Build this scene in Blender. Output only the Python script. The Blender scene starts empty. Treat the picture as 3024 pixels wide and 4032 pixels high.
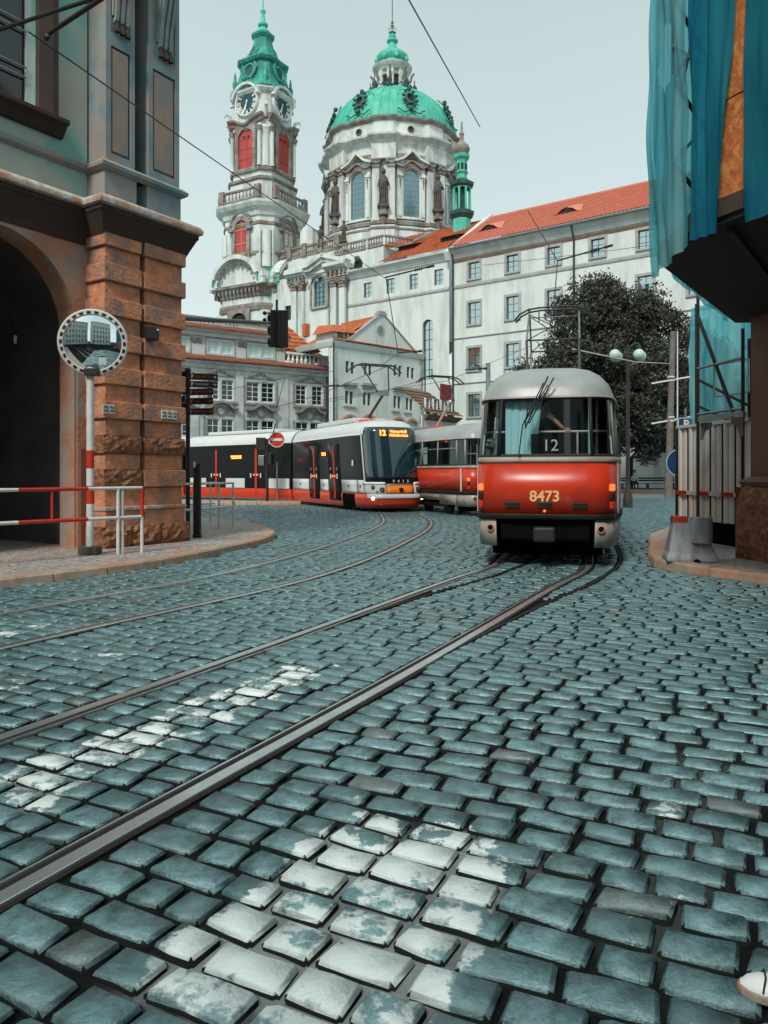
import bpy, math, random
import numpy as np
from mathutils import Matrix, Vector
random.seed(7)
rng = np.random.default_rng(11)
SC = bpy.context.scene
COL = SC.collection
R = math.radians
# ------------------------------------------------------------------ camera
EYE = 1.5            # eye height; horizon lies at row 1862 of 4032
FPX = 3000.0
cam_d = bpy.data.cameras.new("camera"); cam = bpy.data.objects.new("camera", cam_d); COL.objects.link(cam)
cam.location = (0, 0, EYE); cam.rotation_euler = (R(90), 0, 0)
cam_d.sensor_fit = 'VERTICAL'; cam_d.sensor_height = 36.0
cam_d.lens = FPX / 4032 * 36.0
cam_d.shift_y = -(2016 - 1862) / 4032
cam_d.clip_start = 0.05; cam_d.clip_end = 3000
SC.camera = cam
# ------------------------------------------------------------------ exposure
SC.view_settings.view_transform = 'Standard'; SC.view_settings.look = 'None'
SC.view_settings.gamma = 1.0; SC.view_settings.use_curve_mapping = False
SC.view_settings.exposure = 0.92
SC.cycles.max_bounces = 6; SC.cycles.diffuse_bounces = 3; SC.cycles.glossy_bounces = 3
SC.cycles.transparent_max_bounces = 12; SC.cycles.caustics_reflective = False; SC.cycles.caustics_refractive = False
SC.cycles.sample_clamp_indirect = 4.0
# ------------------------------------------------------------------ sky and sun
SUN_EL, SUN_AZ = R(45), R(203)     # compass style: direction to the sun measured clockwise from +Y
world = bpy.data.worlds.new("World"); SC.world = world; world.use_nodes = True
nt = world.node_tree; nt.nodes.clear()
def N(tree, kind, **kw):
    n = tree.nodes.new(kind)
    for k, v in kw.items():
        if k.startswith('i_'):
            n.inputs[int(k[2:])].default_value = v
        else: setattr(n, k, v)
    return n
wo = N(nt, 'ShaderNodeOutputWorld'); bg = N(nt, 'ShaderNodeBackground'); bg.inputs[1].default_value = 0.1
sky = N(nt, 'ShaderNodeTexSky', sky_type='NISHITA', sun_disc=False, sun_elevation=SUN_EL, sun_rotation=SUN_AZ)
sky.air_density = 1.6; sky.dust_density = 4.0; sky.ozone_density = 2.0
tc = N(nt, 'ShaderNodeTexCoord'); sp = N(nt, 'ShaderNodeSeparateXYZ'); nt.links.new(tc.outputs['Generated'], sp.inputs[0])
ramp = N(nt, 'ShaderNodeValToRGB')
ramp.color_ramp.elements[0].position = 0.0; ramp.color_ramp.elements[0].color = (.90, 1.0, .98, 1)
ramp.color_ramp.elements[1].position = 0.55; ramp.color_ramp.elements[1].color = (.57, .70, .695, 1)
e = ramp.color_ramp.elements.new(0.22); e.color = (.76, .88, .865, 1)
nt.links.new(sp.outputs[2], ramp.inputs[0])
nz = N(nt, 'ShaderNodeTexNoise'); nz.inputs['Scale'].default_value = 2.2; nz.inputs['Detail'].default_value = 3
nt.links.new(tc.outputs['Generated'], nz.inputs[0])
nr = N(nt, 'ShaderNodeMapRange'); nr.inputs[3].default_value = 4.7; nr.inputs[4].default_value = 5.5
nt.links.new(nz.outputs[0], nr.inputs[0])
sc_ = N(nt, 'ShaderNodeVectorMath', operation='SCALE'); nt.links.new(ramp.outputs[0], sc_.inputs[0]); nt.links.new(nr.outputs[0], sc_.inputs[3])
mixw = N(nt, 'ShaderNodeMix', data_type='RGBA'); mixw.inputs[0].default_value = 0.9
nt.links.new(sky.outputs[0], mixw.inputs[6]); nt.links.new(sc_.outputs[0], mixw.inputs[7])
nt.links.new(mixw.outputs[2], bg.inputs[0]); nt.links.new(bg.outputs[0], wo.inputs[0])
sun_d = bpy.data.lights.new("sun", 'SUN'); sun_d.energy = 1.45; sun_d.angle = R(11); sun_d.color = (1.0, .93, .84)
sun = bpy.data.objects.new("sun", sun_d); COL.objects.link(sun)
sdir = Vector((math.sin(SUN_AZ) * math.cos(SUN_EL), math.cos(SUN_AZ) * math.cos(SUN_EL), math.sin(SUN_EL)))
sun.rotation_euler = sdir.to_track_quat('Z', 'Y').to_euler(); sun.location = (-20, -30, 40)

# ------------------------------------------------------------------ materials
def material(name, base, base2=None, scale=3.0, rough=.75, rough2=None, metal=0.0, bump=.15, bscale=30.0,
             spec=.4, stain=None, sscale=.6, samt=.5, streak=False, coord='Object', bdist=.02, contrast=.5, rand=0):
    m = bpy.data.materials.new(name); m.use_nodes = True
    t = m.node_tree; L = t.links; b = t.nodes['Principled BSDF']
    b.inputs['Metallic'].default_value = metal; b.inputs['Specular IOR Level'].default_value = spec
    c = N(t, 'ShaderNodeTexCoord')
    base2 = base2 or tuple(x * .72 for x in base)
    n1 = N(t, 'ShaderNodeTexNoise'); n1.inputs['Scale'].default_value = scale; n1.inputs['Detail'].default_value = 8; n1.inputs['Roughness'].default_value = .62
    if streak:
        mp = N(t, 'ShaderNodeMapping'); mp.inputs['Scale'].default_value = (1, 1, .16); L.new(c.outputs[coord], mp.inputs[0]); L.new(mp.outputs[0], n1.inputs[0])
    else: L.new(c.outputs[coord], n1.inputs[0])
    mr = N(t, 'ShaderNodeMapRange'); mr.inputs[1].default_value = .5 - contrast * .4; mr.inputs[2].default_value = .5 + contrast * .4; L.new(n1.outputs[0], mr.inputs[0])
    mx = N(t, 'ShaderNodeMix', data_type='RGBA'); mx.inputs[6].default_value = (*base, 1); mx.inputs[7].default_value = (*base2, 1); L.new(mr.outputs[0], mx.inputs[0])
    out = mx.outputs[2]
    if streak:
        mp2 = N(t, 'ShaderNodeMapping'); mp2.inputs['Scale'].default_value = (1.6, 1.6, .35); L.new(c.outputs[coord], mp2.inputs[0])
    if stain:
        n2 = N(t, 'ShaderNodeTexNoise'); n2.inputs['Scale'].default_value = sscale; n2.inputs['Detail'].default_value = 7; n2.inputs['Roughness'].default_value = .68
        L.new(mp2.outputs[0] if streak else c.outputs[coord], n2.inputs[0])
        m2 = N(t, 'ShaderNodeMapRange'); m2.inputs[1].default_value = .47; m2.inputs[2].default_value = .60; m2.inputs[4].default_value = samt; L.new(n2.outputs[0], m2.inputs[0])
        x2 = N(t, 'ShaderNodeMix', data_type='RGBA'); L.new(m2.outputs[0], x2.inputs[0]); L.new(out, x2.inputs[6]); x2.inputs[7].default_value = (*stain, 1); out = x2.outputs[2]
    if rand:
        g = N(t, 'ShaderNodeNewGeometry'); oi = N(t, 'ShaderNodeObjectInfo')
        ad = N(t, 'ShaderNodeMath', operation='ADD'); L.new(g.outputs['Random Per Island'], ad.inputs[0]); L.new(oi.outputs['Random'], ad.inputs[1])
        fr = N(t, 'ShaderNodeMath', operation='FRACT'); L.new(ad.outputs[0], fr.inputs[0])
        mr3 = N(t, 'ShaderNodeMapRange'); mr3.inputs[3].default_value = 1 - rand; mr3.inputs[4].default_value = 1 + rand; L.new(fr.outputs[0], mr3.inputs[0])
        sv = N(t, 'ShaderNodeVectorMath', operation='SCALE'); L.new(out, sv.inputs[0]); L.new(mr3.outputs[0], sv.inputs[3]); out = sv.outputs[0]
    L.new(out, b.inputs['Base Color'])
    if rough2 is not None:
        r = N(t, 'ShaderNodeMapRange'); r.inputs[3].default_value = rough; r.inputs[4].default_value = rough2; L.new(mr.outputs[0], r.inputs[0]); L.new(r.outputs[0], b.inputs['Roughness'])
    else: b.inputs['Roughness'].default_value = rough
    if bump:
        n3 = N(t, 'ShaderNodeTexNoise'); n3.inputs['Scale'].default_value = bscale; n3.inputs['Detail'].default_value = 6; L.new(c.outputs[coord], n3.inputs[0])
        bp = N(t, 'ShaderNodeBump'); bp.inputs['Strength'].default_value = bump; bp.inputs['Distance'].default_value = bdist
        L.new(n3.outputs[0], bp.inputs['Height']); L.new(bp.outputs[0], b.inputs['Normal'])
    return m
def mirrorpane(name, base, refl, rough):
    m = bpy.data.materials.new(name); m.use_nodes = True; t = m.node_tree; L = t.links; b = t.nodes['Principled BSDF']; b.inputs['Base Color'].default_value = (*base, 1)
    g = N(t, 'ShaderNodeBsdfGlossy'); g.inputs['Roughness'].default_value = rough; g.inputs[0].default_value = (.8, .95, .97, 1); mx = N(t, 'ShaderNodeMixShader'); mx.inputs[0].default_value = refl
    L.new(b.outputs[0], mx.inputs[1]); L.new(g.outputs[0], mx.inputs[2]); L.new(mx.outputs[0], t.nodes['Material Output'].inputs[0]); return m
def glass(name, tint=(.6, .75, .78), refl=.25, rough=.03, gcol=(.8, .95, .95)):
    m = bpy.data.materials.new(name); m.use_nodes = True; t = m.node_tree; t.nodes.clear(); L = t.links
    o = N(t, 'ShaderNodeOutputMaterial'); tr = N(t, 'ShaderNodeBsdfTransparent'); tr.inputs[0].default_value = (*tint, 1)
    gl = N(t, 'ShaderNodeBsdfGlossy'); gl.inputs['Roughness'].default_value = rough; gl.inputs[0].default_value = (*gcol, 1)
    fr = N(t, 'ShaderNodeFresnel'); fr.inputs[0].default_value = 1.5
    ad = N(t, 'ShaderNodeMath', operation='ADD', use_clamp=True); L.new(fr.outputs[0], ad.inputs[0]); ad.inputs[1].default_value = refl
    mx = N(t, 'ShaderNodeMixShader'); L.new(ad.outputs[0], mx.inputs[0]); L.new(tr.outputs[0], mx.inputs[1]); L.new(gl.outputs[0], mx.inputs[2]); L.new(mx.outputs[0], o.inputs[0])
    return m
def emit(name, col, s):
    m = bpy.data.materials.new(name); m.use_nodes = True; b = m.node_tree.nodes['Principled BSDF']
    b.inputs['Base Color'].default_value = (*col, 1); b.inputs['Emission Color'].default_value = (*col, 1); b.inputs['Emission Strength'].default_value = s
    return m
MT = dict(
 church=material('church_plaster', (.68, .75, .73), (.54, .61, .60), scale=.7, rough=.85, stain=(.26, .27, .25), sscale=.55, samt=.5, streak=True, bscale=6),
 churchtrim=material('church_stone', (.34, .36, .34), (.14, .13, .12), scale=1.1, rough=.85, stain=(.20, .11, .07), sscale=.5, samt=.7, bscale=8),
 darkstone=material('weathered_statue_stone', (.14, .12, .10), (.06, .055, .05), scale=2, rough=.9, bscale=10),
 copper=material('green_copper', (.07, .50, .37), (.05, .33, .26), scale=.8, rough=.6, stain=(.13, .55, .42), sscale=.6, samt=.7, streak=True, bscale=5),
 coppertower=material('dark_green_copper', (.035, .30, .245), (.02, .17, .15), scale=1.2, rough=.6, stain=(.08, .45, .33), sscale=.8, samt=.6, streak=True, bscale=5),
 copperdark=material('dark_copper', (.03, .12, .11), (.015, .04, .04), scale=2, rough=.6),
 shutter=material('red_shutter_paint', (.50, .085, .08), (.33, .045, .04), scale=2, rough=.6, streak=True),
 wall=material('white_grey_plaster', (.66, .73, .71), (.57, .65, .635), scale=.5, rough=.88, stain=(.38, .42, .41), sscale=.35, samt=.5, streak=True, bscale=12),
 walltrim=material('grey_trim_plaster', (.40, .43, .42), (.28, .29, .28), scale=1.2, rough=.85),
 browntrim=material('brown_eaves_trim', (.22, .13, .09), (.10, .06, .045), scale=1.5, rough=.8),
 palace=material('palace_plaster', (.58, .64, .63), (.47, .51, .50), scale=.6, rough=.88, stain=(.26, .26, .25), sscale=.5, samt=.5),
 palacetrim=material('palace_stucco_trim', (.30, .29, .28), (.17, .15, .14), scale=2, rough=.85),
 white=material('white_window_paint', (.72, .80, .80), (.62, .70, .70), rough=.5, bump=0),
 darkframe=material('dark_window_frame', (.03, .05, .06), rough=.5, bump=0),
 winsky=material('window_glass_reflecting', (.03, .07, .08), (.06, .16, .18), scale=1.2, rough=.06, spec=1.0, bump=0),
 windark=material('dark_window_glass', (.012, .015, .017), rough=.08, spec=.8, bump=0),
 winteal=material('church_window_glass', (.02, .10, .13), (.04, .17, .20), scale=1.5, rough=.15, spec=.8, bump=.05),
 curtain=material('pale_curtain', (.50, .70, .70), (.40, .58, .60), scale=6, rough=.8, streak=True),
 tile=material('orange_roof_tile', (.58, .17, .06), (.36, .09, .035), scale=3, rough=.8, stain=(.20, .06, .04), sscale=.5, samt=.5, bscale=25, bump=.3),
 tilepink=material('pale_orange_roof_tile', (.62, .25, .17), (.50, .17, .12), scale=2, rough=.8, bscale=25, bump=.3),
 slate=material('dark_recess', (.025, .022, .02), rough=.9, bump=0),
 sandstone=material('brown_sandstone', (.78, .33, .175), (.48, .20, .105), scale=3.6, rough=.8, stain=(.24, .18, .16), sscale=1.6, samt=.8, bscale=16, bump=.8, bdist=.03, contrast=.38),
 roughstone=material('rough_hewn_stone', (.46, .20, .10), (.10, .045, .03), scale=9, rough=.85, bscale=14, bump=1.0, bdist=.06),
 sandplaster=material('arch_wall_plaster', (.52, .29, .19), (.40, .20, .13), scale=1.6, rough=.85, stain=(.33, .34, .33), sscale=1.4, samt=.8, bscale=14, bump=.5, bdist=.03, contrast=.4),
 tealplaster=material('blotchy_teal_plaster', (.42, .58, .54), (.46, .42, .36), scale=1.1, rough=.85, stain=(.20, .50, .47), sscale=.9, samt=.8, bscale=20),
 bluestone=material('teal_brown_pilaster_stone', (.26, .38, .41), (.36, .26, .21), scale=1.3, rough=.8, stain=(.11, .25, .31), sscale=.8, samt=.7, bscale=25),
 ledge=material('weathered_ledge_stone', (.48, .52, .50), (.42, .24, .15), scale=4, rough=.8, bscale=14, bump=.7, bdist=.03, contrast=.35),
 soffit=material('dark_underside_stone', (.045, .038, .034), (.07, .04, .028), scale=2, rough=.9),  # dark tone used on cove, sills, grooves and bearers
 dark=material('dark_interior', (.006, .006, .006), rough=.95, bump=0, spec=.03),
 whitepaint=material('white_metal_paint', (.72, .74, .72), (.55, .55, .52), scale=8, rough=.4, bump=.05),
 redpaint=material('red_metal_paint', (.55, .045, .025), (.45, .03, .02), scale=8, rough=.4, bump=.05),
 rail=material('worn_rail_steel', (.85, .90, .90), (.60, .66, .67), scale=4, rough=.24, rough2=.36, metal=.85, bump=.05, bscale=60),
 railside=material('rusty_rail_steel', (.012, .012, .012), (.03, .022, .018), scale=8, rough=.7, metal=.2),
 blackmetal=material('black_metal', (.016, .016, .017), (.03, .03, .03), scale=6, rough=.45, bump=.08),
 greymetal=material('galvanised_metal', (.30, .34, .35), (.20, .22, .23), scale=5, rough=.4, metal=.6, bump=.05),
 kerb=material('granite_kerb', (.46, .38, .31), (.28, .20, .15), scale=5, rough=.7, stain=(.52, .22, .10), sscale=.5, samt=.7, bscale=40, bump=.4),
 pavement=material('pale_pavement', (.52, .50, .48), (.36, .34, .33), scale=4, rough=.75, stain=(.52, .33, .24), sscale=.45, samt=.55, bscale=45, bump=.4),
 eavetile=material('dark_red_eave_tile', (.27, .085, .05), (.15, .045, .03), scale=3, rough=.8), panelstone=material('blotchy_panel_stone', (.34, .25, .20), (.20, .24, .25), scale=1.6, rough=.85, stain=(.42, .28, .20), sscale=1.3, samt=.7, bscale=20),
 clock=material('dark_teal_clock_face', (.012, .06, .08), (.02, .08, .10), rough=.4, bump=0), rustline=material('rust_orange_streak', (.60, .17, .06), (.5, .14, .05), rough=.8, bump=0), surround=material('dark_brown_surround', (.13, .085, .07), (.08, .06, .055), scale=1.5, rough=.85),
 vault=material('dark_grey_vault_plaster', (.13, .12, .115), (.08, .07, .065), scale=1.2, rough=.9),  # plain dark grey for the passage behind the arches
 mortar=None, cobble=None,
 tarp=None,
 osb=material('orange_osb_board', (.62, .19, .045), (.36, .085, .02), scale=14, rough=.7, stain=(.75, .30, .10), sscale=9, samt=.7, bscale=30, bump=.3),
 platform=material('dark_scaffold_boards', (.030, .026, .025), (.045, .032, .026), scale=3, rough=.85, bscale=20),
 rust=material('brown_painted_wall', (.24, .105, .07), (.17, .075, .055), scale=.8, rough=.7, bscale=18),
 zinc=material('corrugated_white_sheet', (.86, .86, .82), (.72, .70, .67), scale=3, rough=.42, metal=.0, stain=(.80, .58, .46), sscale=1.8, samt=.45, streak=True, bump=.05),
 concrete=material('pale_concrete', (.42, .44, .45), (.28, .29, .31), scale=6, rough=.8, stain=(.16, .14, .17), sscale=2, samt=.6, streak=True, bscale=40, bump=.3),
 bark=material('tree_bark', (.045, .035, .028), (.02, .016, .013), scale=9, rough=.9, bump=.6),
 grass=material('park_grass', (.03, .045, .035), (.05, .07, .05), scale=2, rough=.9),
 cream=material('cream_tram_paint', (.37, .34, .30), (.28, .26, .23), scale=1.5, rough=.4, bump=.02, stain=(.20, .17, .14), sscale=1.4, samt=.5), roofgrey=material('grey_tram_roof_paint', (.37, .41, .41), (.29, .33, .33), scale=1.5, rough=.35, bump=.02, stain=(.20, .21, .21), sscale=1.0, samt=.4),
 red=material('red_tram_paint', (.62, .045, .015), (.48, .028, .010), scale=1.2, rough=.26, rough2=.36, bump=.03, bscale=6, spec=.45, stain=(.34, .02, .01), sscale=1.1, samt=.4),
 redmod=material('orange_red_tram_paint', (.74, .065, .018), (.66, .05, .015), scale=1.2, rough=.2, bump=0, spec=.6),
 tramwhite=material('silver_white_tram_paint', (.62, .66, .66), (.56, .60, .60), scale=2, rough=.25, bump=.0),
 orange=material('orange_panel_paint', (.85, .24, .02), (.75, .19, .015), scale=2, rough=.25, bump=0),
 rubber=material('black_rubber', (.012, .012, .012), (.02, .02, .02), rough=.6, bump=.1),
 gloss=material('glossy_black_panel', (.006, .007, .008), (.009, .010, .011), rough=.15, bump=0, spec=.10),
 number=material('cream_lettering', (.85, .52, .22), (.8, .46, .2), rough=.4, bump=0),
 letter=material('white_lettering', (.80, .84, .84), (.76, .8, .8), rough=.4, bump=0),
 lampglow=emit('amber_lamp', (.9, .16, .03), .7),
 lampwhite=emit('lit_headlamp', (1.0, .85, .62), 2.5),
 led=emit('amber_display', (1.0, .20, .03), 2.4),
 blueblind=material('pale_blue_blind', (.50, .92, .98), (.42, .86, .94), scale=3, rough=.6, streak=True, bump=0),
 skin=material('skin', (.55, .27, .19), (.45, .20, .14), scale=12, rough=.5, bump=.03),
 cloth=material('dark_cloth', (.015, .016, .02), (.03, .03, .035), scale=20, rough=.9),
 shirt=material('pale_cloth', (.55, .62, .66), (.45, .52, .56), scale=20, rough=.9),
 signblue=material('blue_sign_face', (.01, .06, .16), (.012, .07, .18), rough=.35, bump=0),
 signbrown=material('brown_sign_face', (.028, .016, .013), (.035, .02, .016), rough=.4, bump=0),
 signtext=material('faded_orange_sign_print', (.62, .26, .13), (.5, .2, .1), rough=.5, bump=0),
 globe=material('frosted_lamp_globe', (.50, .66, .60), (.42, .56, .52), rough=.3, bump=0),
 mirror=None,
)
def simple(name, col, rough, metal):
    m = bpy.data.materials.new(name); m.use_nodes = True; b = m.node_tree.nodes['Principled BSDF']
    b.inputs['Base Color'].default_value = (*col, 1); b.inputs['Roughness'].default_value = rough; b.inputs['Metallic'].default_value = metal
    return m
MT['mirror'] = simple('convex_mirror_surface', (.80, .88, .90), .02, 1.0)
MT['tramglass'] = glass('tram_glass', (.90, .94, .95), .02)
MT['modglass'] = glass('tinted_tram_glass', (.22, .30, .33), .16)
MT['screen'] = glass('windscreen_glass', (.30, .40, .43), .26, gcol=(.45, .75, .85))

MT['winsky'] = mirrorpane('sky_reflecting_pane', (.04,.07,.08), .62, .04)
MT['winteal'] = mirrorpane('church_pane', (.03,.13,.16), .22, .15)
def mosaic():
    m = MT['pavement']; t = m.node_tree; L = t.links; b = t.nodes['Principled BSDF']
    g = N(t, 'ShaderNodeNewGeometry'); vs = []
    for sc, f in ((13.0, 'DISTANCE_TO_EDGE'), (13.0, 'F1')):
        v = N(t, 'ShaderNodeTexVoronoi', feature=f); v.inputs['Scale'].default_value = sc; v.inputs['Randomness'].default_value = .55; L.new(g.outputs['Position'], v.inputs['Vector']); vs.append(v)
    r = N(t, 'ShaderNodeMapRange'); r.inputs[1].default_value = .03; r.inputs[2].default_value = .12; r.inputs[3].default_value = .38; L.new(vs[0].outputs['Distance'], r.inputs[0])
    sp_ = N(t, 'ShaderNodeSeparateXYZ'); L.new(vs[1].outputs['Color'], sp_.inputs[0]); r2 = N(t, 'ShaderNodeMapRange'); r2.inputs[3].default_value = .72; r2.inputs[4].default_value = 1.1; L.new(sp_.outputs[0], r2.inputs[0])
    mu = N(t, 'ShaderNodeMath', operation='MULTIPLY'); L.new(r.outputs[0], mu.inputs[0]); L.new(r2.outputs[0], mu.inputs[1])
    old = b.inputs['Base Color'].links[0].from_socket; s = N(t, 'ShaderNodeVectorMath', operation='SCALE'); L.new(old, s.inputs[0]); L.new(mu.outputs[0], s.inputs[3]); L.new(s.outputs[0], b.inputs['Base Color'])
    bp = N(t, 'ShaderNodeBump'); bp.inputs['Distance'].default_value = .01; bp.inputs['Strength'].default_value = .6; L.new(r.outputs[0], bp.inputs['Height']); L.new(bp.outputs[0], b.inputs['Normal'])
mosaic()
# leaf material with per leaf variation
def leaf_material(name, c1, c2):
    m = bpy.data.materials.new(name); m.use_nodes = True; t = m.node_tree; L = t.links; b = t.nodes['Principled BSDF']
    g = N(t, 'ShaderNodeNewGeometry'); cr = N(t, 'ShaderNodeValToRGB'); cr.color_ramp.elements[0].color = (*c1, 1); cr.color_ramp.elements[1].color = (*c2, 1)
    L.new(g.outputs['Random Per Island'], cr.inputs[0]); L.new(cr.outputs[0], b.inputs['Base Color']); b.inputs['Roughness'].default_value = .6
    tr = N(t, 'ShaderNodeBsdfTranslucent'); L.new(cr.outputs[0], tr.inputs[0]); mx = N(t, 'ShaderNodeMixShader'); mx.inputs[0].default_value = .15
    L.new(b.outputs[0], mx.inputs[1]); L.new(tr.outputs[0], mx.inputs[2]); L.new(mx.outputs[0], t.nodes['Material Output'].inputs[0])
    return m
MT['leaf'] = leaf_material('dark_foliage', (.012, .015, .011), (.10, .11, .08))

# translucent blue debris netting
def tarp_material(name='pale_blue_net', c1=(.09,.54,.64), c2=(.42,.88,.92), thru=.25):
    m = bpy.data.materials.new(name); m.use_nodes = True; t = m.node_tree; L = t.links; t.nodes.clear()
    o = N(t, 'ShaderNodeOutputMaterial'); c = N(t, 'ShaderNodeTexCoord'); mp = N(t, 'ShaderNodeMapping'); mp.inputs['Scale'].default_value = (1, 1, .10)
    L.new(c.outputs['Object'], mp.inputs[0]); n = N(t, 'ShaderNodeTexNoise'); n.inputs['Scale'].default_value = 5; n.inputs['Detail'].default_value = 8; L.new(mp.outputs[0], n.inputs[0])
    cr = N(t, 'ShaderNodeValToRGB'); cr.color_ramp.elements[0].position = .36; cr.color_ramp.elements[1].position = .66
    cr.color_ramp.elements[0].color = (*c1, 1); cr.color_ramp.elements[1].color = (*c2, 1); L.new(n.outputs[0], cr.inputs[0])
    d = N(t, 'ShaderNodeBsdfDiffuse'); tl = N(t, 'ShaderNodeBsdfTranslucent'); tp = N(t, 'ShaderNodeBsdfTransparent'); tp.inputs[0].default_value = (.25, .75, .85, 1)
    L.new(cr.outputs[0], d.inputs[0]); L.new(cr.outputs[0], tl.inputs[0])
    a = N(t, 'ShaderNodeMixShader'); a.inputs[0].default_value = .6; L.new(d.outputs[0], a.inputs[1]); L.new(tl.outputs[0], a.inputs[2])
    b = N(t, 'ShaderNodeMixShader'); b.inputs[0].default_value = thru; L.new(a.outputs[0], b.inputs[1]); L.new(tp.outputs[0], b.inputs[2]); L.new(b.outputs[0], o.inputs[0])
    return m
MT['tarp'] = tarp_material(); MT['tarpshaded'] = tarp_material('shaded_blue_net', (.012,.17,.29), (.04,.34,.48), .08)  # second net: same netting, colour darkened to paint in the shade of its backing

# setts with worn zebra paint, mask in world coordinates
RD = Vector((.447, .894)); RN = Vector((.894, -.447))       # along the rails, across the rails
STRIPES = [(-1.25, 1.0, 1.45, 3.15), (-3.15, .62, 1.6, 5.2), (-4.7, .55, 2.6, 5.0), (-6.35, .55, 3.4, 5.6), (-.30, .5, 2.2, 4.6), (.9, .5, 1.7, 3.2), (-.13, .15, 2.30, 2.44), (-.10, .05, 2.5, 3.4)]
STRENGTH = [.88, .70, .40, .55, .38, .46, 1.6, 1.0]
def paving(name, c1, c2, rough, joints=False, rand=.30):
    m = bpy.data.materials.new(name); m.use_nodes = True; t = m.node_tree; L = t.links; b = t.nodes['Principled BSDF']
    g = N(t, 'ShaderNodeNewGeometry'); oi = N(t, 'ShaderNodeObjectInfo')
    def mth(op, a, bb=None, clamp=False):
        n = N(t, 'ShaderNodeMath', operation=op, use_clamp=clamp)
        for k, x in ((0, a), (1, bb)):
            if x is None: continue
            if isinstance(x, (int, float)): n.inputs[k].default_value = x
            else: L.new(x, n.inputs[k])
        return n.outputs[0]
    def dot(v):
        n = N(t, 'ShaderNodeVectorMath', operation='DOT_PRODUCT'); L.new(g.outputs['Position'], n.inputs[0]); n.inputs[1].default_value = v; return n.outputs[1]
    def noise(scale, det=6, ro=.6):
        n = N(t, 'ShaderNodeTexNoise'); n.inputs['Scale'].default_value = scale; n.inputs['Detail'].default_value = det; n.inputs['Roughness'].default_value = ro
        L.new(g.outputs['Position'], n.inputs[0]); return n.outputs[0]
    nA = noise(1.6, 4); nB = noise(16, 9, .7); nC = noise(5.0, 8, .68); nD = noise(60, 5, .6)
    s = mth('ADD', dot((RN.x, RN.y, 0)), mth('MULTIPLY', mth('SUBTRACT', nA, .5), .5))
    tt = mth('ADD', dot((RD.x, RD.y, 0)), mth('MULTIPLY', mth('SUBTRACT', nC, .5), .9))
    tot = None
    for (cc, w, t0, t1), st in zip(STRIPES, STRENGTH):
        ms = mth('MULTIPLY', mth('SUBTRACT', w / 2, mth('ABSOLUTE', mth('SUBTRACT', s, cc))), 9.0, True)
        mt_ = mth('MULTIPLY', mth('SUBTRACT', (t1 - t0) / 2, mth('ABSOLUTE', mth('SUBTRACT', tt, (t0 + t1) / 2))), 3.0, True)
        x = mth('MULTIPLY', mth('MULTIPLY', ms, mt_), st); tot = x if tot is None else mth('MAXIMUM', tot, x)
    tot = mth('MULTIPLY', tot, mth('ADD', .45, mth('MULTIPLY', nA, 1.1)))
    wear = mth('ADD', mth('MULTIPLY', nC, 1.0), mth('MULTIPLY', nB, .55))
    k = mth('MULTIPLY', mth('SUBTRACT', mth('MULTIPLY', tot, .52), mth('SUBTRACT', mth('ADD', wear, mth('MULTIPLY', mth('SUBTRACT', mth('FRACT', mth('ADD', g.outputs['Random Per Island'], oi.outputs['Random'])), .5), .16)), .46)), 11.0, True)
    k = mth('MULTIPLY', k, mth('GREATER_THAN', tot, .02))
    if joints: k = mth('MULTIPLY', mth('MULTIPLY', mth('MULTIPLY', tot, tot), mth('SUBTRACT', 1.35, nC), True), .42)
    fr = mth('FRACT', mth('ADD', g.outputs['Random Per Island'], oi.outputs['Random']))
    mx = N(t, 'ShaderNodeMix', data_type='RGBA'); mx.inputs[6].default_value = (*c1, 1); mx.inputs[7].default_value = (*c2, 1)
    mrn = N(t, 'ShaderNodeMapRange'); mrn.inputs[1].default_value = .32; mrn.inputs[2].default_value = .68; L.new(mth('ADD', mth('MULTIPLY', nB, .6), mth('MULTIPLY', nC, .4)), mrn.inputs[0]); L.new(mrn.outputs[0], mx.inputs[0])
    mr3 = N(t, 'ShaderNodeMapRange'); mr3.inputs[3].default_value = 1 - rand; mr3.inputs[4].default_value = 1 + rand; L.new(fr, mr3.inputs[0])
    sv = N(t, 'ShaderNodeVectorMath', operation='SCALE'); L.new(mx.outputs[2], sv.inputs[0]); L.new(mr3.outputs[0], sv.inputs[3])
    # a few brownish stones
    br = N(t, 'ShaderNodeMix', data_type='RGBA'); L.new(mth('MULTIPLY', mth('GREATER_THAN', mth('FRACT', mth('MULTIPLY', fr, 7.31)), .985), .4), br.inputs[0]); L.new(sv.outputs[0], br.inputs[6]); br.inputs[7].default_value = (.16, .10, .08, 1)
    pw = N(t, 'ShaderNodeMix', data_type='RGBA'); L.new(k, pw.inputs[0]); L.new(br.outputs[2], pw.inputs[6]); pw.inputs[7].default_value = (.80, .88, .86, 1)
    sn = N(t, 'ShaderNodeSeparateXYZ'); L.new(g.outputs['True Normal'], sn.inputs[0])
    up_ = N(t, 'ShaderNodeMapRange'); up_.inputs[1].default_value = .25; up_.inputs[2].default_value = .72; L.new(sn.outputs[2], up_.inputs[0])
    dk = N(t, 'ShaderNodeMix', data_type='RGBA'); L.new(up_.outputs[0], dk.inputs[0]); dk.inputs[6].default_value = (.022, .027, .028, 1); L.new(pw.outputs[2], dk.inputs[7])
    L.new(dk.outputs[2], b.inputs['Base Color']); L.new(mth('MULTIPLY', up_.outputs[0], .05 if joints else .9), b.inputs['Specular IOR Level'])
    rr = mth('ADD', mth('ADD', mth('ADD', mth('MULTIPLY', nB, .36), rough - .20), mth('MULTIPLY', mth('FRACT', mth('ADD', mth('MULTIPLY', g.outputs['Random Per Island'], 3.7), oi.outputs['Random'])), .18)), mth('MULTIPLY', k, .2)); L.new(rr, b.inputs['Roughness'])
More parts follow.
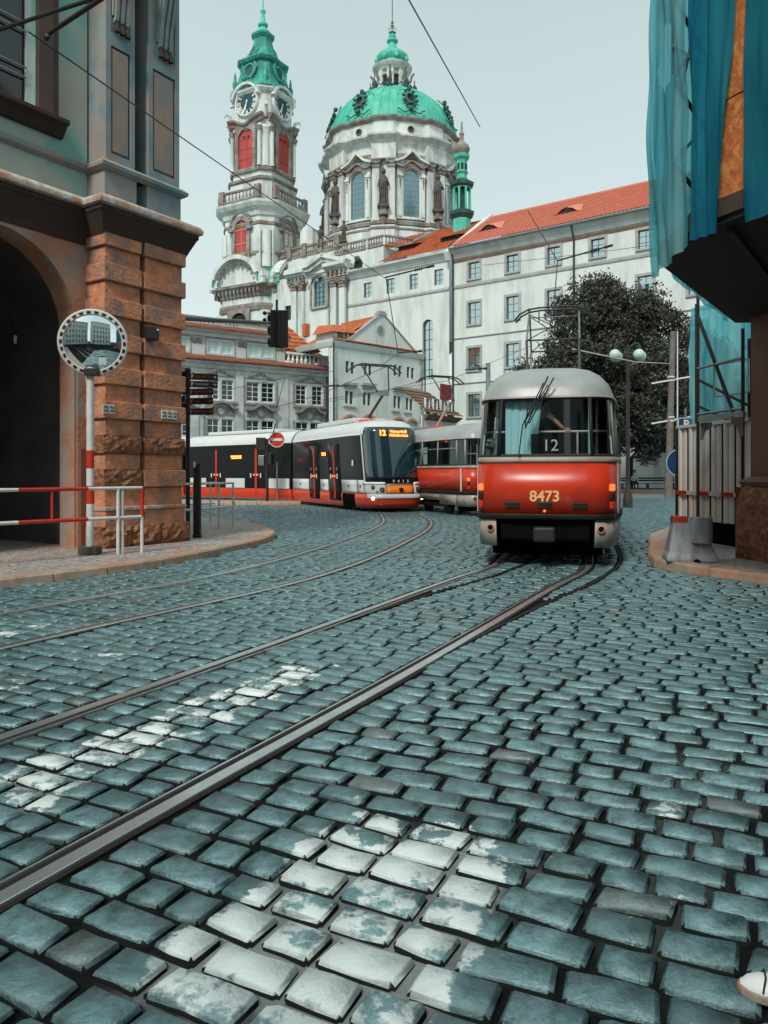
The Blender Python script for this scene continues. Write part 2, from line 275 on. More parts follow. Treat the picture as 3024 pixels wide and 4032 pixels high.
    b.inputs['IOR'].default_value = 2.05; b.inputs['Specular Tint'].default_value = (.72, .97, 1.0, 1)
    nE = noise(34, 7, .7); hh = mth('ADD', mth('ADD', mth('MULTIPLY', nB, 1.0), mth('MULTIPLY', nE, .9)), mth('ADD', mth('MULTIPLY', nD, .45), mth('MULTIPLY', k, .2)))
    bp = N(t, 'ShaderNodeBump'); bp.inputs['Strength'].default_value = .8; bp.inputs['Distance'].default_value = .0085; L.new(hh, bp.inputs['Height']); L.new(bp.outputs[0], b.inputs['Normal'])
    return m
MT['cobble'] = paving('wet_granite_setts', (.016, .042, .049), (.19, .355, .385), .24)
MT['mortar'] = paving('dark_joint_mortar', (.004, .005, .005), (.012, .013, .013), .9, joints=True, rand=0)

# ------------------------------------------------------------------ mesh builder
class MB:
    def __init__(s, M=None): s.v = []; s.f = []; s.M = M
    def add(s, vs, fs):
        b = len(s.v)
        if s.M is not None: vs = [tuple(s.M @ Vector(v)) for v in vs]
        s.v.extend(vs); s.f.extend([tuple(i + b for i in f) for f in fs]); return s
    def box(s, x0, x1, y0, y1, z0, z1):
        return s.add([(x0,y0,z0),(x1,y0,z0),(x1,y1,z0),(x0,y1,z0),(x0,y0,z1),(x1,y0,z1),(x1,y1,z1),(x0,y1,z1)],
                     [(0,3,2,1),(4,5,6,7),(0,1,5,4),(1,2,6,5),(2,3,7,6),(3,0,4,7)])
    def beam(s, p, q, w, h=None):
        p, q = Vector(p), Vector(q); h = h or w; d = (q - p).normalized()
        up = Vector((0, 0, 1)) if abs(d.z) < .95 else Vector((0, 1, 0))
        a = d.cross(up).normalized() * w / 2; b = a.cross(d).normalized() * h / 2
        vs = [tuple(c + i * a + j * b) for c in (p, q) for i, j in ((-1, -1), (1, -1), (1, 1), (-1, 1))]
        return s.add(vs, [(0,1,2,3),(7,6,5,4),(0,4,5,1),(1,5,6,2),(2,6,7,3),(3,7,4,0)])
    def tube(s, pts, r, n=8, r1=None, closed=False):
        pts = [Vector(p) for p in pts]; m = len(pts); vs = []; ref = None
        for i, p in enumerate(pts):
            if closed: d = pts[(i + 1) % m] - pts[i - 1]
            else: d = pts[min(i + 1, m - 1)] - pts[max(i - 1, 0)]
            d.normalize()
            if ref is None: ref = Vector((0, 0, 1)) if abs(d.z) < .9 else Vector((1, 0, 0))
            a = d.cross(ref).normalized(); b = a.cross(d).normalized(); ref = b
            rr = r if r1 is None else r + (r1 - r) * i / max(1, m - 1)
            if isinstance(r, (list, tuple)): rr = r[i]
            vs += [tuple(p + rr * (math.cos(2*math.pi*k/n) * a + math.sin(2*math.pi*k/n) * b)) for k in range(n)]
        fs = [(i*n+k, i*n+(k+1)%n, (i+1)*n+(k+1)%n, (i+1)*n+k) for i in range(m-1) for k in range(n)]
        if closed: fs += [((m-1)*n+k, (m-1)*n+(k+1)%n, (k+1)%n, k) for k in range(n)]
        else: fs += [tuple(range(n))[::-1], tuple((m-1)*n + k for k in range(n))]
        return s.add(vs, fs)
    def lathe(s, prof, n=16, c=(0, 0, 0), caps=True, a0=0, sq=1.0):
        vs = [(c[0] + r*math.cos(a0+2*math.pi*k/n), c[1] + sq*r*math.sin(a0+2*math.pi*k/n), c[2] + z) for r, z in prof for k in range(n)]
        m = len(prof); fs = [(i*n+k, i*n+(k+1)%n, (i+1)*n+(k+1)%n, (i+1)*n+k) for i in range(m-1) for k in range(n)]
        if caps: fs += [tuple(range(n))[::-1], tuple((m-1)*n+k for k in range(n))]
        return s.add(vs, fs)
    def prism(s, poly, z0, z1):
        n = len(poly); vs = [(x, y, z0) for x, y in poly] + [(x, y, z1) for x, y in poly]
        return s.add(vs, [tuple(range(n))[::-1], tuple(range(n, 2*n))] + [(i, (i+1)%n, n+(i+1)%n, n+i) for i in range(n)])
    def slab(s, poly, y0, y1):      # polygon in x-z extruded along y
        n = len(poly); vs = [(x, y0, z) for x, z in poly] + [(x, y1, z) for x, z in poly]
        return s.add(vs, [tuple(range(n)), tuple(range(n, 2*n))[::-1]] + [((i+1)%n, i, n+i, n+(i+1)%n) for i in range(n)])
    def sidep(s, poly, x0, x1):     # polygon in y-z extruded along x
        n = len(poly); vs = [(x0, y, z) for y, z in poly] + [(x1, y, z) for y, z in poly]
        return s.add(vs, [tuple(range(n))[::-1], tuple(range(n, 2*n))] + [(i, (i+1)%n, n+(i+1)%n, n+i) for i in range(n)])
    def sweep(s, path, prof, closed=False):   # path in plan, outside on the right hand; profile (out, z) open
        n = len(path); P = [Vector(p) for p in path]; vs = []
        for i in range(n):
            if closed or 0 < i < n - 1:
                d0 = (P[i] - P[i-1]).normalized(); d1 = (P[(i+1) % n] - P[i]).normalized()
            elif i == 0: d0 = d1 = (P[1] - P[0]).normalized()
            else: d0 = d1 = (P[-1] - P[-2]).normalized()
            n0 = Vector((d0.y, -d0.x)); n1 = Vector((d1.y, -d1.x)); nn = (n0 + n1).normalized(); k = 1 / max(.35, nn.dot(n0))
            vs += [(P[i].x + nn.x*o*k, P[i].y + nn.y*o*k, z) for o, z in prof]
        m = len(prof); fs = []
        for i in range(n if closed else n - 1):
            j = (i + 1) % n
            fs += [(i*m+k, j*m+k, j*m+k+1, i*m+k+1) for k in range(m-1)]
            fs.append((i*m+m-1, j*m+m-1, j*m, i*m))
        if not closed: fs += [tuple(range(m)), tuple((n-1)*m+k for k in range(m))[::-1]]
        return s.add(vs, fs)
    def loft(s, rings, cap=True, closed=True):
        n = len(rings[0]); vs = [p for r in rings for p in r]; fs = []
        for i in range(len(rings)-1):
            for k in range(n if closed else n-1):
                fs.append((i*n+k, i*n+(k+1)%n, (i+1)*n+(k+1)%n, (i+1)*n+k))
        if cap and closed: fs += [tuple(range(n))[::-1], tuple((len(rings)-1)*n+k for k in range(n))]
        return s.add(vs, fs)
    def ball(s, c, r, n=10, m=6, sx=1, sy=1, sz=1):
        prof = [(max(.001, r*math.sin(math.pi*i/m)), -r*math.cos(math.pi*i/m)) for i in range(m+1)]
        vs = [(c[0]+sx*q*math.cos(2*math.pi*k/n), c[1]+sy*q*math.sin(2*math.pi*k/n), c[2]+sz*z) for q, z in prof for k in range(n)]
        return s.add(vs, [(i*n+k, i*n+(k+1)%n, (i+1)*n+(k+1)%n, (i+1)*n+k) for i in range(m) for k in range(n)])
    def build(s, name, mat, parent=None, smooth=False, bevel=0, solid=0, **props):
        me = bpy.data.meshes.new(name); me.from_pydata([tuple(v) for v in s.v], [], s.f); me.validate(); me.update()
        import bmesh
        bm = bmesh.new(); bm.from_mesh(me); bmesh.ops.recalc_face_normals(bm, faces=bm.faces); bm.to_mesh(me); bm.free()
        if mat is not None: me.materials.append(MT[mat] if isinstance(mat, str) else mat)
        return obj(name, me, parent, smooth, bevel, solid, **props)
def obj(name, me, parent=None, smooth=False, bevel=0, solid=0, **props):
    if smooth:
        me.shade_smooth()
        try: me.set_sharp_from_angle(angle=R(38))
        except Exception: pass
    o = bpy.data.objects.new(name, me); COL.objects.link(o); o.parent = parent
    for k, v in props.items():
        if v is not None: o[k] = v
    if solid:
        md = o.modifiers.new('solid', 'SOLIDIFY'); md.thickness = solid; md.offset = -1
    if bevel:
        md = o.modifiers.new('bevel', 'BEVEL'); md.width = bevel; md.segments = 2; md.limit_method = 'ANGLE'; md.angle_limit = R(40)
    return o
def thing(name, label, category, loc=(0, 0, 0), rz=0.0, group=None, kind=None):
    o = bpy.data.objects.new(name, None); COL.objects.link(o); o.location = loc; o.rotation_euler = (0, 0, rz); o.empty_display_size = .3
    o['label'] = label; o['category'] = category
    if group: o['group'] = group
    if kind: o['kind'] = kind
    return o
def tag(o, label, category, group=None):
    o['label'] = label; o['category'] = category
    if group: o['group'] = group
    return o
def children(o): return [c for c in list(COL.objects) if c.parent == o]
def copy_tree(o, parent=None):
    kids = KIDS.get(o.name)
    c = o.copy(); COL.objects.link(c); c.parent = parent
    for ch in children(o): copy_tree(ch, c)
    return c
KIDS = {}
def reuse(o, loc, rz=None, scale=None, parent=None):
    c = o.copy(); COL.objects.link(c); c.location = loc; c.parent = parent if parent is not None else o.parent
    if rz is not None: c.rotation_euler = (0, 0, rz)
    if scale is not None: c.scale = scale
    return c
def text(name, body, size, mat, parent, loc, rot=(R(90), 0, 0), extrude=.004, align='CENTER', sx=1.0, bold=0.0):
    cu = bpy.data.curves.new(name, 'FONT'); cu.body = body; cu.size = size; cu.extrude = extrude; cu.align_x = align; cu.align_y = 'CENTER'; cu.offset = bold
    cu.resolution_u = 4
    t = bpy.data.objects.new(name, cu); COL.objects.link(t)
    dg = bpy.context.evaluated_depsgraph_get(); dg.update()
    me = bpy.data.meshes.new_from_object(t.evaluated_get(dg)); bpy.data.objects.remove(t); me.name = name
    me.materials.clear(); me.materials.append(MT[mat])
    o = bpy.data.objects.new(name, me); COL.objects.link(o); o.parent = parent; o.location = loc; o.rotation_euler = rot; o.scale = (sx, 1, 1)
    return o
def at(px, py, Y): return Vector(((px-1512)*Y/FPX, Y, EYE + (1862-py)*Y/FPX))
def ground(px, py, z=0.0):
    Y = (EYE - z)*FPX/(py-1862); return Vector(((px-1512)*Y/FPX, Y, z))
def arc(cx, cz, r, a0, a1, n): return [(cx + r*math.cos(R(a0+(a1-a0)*i/n)), cz + r*math.sin(R(a0+(a1-a0)*i/n))) for i in range(n+1)]
def archpoly(x0, x1, z0, zs, n=10):       # z of springing
    c = (x0+x1)/2; r = (x1-x0)/2
    return [(x0, z0), (x1, z0)] + arc(c, zs, r, 0, 180, n)
class Facade:
    """wall in a local frame: x runs right along it, y goes into it, z up"""
    def __init__(s, L, Rr):
        s.o = Vector((L[0], L[1])); d = Vector((Rr[0]-L[0], Rr[1]-L[1])); s.len = d.length; s.d = d.normalized(); s.n = Vector((-s.d.y, s.d.x)); s.rz = math.atan2(s.d.y, s.d.x)
    def x(s, px, y=0.0):
        r = (px-1512)/FPX; o = s.o + s.n*y
        return (r*o.y - o.x)/(s.d.x - r*s.d.y)
    def xz(s, px, py, y=0.0):
        x = s.x(px, y); Y = (s.o + s.d*x + s.n*y).y
        return x, EYE + (1862-py)*Y/FPX
    def z(s, px, py, y=0.0): return s.xz(px, py, y)[1]
def wall(mb, x0, x1, z0, z1, holes, y0=0.0, depth=.3):
    """front sheet at y0 with rectangular or arched holes and reveals going in; hole = (x0,x1,z0,z1,arched)"""
    xs = sorted({x0, x1, *[h[0] for h in holes], *[h[1] for h in holes]}); zs = sorted({z0, z1, *[h[2] for h in holes], *[h[3] for h in holes]})
    xs = [x for x in xs if x0 <= x <= x1]; zs = [z for z in zs if z0 <= z <= z1]
    for i in range(len(xs)-1):
        for j in range(len(zs)-1):
            cx, cz = (xs[i]+xs[i+1])/2, (zs[j]+zs[j+1])/2
            if any(h[0] < cx < h[1] and h[2] < cz < h[3] for h in holes): continue
            mb.add([(xs[i],y0,zs[j]),(xs[i+1],y0,zs[j]),(xs[i+1],y0,zs[j+1]),(xs[i],y0,zs[j+1])], [(0,1,2,3)])
    for h in holes:
        a, b, c, d = h[:4]; y1 = y0 + depth
        if len(h) > 4 and h[4]:
            r = (b-a)/2; rh = min(r, h[4] if h[4] is not True else r); m = (a+b)/2; zs_ = d - rh
            cur = [(m + r*math.cos(R(t)), zs_ + rh*math.sin(R(t))) for t in range(0, 181, 15)]
            for half in (0, 1):
                pts = cur[:7] if half == 0 else cur[6:][::-1]
                cx = b if half == 0 else a
                n = len(pts); mb.add([(cx, y0, d)] + [(p[0], y0, p[1]) for p in pts], [(0, k+1, k+2) for k in range(n-1)])
            path = [(b, c)] + cur + [(a, c), (b, c)]
        else: path = [(a, c), (b, c), (b, d), (a, d), (a, c)]
        for (p, q) in zip(path[:-1], path[1:]):
            mb.add([(p[0],y0,p[1]),(q[0],y0,q[1]),(q[0],y1,q[1]),(p[0],y1,p[1])], [(0,1,2,3)])
    return mb
def window(parent, x0, x1, z0, z1, y, nx=2, nz=3, fm='white', gm='windark', b=.05, t=.05, arch=False, mull=None, M=None, mb_y=.04, name='window'):
    f = MB(M)
    if arch:
        r = (x1-x0)/2; zs = z1-r; m = (x0+x1)/2
        out = [(x0, z0), (x1, z0)] + arc(m, zs, r, 0, 180, 10); inn = [(x0+b, z0+b), (x1-b, z0+b)] + arc(m, zs, r-b, 0, 180, 10)
        n = len(out); vs = [(p[0], y, p[1]) for p in out] + [(p[0], y, p[1]) for p in inn] + [(p[0], y+t, p[1]) for p in inn]
        f.add(vs, [(i, (i+1)%n, n+(i+1)%n, n+i) for i in range(n)] + [(n+i, n+(i+1)%n, 2*n+(i+1)%n, 2*n+i) for i in range(n)])
    else:
        f.box(x0, x0+b, y, y+t, z0, z1).box(x1-b, x1, y, y+t, z0, z1).box(x0+b, x1-b, y, y+t, z0, z0+b).box(x0+b, x1-b, y, y+t, z1-b, z1)
    w = (x1-x0)
    for i in range(1, nx):
        bb = mull if (mull and i*2 == nx) else b*.62
        xx = x0+w*i/nx; f.box(xx-bb/2, xx+bb/2, y+.005, y+t-.005, z0+b, (z1-b) if not arch else z1-b*1.2-abs((i/nx-.5)*w)*.4)
    for j in range(1, nz):
        zz = z0+(z1-z0)*j/nz; ww = 0
        if arch and zz > z1-w/2: ww = w/2-math.sqrt(max(0, (w/2)**2-(zz-(z1-w/2))**2))
        f.box(x0+b+ww, x1-b-ww, y+.01, y+t-.01, zz-b*.28, zz+b*.28)
    fo = f.build(name, fm, parent)
    p = MB(M)
    if arch: p.slab([(x0+.01, z0+.01), (x1-.01, z0+.01)] + arc((x0+x1)/2, z1-w/2, w/2-.01, 0, 180, 10), y+mb_y, y+mb_y+.015)
    else: p.box(x0+.01, x1-.01, y+mb_y, y+mb_y+.015, z0+.01, z1-.01)
    p.build('pane', gm, fo)
    return fo
def baluster_row(mb, x0, x1, y0, y1, z0, z1, n, r=.07):
    """rail, plinth and turned balusters"""
    h = z1-z0; mb.box(x0, x1, y0-.04, y1+.04, z1-h*.16, z1).box(x0, x1, y0-.04, y1+.04, z0, z0+h*.13)
    for i in range(n):
        x = x0+(x1-x0)*(i+.5)/n; q = h*.72
        mb.lathe([(r*.7, 0), (r, q*.25), (r*1.15, q*.35), (r*.5, q*.62), (r*.6, q*.8), (r*.9, q)], 6, (x, (y0+y1)/2, z0+h*.13), caps=False)
def statue(name, parent, c, h, mat='darkstone', lean=0):
    """draped standing figure: base, robe, torso, head, one raised arm"""
    m = MB(); x, y, z = c; s = h/2.0
    m.box(x-.3*s, x+.3*s, y-.3*s, y+.3*s, z, z+.12*s)
    m.lathe([(.25*s, .12*s), (.22*s, .5*s), (.18*s, .9*s), (.19*s, 1.2*s), (.23*s, 1.45*s), (.17*s, 1.6*s), (.09*s, 1.68*s), (.08*s, 1.72*s)], 9, (x, y, z), sq=.75)
    m.ball((x+lean*s, y-.02*s, z+1.85*s), .14*s, 8, 6, sz=1.2)
    m.tube([(x+.19*s, y, z+1.45*s), (x+.27*s, y-.1*s, z+1.18*s), (x+.14*s, y-.26*s, z+1.30*s)], .055*s, 6)
    m.tube([(x-.19*s, y, z+1.45*s), (x-.26*s, y-.05*s, z+1.1*s), (x-.12*s, y-.22*s, z+1.0*s)], .055*s, 6)
    for k in range(4): m.tube([(x+(-.2+.13*k)*s, y-.2*s, z+.15*s), (x+(-.12+.09*k)*s, y-.17*s, z+1.2*s)], .035*s, 5)
    return m.build(name, mat, parent, smooth=True)
# ================================================================== ground, rails, setts, kerbs
def catmull(P, step=.25):
    P = [Vector(p) for p in P]; out = []
    for i in range(len(P)-1):
        p0 = P[i-1] if i else 2*P[0]-P[1]; p1, p2 = P[i], P[i+1]; p3 = P[i+2] if i+2 < len(P) else 2*P[-1]-P[-2]
        n = max(2, int((p2-p1).length/step))
        for k in range(n):
            t = k/n; out.append(.5*((2*p1)+(-p0+p2)*t+(2*p0-5*p1+4*p2-p3)*t*t+(-p0+3*p1-3*p2+p3)*t**3))
    out.append(P[-1]); return out
def offset(path, d):
    out = []
    for i, p in enumerate(path):
        t = (path[min(i+1, len(path)-1)]-path[max(i-1, 0)]).normalized(); out.append(p + Vector((t.y, -t.x))*d)
    return out
TRACKS = dict(
 near=[(-5.0,-3.0),(-1.915,3.195),(-.39,6.22),(1.535,10.25),(2.5,12.2),(3.25,14.8),(4.6,20),(5.9,25),(8.0,33),(9.5,40)],
 far=[(-8.85,-3.0),(-3.93,6.84),(-1.53,11.6),(.05,18.1),(.68,22.7),(.66,26.5),(.36,29.8),(-1.2,34),(-4.3,39.4),(-7.6,43),(-11.5,46.5),(-20,53)],
 branch=[(2.5,12.2),(3.2,15),(3.95,19.5),(4.15,23.5),(3.75,27),(2.3,31),(.1,36.2),(-3.3,43),(-8,48.5)])
TRACKS['side'] = [(-.39,6.22),(1.15,9.0),(2.45,11.2),(3.55,13.9),(5.0,20),(6.4,26),(8.6,34)]
RAILS = []
for nm, pts in TRACKS.items():
    c = catmull(pts)
    for sgn in (-1, 1): RAILS.append((nm, offset(c, sgn*.7175)))
road = MB().add([(-400,-60,-.022),(400,-60,-.022),(400,46,-.022),(-400,46,-.022)], [(0,1,2,3)]).build('road', 'mortar', kind='structure')
MT['farpave'] = material('distant_paving', (.20,.26,.27), (.13,.17,.18), scale=1.5, rough=.5, bump=.5, bscale=3.5, coord='Object', bdist=.03)
MB().add([(-400,46,-.004),(400,46,-.004),(400,1500,-.004),(-400,1500,-.004)], [(0,1,2,3)]).build('square_paving', 'farpave', kind='structure')
labels_rail = dict(side=('unused dark tram track splitting off to the right beside the numbered red tram', 'tram track'), near=('nearer tram track running from the lower left to the red tram', 'tram track'),
                   far=('farther tram track curving left to the black fronted modern tram', 'tram track'),
                   branch=('tram track branching off beneath the large red tram towards the third tram', 'tram track'))
tr_parent = {k: thing('tram_track', v[0], v[1], group='tram tracks in the paving') for k, v in labels_rail.items()}
for ri, (nm, path) in enumerate(RAILS):
    g_ = 1 if ri % 2 == 0 else -1
    pp = [(p.x, p.y) for p in path]; zz = {'near': .0, 'far': .0, 'branch': -.0016, 'side': -.003}[nm]; rm = 'railside' if nm == 'side' else 'rail'; om = tr_parent[nm]
    head = MB().sweep(pp, [(g_*a*(.5 if nm == 'side' else 1), b-(.004 if nm == 'side' else 0)) for a, b in [(-.054,-.03),(-.054,.005),(-.050,.008),(.016,.008),(.019,.004),(.019,-.03)]])
    head.v = [(a, b, c+zz) for a, b, c in head.v]; h = head.build('rail', rm, om)
    if nm == 'side': continue
    MB().sweep(pp, [(g_*a, b) for a, b in [(.066,-.03),(.066,.005),(.080,.005),(.082,-.03)]]).build('groove_lip', rm, h).location.z = zz
    MB().sweep(pp, [(g_*a, b) for a, b in [(-.078,-.03),(-.078,-.008),(.100,-.008),(.100,-.03)]]).build('filler', 'railside', h).location.z = zz
# pavements
PL = [(-14.5,-4),(-8.4,5.1),(-5.02,9.96),(-3.72,12.0),(-2.98,14.3),(-2.58,15.9),(-2.5,17.2),(-2.85,19.0),(-4.4,22.3),(-9,27.5),(-17,35),(-26,42)]
PR = [(9.6,-2.0),(7.6,5.6),(6.1,8.6),(5.2,10.3),(4.6,11.4),(4.38,12.1),(4.5,12.9),(5.3,15.2),(6.3,17.8),(8.6,21),(14,26),(22,32)]
PI = [(-16,36.0),(-10,35.9),(-4.6,36.05),(-4.0,36.4),(-4.3,36.9),(-6.4,38.0),(-16,42.5)]
def inpoly(x, y, poly):
    c = np.zeros(len(x), bool); n = len(poly)
    for i in range(n):
        x0, y0 = poly[i]; x1, y1 = poly[(i+1) % n]
        c ^= ((y0 > y) != (y1 > y)) & (x < (x1-x0)*(y-y0)/((y1-y0) if y1 != y0 else 1e-9)+x0)
    return c
def smooth2(P, step=.3): return [(p.x, p.y) for p in catmull(P, step)]
SL, SR = smooth2(PL), smooth2(PR)
polyL = SL + [(-60,42),(-60,-4)]; polyR = SR + [(60,32),(60,-2)]
def kerbed(name, path, poly, side, closed=False, w=.26, h=.125, stone=1.05):
    o = MB().prism([(p.x, p.y) for p in offset([Vector(q) for q in path], -side*.12)]+poly[len(path):], -.03, h-.006).build(name, 'pavement', kind='structure')
    P = [Vector(p) for p in path]; acc = [0]
    for a, b in zip(P[:-1], P[1:]): acc.append(acc[-1]+(b-a).length)
    def pt(s):
        s = min(max(s, 0), acc[-1]-1e-4)
        i = next(i for i in range(len(acc)-1) if acc[i+1] > s); f = (s-acc[i])/(acc[i+1]-acc[i]); d = (P[i+1]-P[i]).normalized()
        return P[i]+(P[i+1]-P[i])*f, Vector((-d.y, d.x))*side
    s = 0
    while s < acc[-1]-.3:
        ln = stone*random.uniform(.8, 1.25); e = min(s+ln, acc[-1]); k = 3 if ln > .6 else 2
        mb = MB(); out = []; inn = []
        j = random.uniform(-.012, .012)
        for q in range(k+1):
            p, n = pt(s+.012+(e-s-.024)*q/k); out.append(p+n*j); inn.append(p+n*w)
        rings = []
        for a, b in zip(out, inn):
            n = (b-a).normalized()
            rings.append([(a.x-n.x*.02, a.y-n.y*.02, -.03), (a.x, a.y, h-.03), (a.x+n.x*.03, a.y+n.y*.03, h+j*.3), (b.x, b.y, h+j*.3), (b.x, b.y, -.03)])
        mb.loft(rings); mb.build('kerb_stone', 'kerb', o); s = e
    return o
pv1 = kerbed('pavement', SL, polyL, 1)
pv2 = kerbed('pavement', SR, polyR, -1)
pv3 = kerbed('traffic_island', smooth2(PI[:6]), smooth2(PI[:6])+[PI[6]], 1, h=.14)
# setts
rows = []; PITCH = .170
crossings = []
for nm, path in RAILS:
    a = np.array([(p.x*RN.x+p.y*RN.y, p.x*RD.x+p.y*RD.y) for p in path]); crossings.append(a)
def crossing_us(t):
    us = []
    for ci, a in enumerate(crossings):
        wd_ = .038 if RAILS[ci][0] == 'side' else .10
        t0, t1 = a[:-1, 1], a[1:, 1]; m = (t0-t)*(t1-t) <= 0
        for i in np.nonzero(m)[0]:
            if abs(t1[i]-t0[i]) < 1e-6: continue
            f = (t-t0[i])/(t1[i]-t0[i]); du = a[i+1]-a[i]; slant = np.hypot(*du)/max(.25, abs(du[1]))
            us.append((a[i, 0]+f*(a[i+1, 0]-a[i, 0]), wd_*slant))
    return sorted(us)
stones = []   # (u0,u1,t0,t1)
t = .8; k = 0
while t < 62:
    wv = PITCH*random.uniform(.93, 1.07)
    u = np.arange(-46, 24, .25); X = RD.x*t+RN.x*u; Y = RD.y*t+RN.y*u
    vis = (Y > 1.5) & (Y < 45.8) & (np.abs(X) < .54*Y+1.2)
    if vis.any():
        ua, ub = u[vis].min(), u[vis].max()
        cuts = [(ua-.2, 0)] + [c for c in crossing_us(t+wv/2) if ua < c[0] < ub] + [(ub+.2, 0)]
        far = (RD.y*t+RN.y*(ua+ub)/2) > 30
        for (c0, w0), (c1, w1) in zip(cuts[:-1], cuts[1:]):
            a, b = c0+w0, c1-w1
            if b-a < .08: continue
            n = max(1, int(round((b-a)/(.250)))); ln = rng.uniform(.72, 1.30, n); ln = np.cumsum(np.concatenate([[0], ln])); ln = a+(b-a)*ln/ln[-1]
            for i in range(n): stones.append((ln[i], ln[i+1], t, t+wv))
    t += wv; k += 1
S = np.array(stones); cu = (S[:, 0]+S[:, 1])/2; ct = (S[:, 2]+S[:, 3])/2
CX = RD.x*ct+RN.x*cu; CY = RD.y*ct+RN.y*cu
keep = ~inpoly(CX, CY, polyL) & ~inpoly(CX, CY, polyR) & ~inpoly(CX, CY, PI) & (CY < 46) & (np.abs(CX) < .54*CY+1.4)
S, CX, CY = S[keep], CX[keep], CY[keep]
vis = (np.abs(CX) < .504*CY+.10) & (CY > 2.06)
order = np.argsort(np.where(vis, CY, 1e9))[:298]
near = np.zeros(len(S), bool); near[order] = True
# nearest stones: objects sharing eight template meshes
def stone_mesh(seed):
    r = random.Random(seed); nx, ny = 5, 4; vs = []; fs = []; ph = [r.uniform(0, 6.28) for _ in range(4)]
    for j in range(ny):
        for i in range(nx):
            x = -.5+i/(nx-1); y = -.5+j/(ny-1)
            ex = abs(x)*2; ey = abs(y)*2; corner = (ex > .99) and (ey > .99)
            x2 = x*(.985 if ex > .99 else 1.74); y2 = y*(.975 if ey > .99 else 2.50)
            if corner: x2 *= .92; y2 *= .86
            x2 += .022*math.sin(2.2*y2+ph[0])+.012*math.sin(5.5*y2+ph[1]); y2 += .030*math.sin(2.4*x2+ph[2])+.016*math.sin(6.0*x2+ph[3])
            z = (0.004+r.uniform(-.004, .004)) if not (ex > .99 or ey > .99) else -.007+r.uniform(-.003, .003)
            vs.append((x2, y2, z))
    for j in range(ny-1):
        for i in range(nx-1): fs.append((j*nx+i, j*nx+i+1, (j+1)*nx+i+1, (j+1)*nx+i))
    ring = list(range(nx))+[j*nx+nx-1 for j in range(1, ny)]+[(ny-1)*nx+i for i in range(nx-2, -1, -1)]+[j*nx for j in range(ny-2, 0, -1)]
    b = len(vs)
    for q in ring: vs.append((vs[q][0]*1.015, vs[q][1]*1.02, -.045))
    n = len(ring); fs += [(ring[i], b+i, b+(i+1) % n, ring[(i+1) % n]) for i in range(n)]
    me = bpy.data.meshes.new('cobblestone'); me.from_pydata(vs, [], fs); me.materials.append(MT['cobble']); me.shade_smooth(); return me
tmpl = [stone_mesh(i) for i in range(14)]
ang = math.atan2(RN.y, RN.x); GAP = .021
for i in np.nonzero(near)[0]:
    u0, u1, t0, t1 = S[i]; o = bpy.data.objects.new('cobblestone', random.choice(tmpl)); COL.objects.link(o); o.parent = road
    o.location = (CX[i], CY[i], random.uniform(-.006, .006)); o.rotation_euler = (random.uniform(-.035, .035), random.uniform(-.035, .035), ang+random.uniform(-.05, .05)+(math.pi if random.random() < .5 else 0))
    o.scale = (u1-u0-GAP, t1-t0-GAP, 1)
def stone_batch(Sx, cx, cy, fine, name):
    n = len(Sx); hu = (Sx[:, 1]-Sx[:, 0]-GAP*(1 if fine else 1.15))/2; hv = (Sx[:, 3]-Sx[:, 2]-GAP*(1 if fine else 1.15))/2
    rx, ry = RN.x, RN.y; dx, dy = RD.x, RD.y
    if fine:
        c = .78; base = np.array([(-1,-c),(-c,-1),(c,-1),(1,-c),(1,c),(c,1),(-c,1),(-1,c)])
        lay = [(1.02, -.045), (1.0, -.010), (.91, .002)]
    else:
        base = np.array([(-1,-1),(1,-1),(1,1),(-1,1)]); lay = [(1.02, -.045), (1.0, -.010), (.92, .002)]
    m = len(base); V = []
    jit = rng.uniform(-.06, .06, (n, m, 2)); zo = rng.uniform(-.007, .007, n); tx = rng.uniform(-.03, .03, n); ty = rng.uniform(-.03, .03, n)
    for sc, z in lay:
        lu = (base[None, :, 0]*(1-(1-sc)*.7 if sc < 1 else sc)+jit[..., 0])*hu[:, None]; lv = (base[None, :, 1]*sc+jit[..., 1])*hv[:, None]
        V.append(np.stack([cx[:, None]+rx*lu+dx*lv, cy[:, None]+ry*lu+dy*lv, np.broadcast_to(z, lu.shape)+zo[:, None]+(tx[:, None]*lu+ty[:, None]*lv)*(z > -.03)], -1))
    V = np.concatenate(V, 1); per = 3*m; V = V.reshape(-1, 3)
    quads = []
    for l in range(2):
        for q in range(m): quads.append((l*m+q, l*m+(q+1) % m, (l+1)*m+(q+1) % m, (l+1)*m+q))
    quads = np.array(quads); off = (np.arange(n)*per)
    Q = (quads[None]+off[:, None, None]).reshape(-1, 4)
    top = (np.arange(2*m, 3*m)[None]+off[:, None])
    me = bpy.data.meshes.new(name); nl = Q.size+top.size; nf = len(Q)+n
    me.vertices.add(len(V)); me.vertices.foreach_set('co', V.ravel())
    me.loops.add(nl); me.loops.foreach_set('vertex_index', np.concatenate([Q.ravel(), top.ravel()]).astype(np.int32))
    me.polygons.add(nf)
    ls = np.concatenate([np.arange(len(Q))*4, Q.size+np.arange(n)*m]).astype(np.int32)
    me.polygons.foreach_set('loop_start', ls)
    me.polygons.foreach_set('loop_total', np.concatenate([np.full(len(Q), 4), np.full(n, m)]).astype(np.int32))
    me.update(calc_edges=True); me.validate(); me.materials.append(MT['cobble'])
    o = bpy.data.objects.new(name, me); COL.objects.link(o); o.parent = road; o['kind'] = 'stuff'; return o
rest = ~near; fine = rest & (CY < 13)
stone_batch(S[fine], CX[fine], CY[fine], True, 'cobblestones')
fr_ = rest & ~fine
stone_batch(S[fr_], CX[fr_], CY[fr_], False, 'distant_cobblestones')
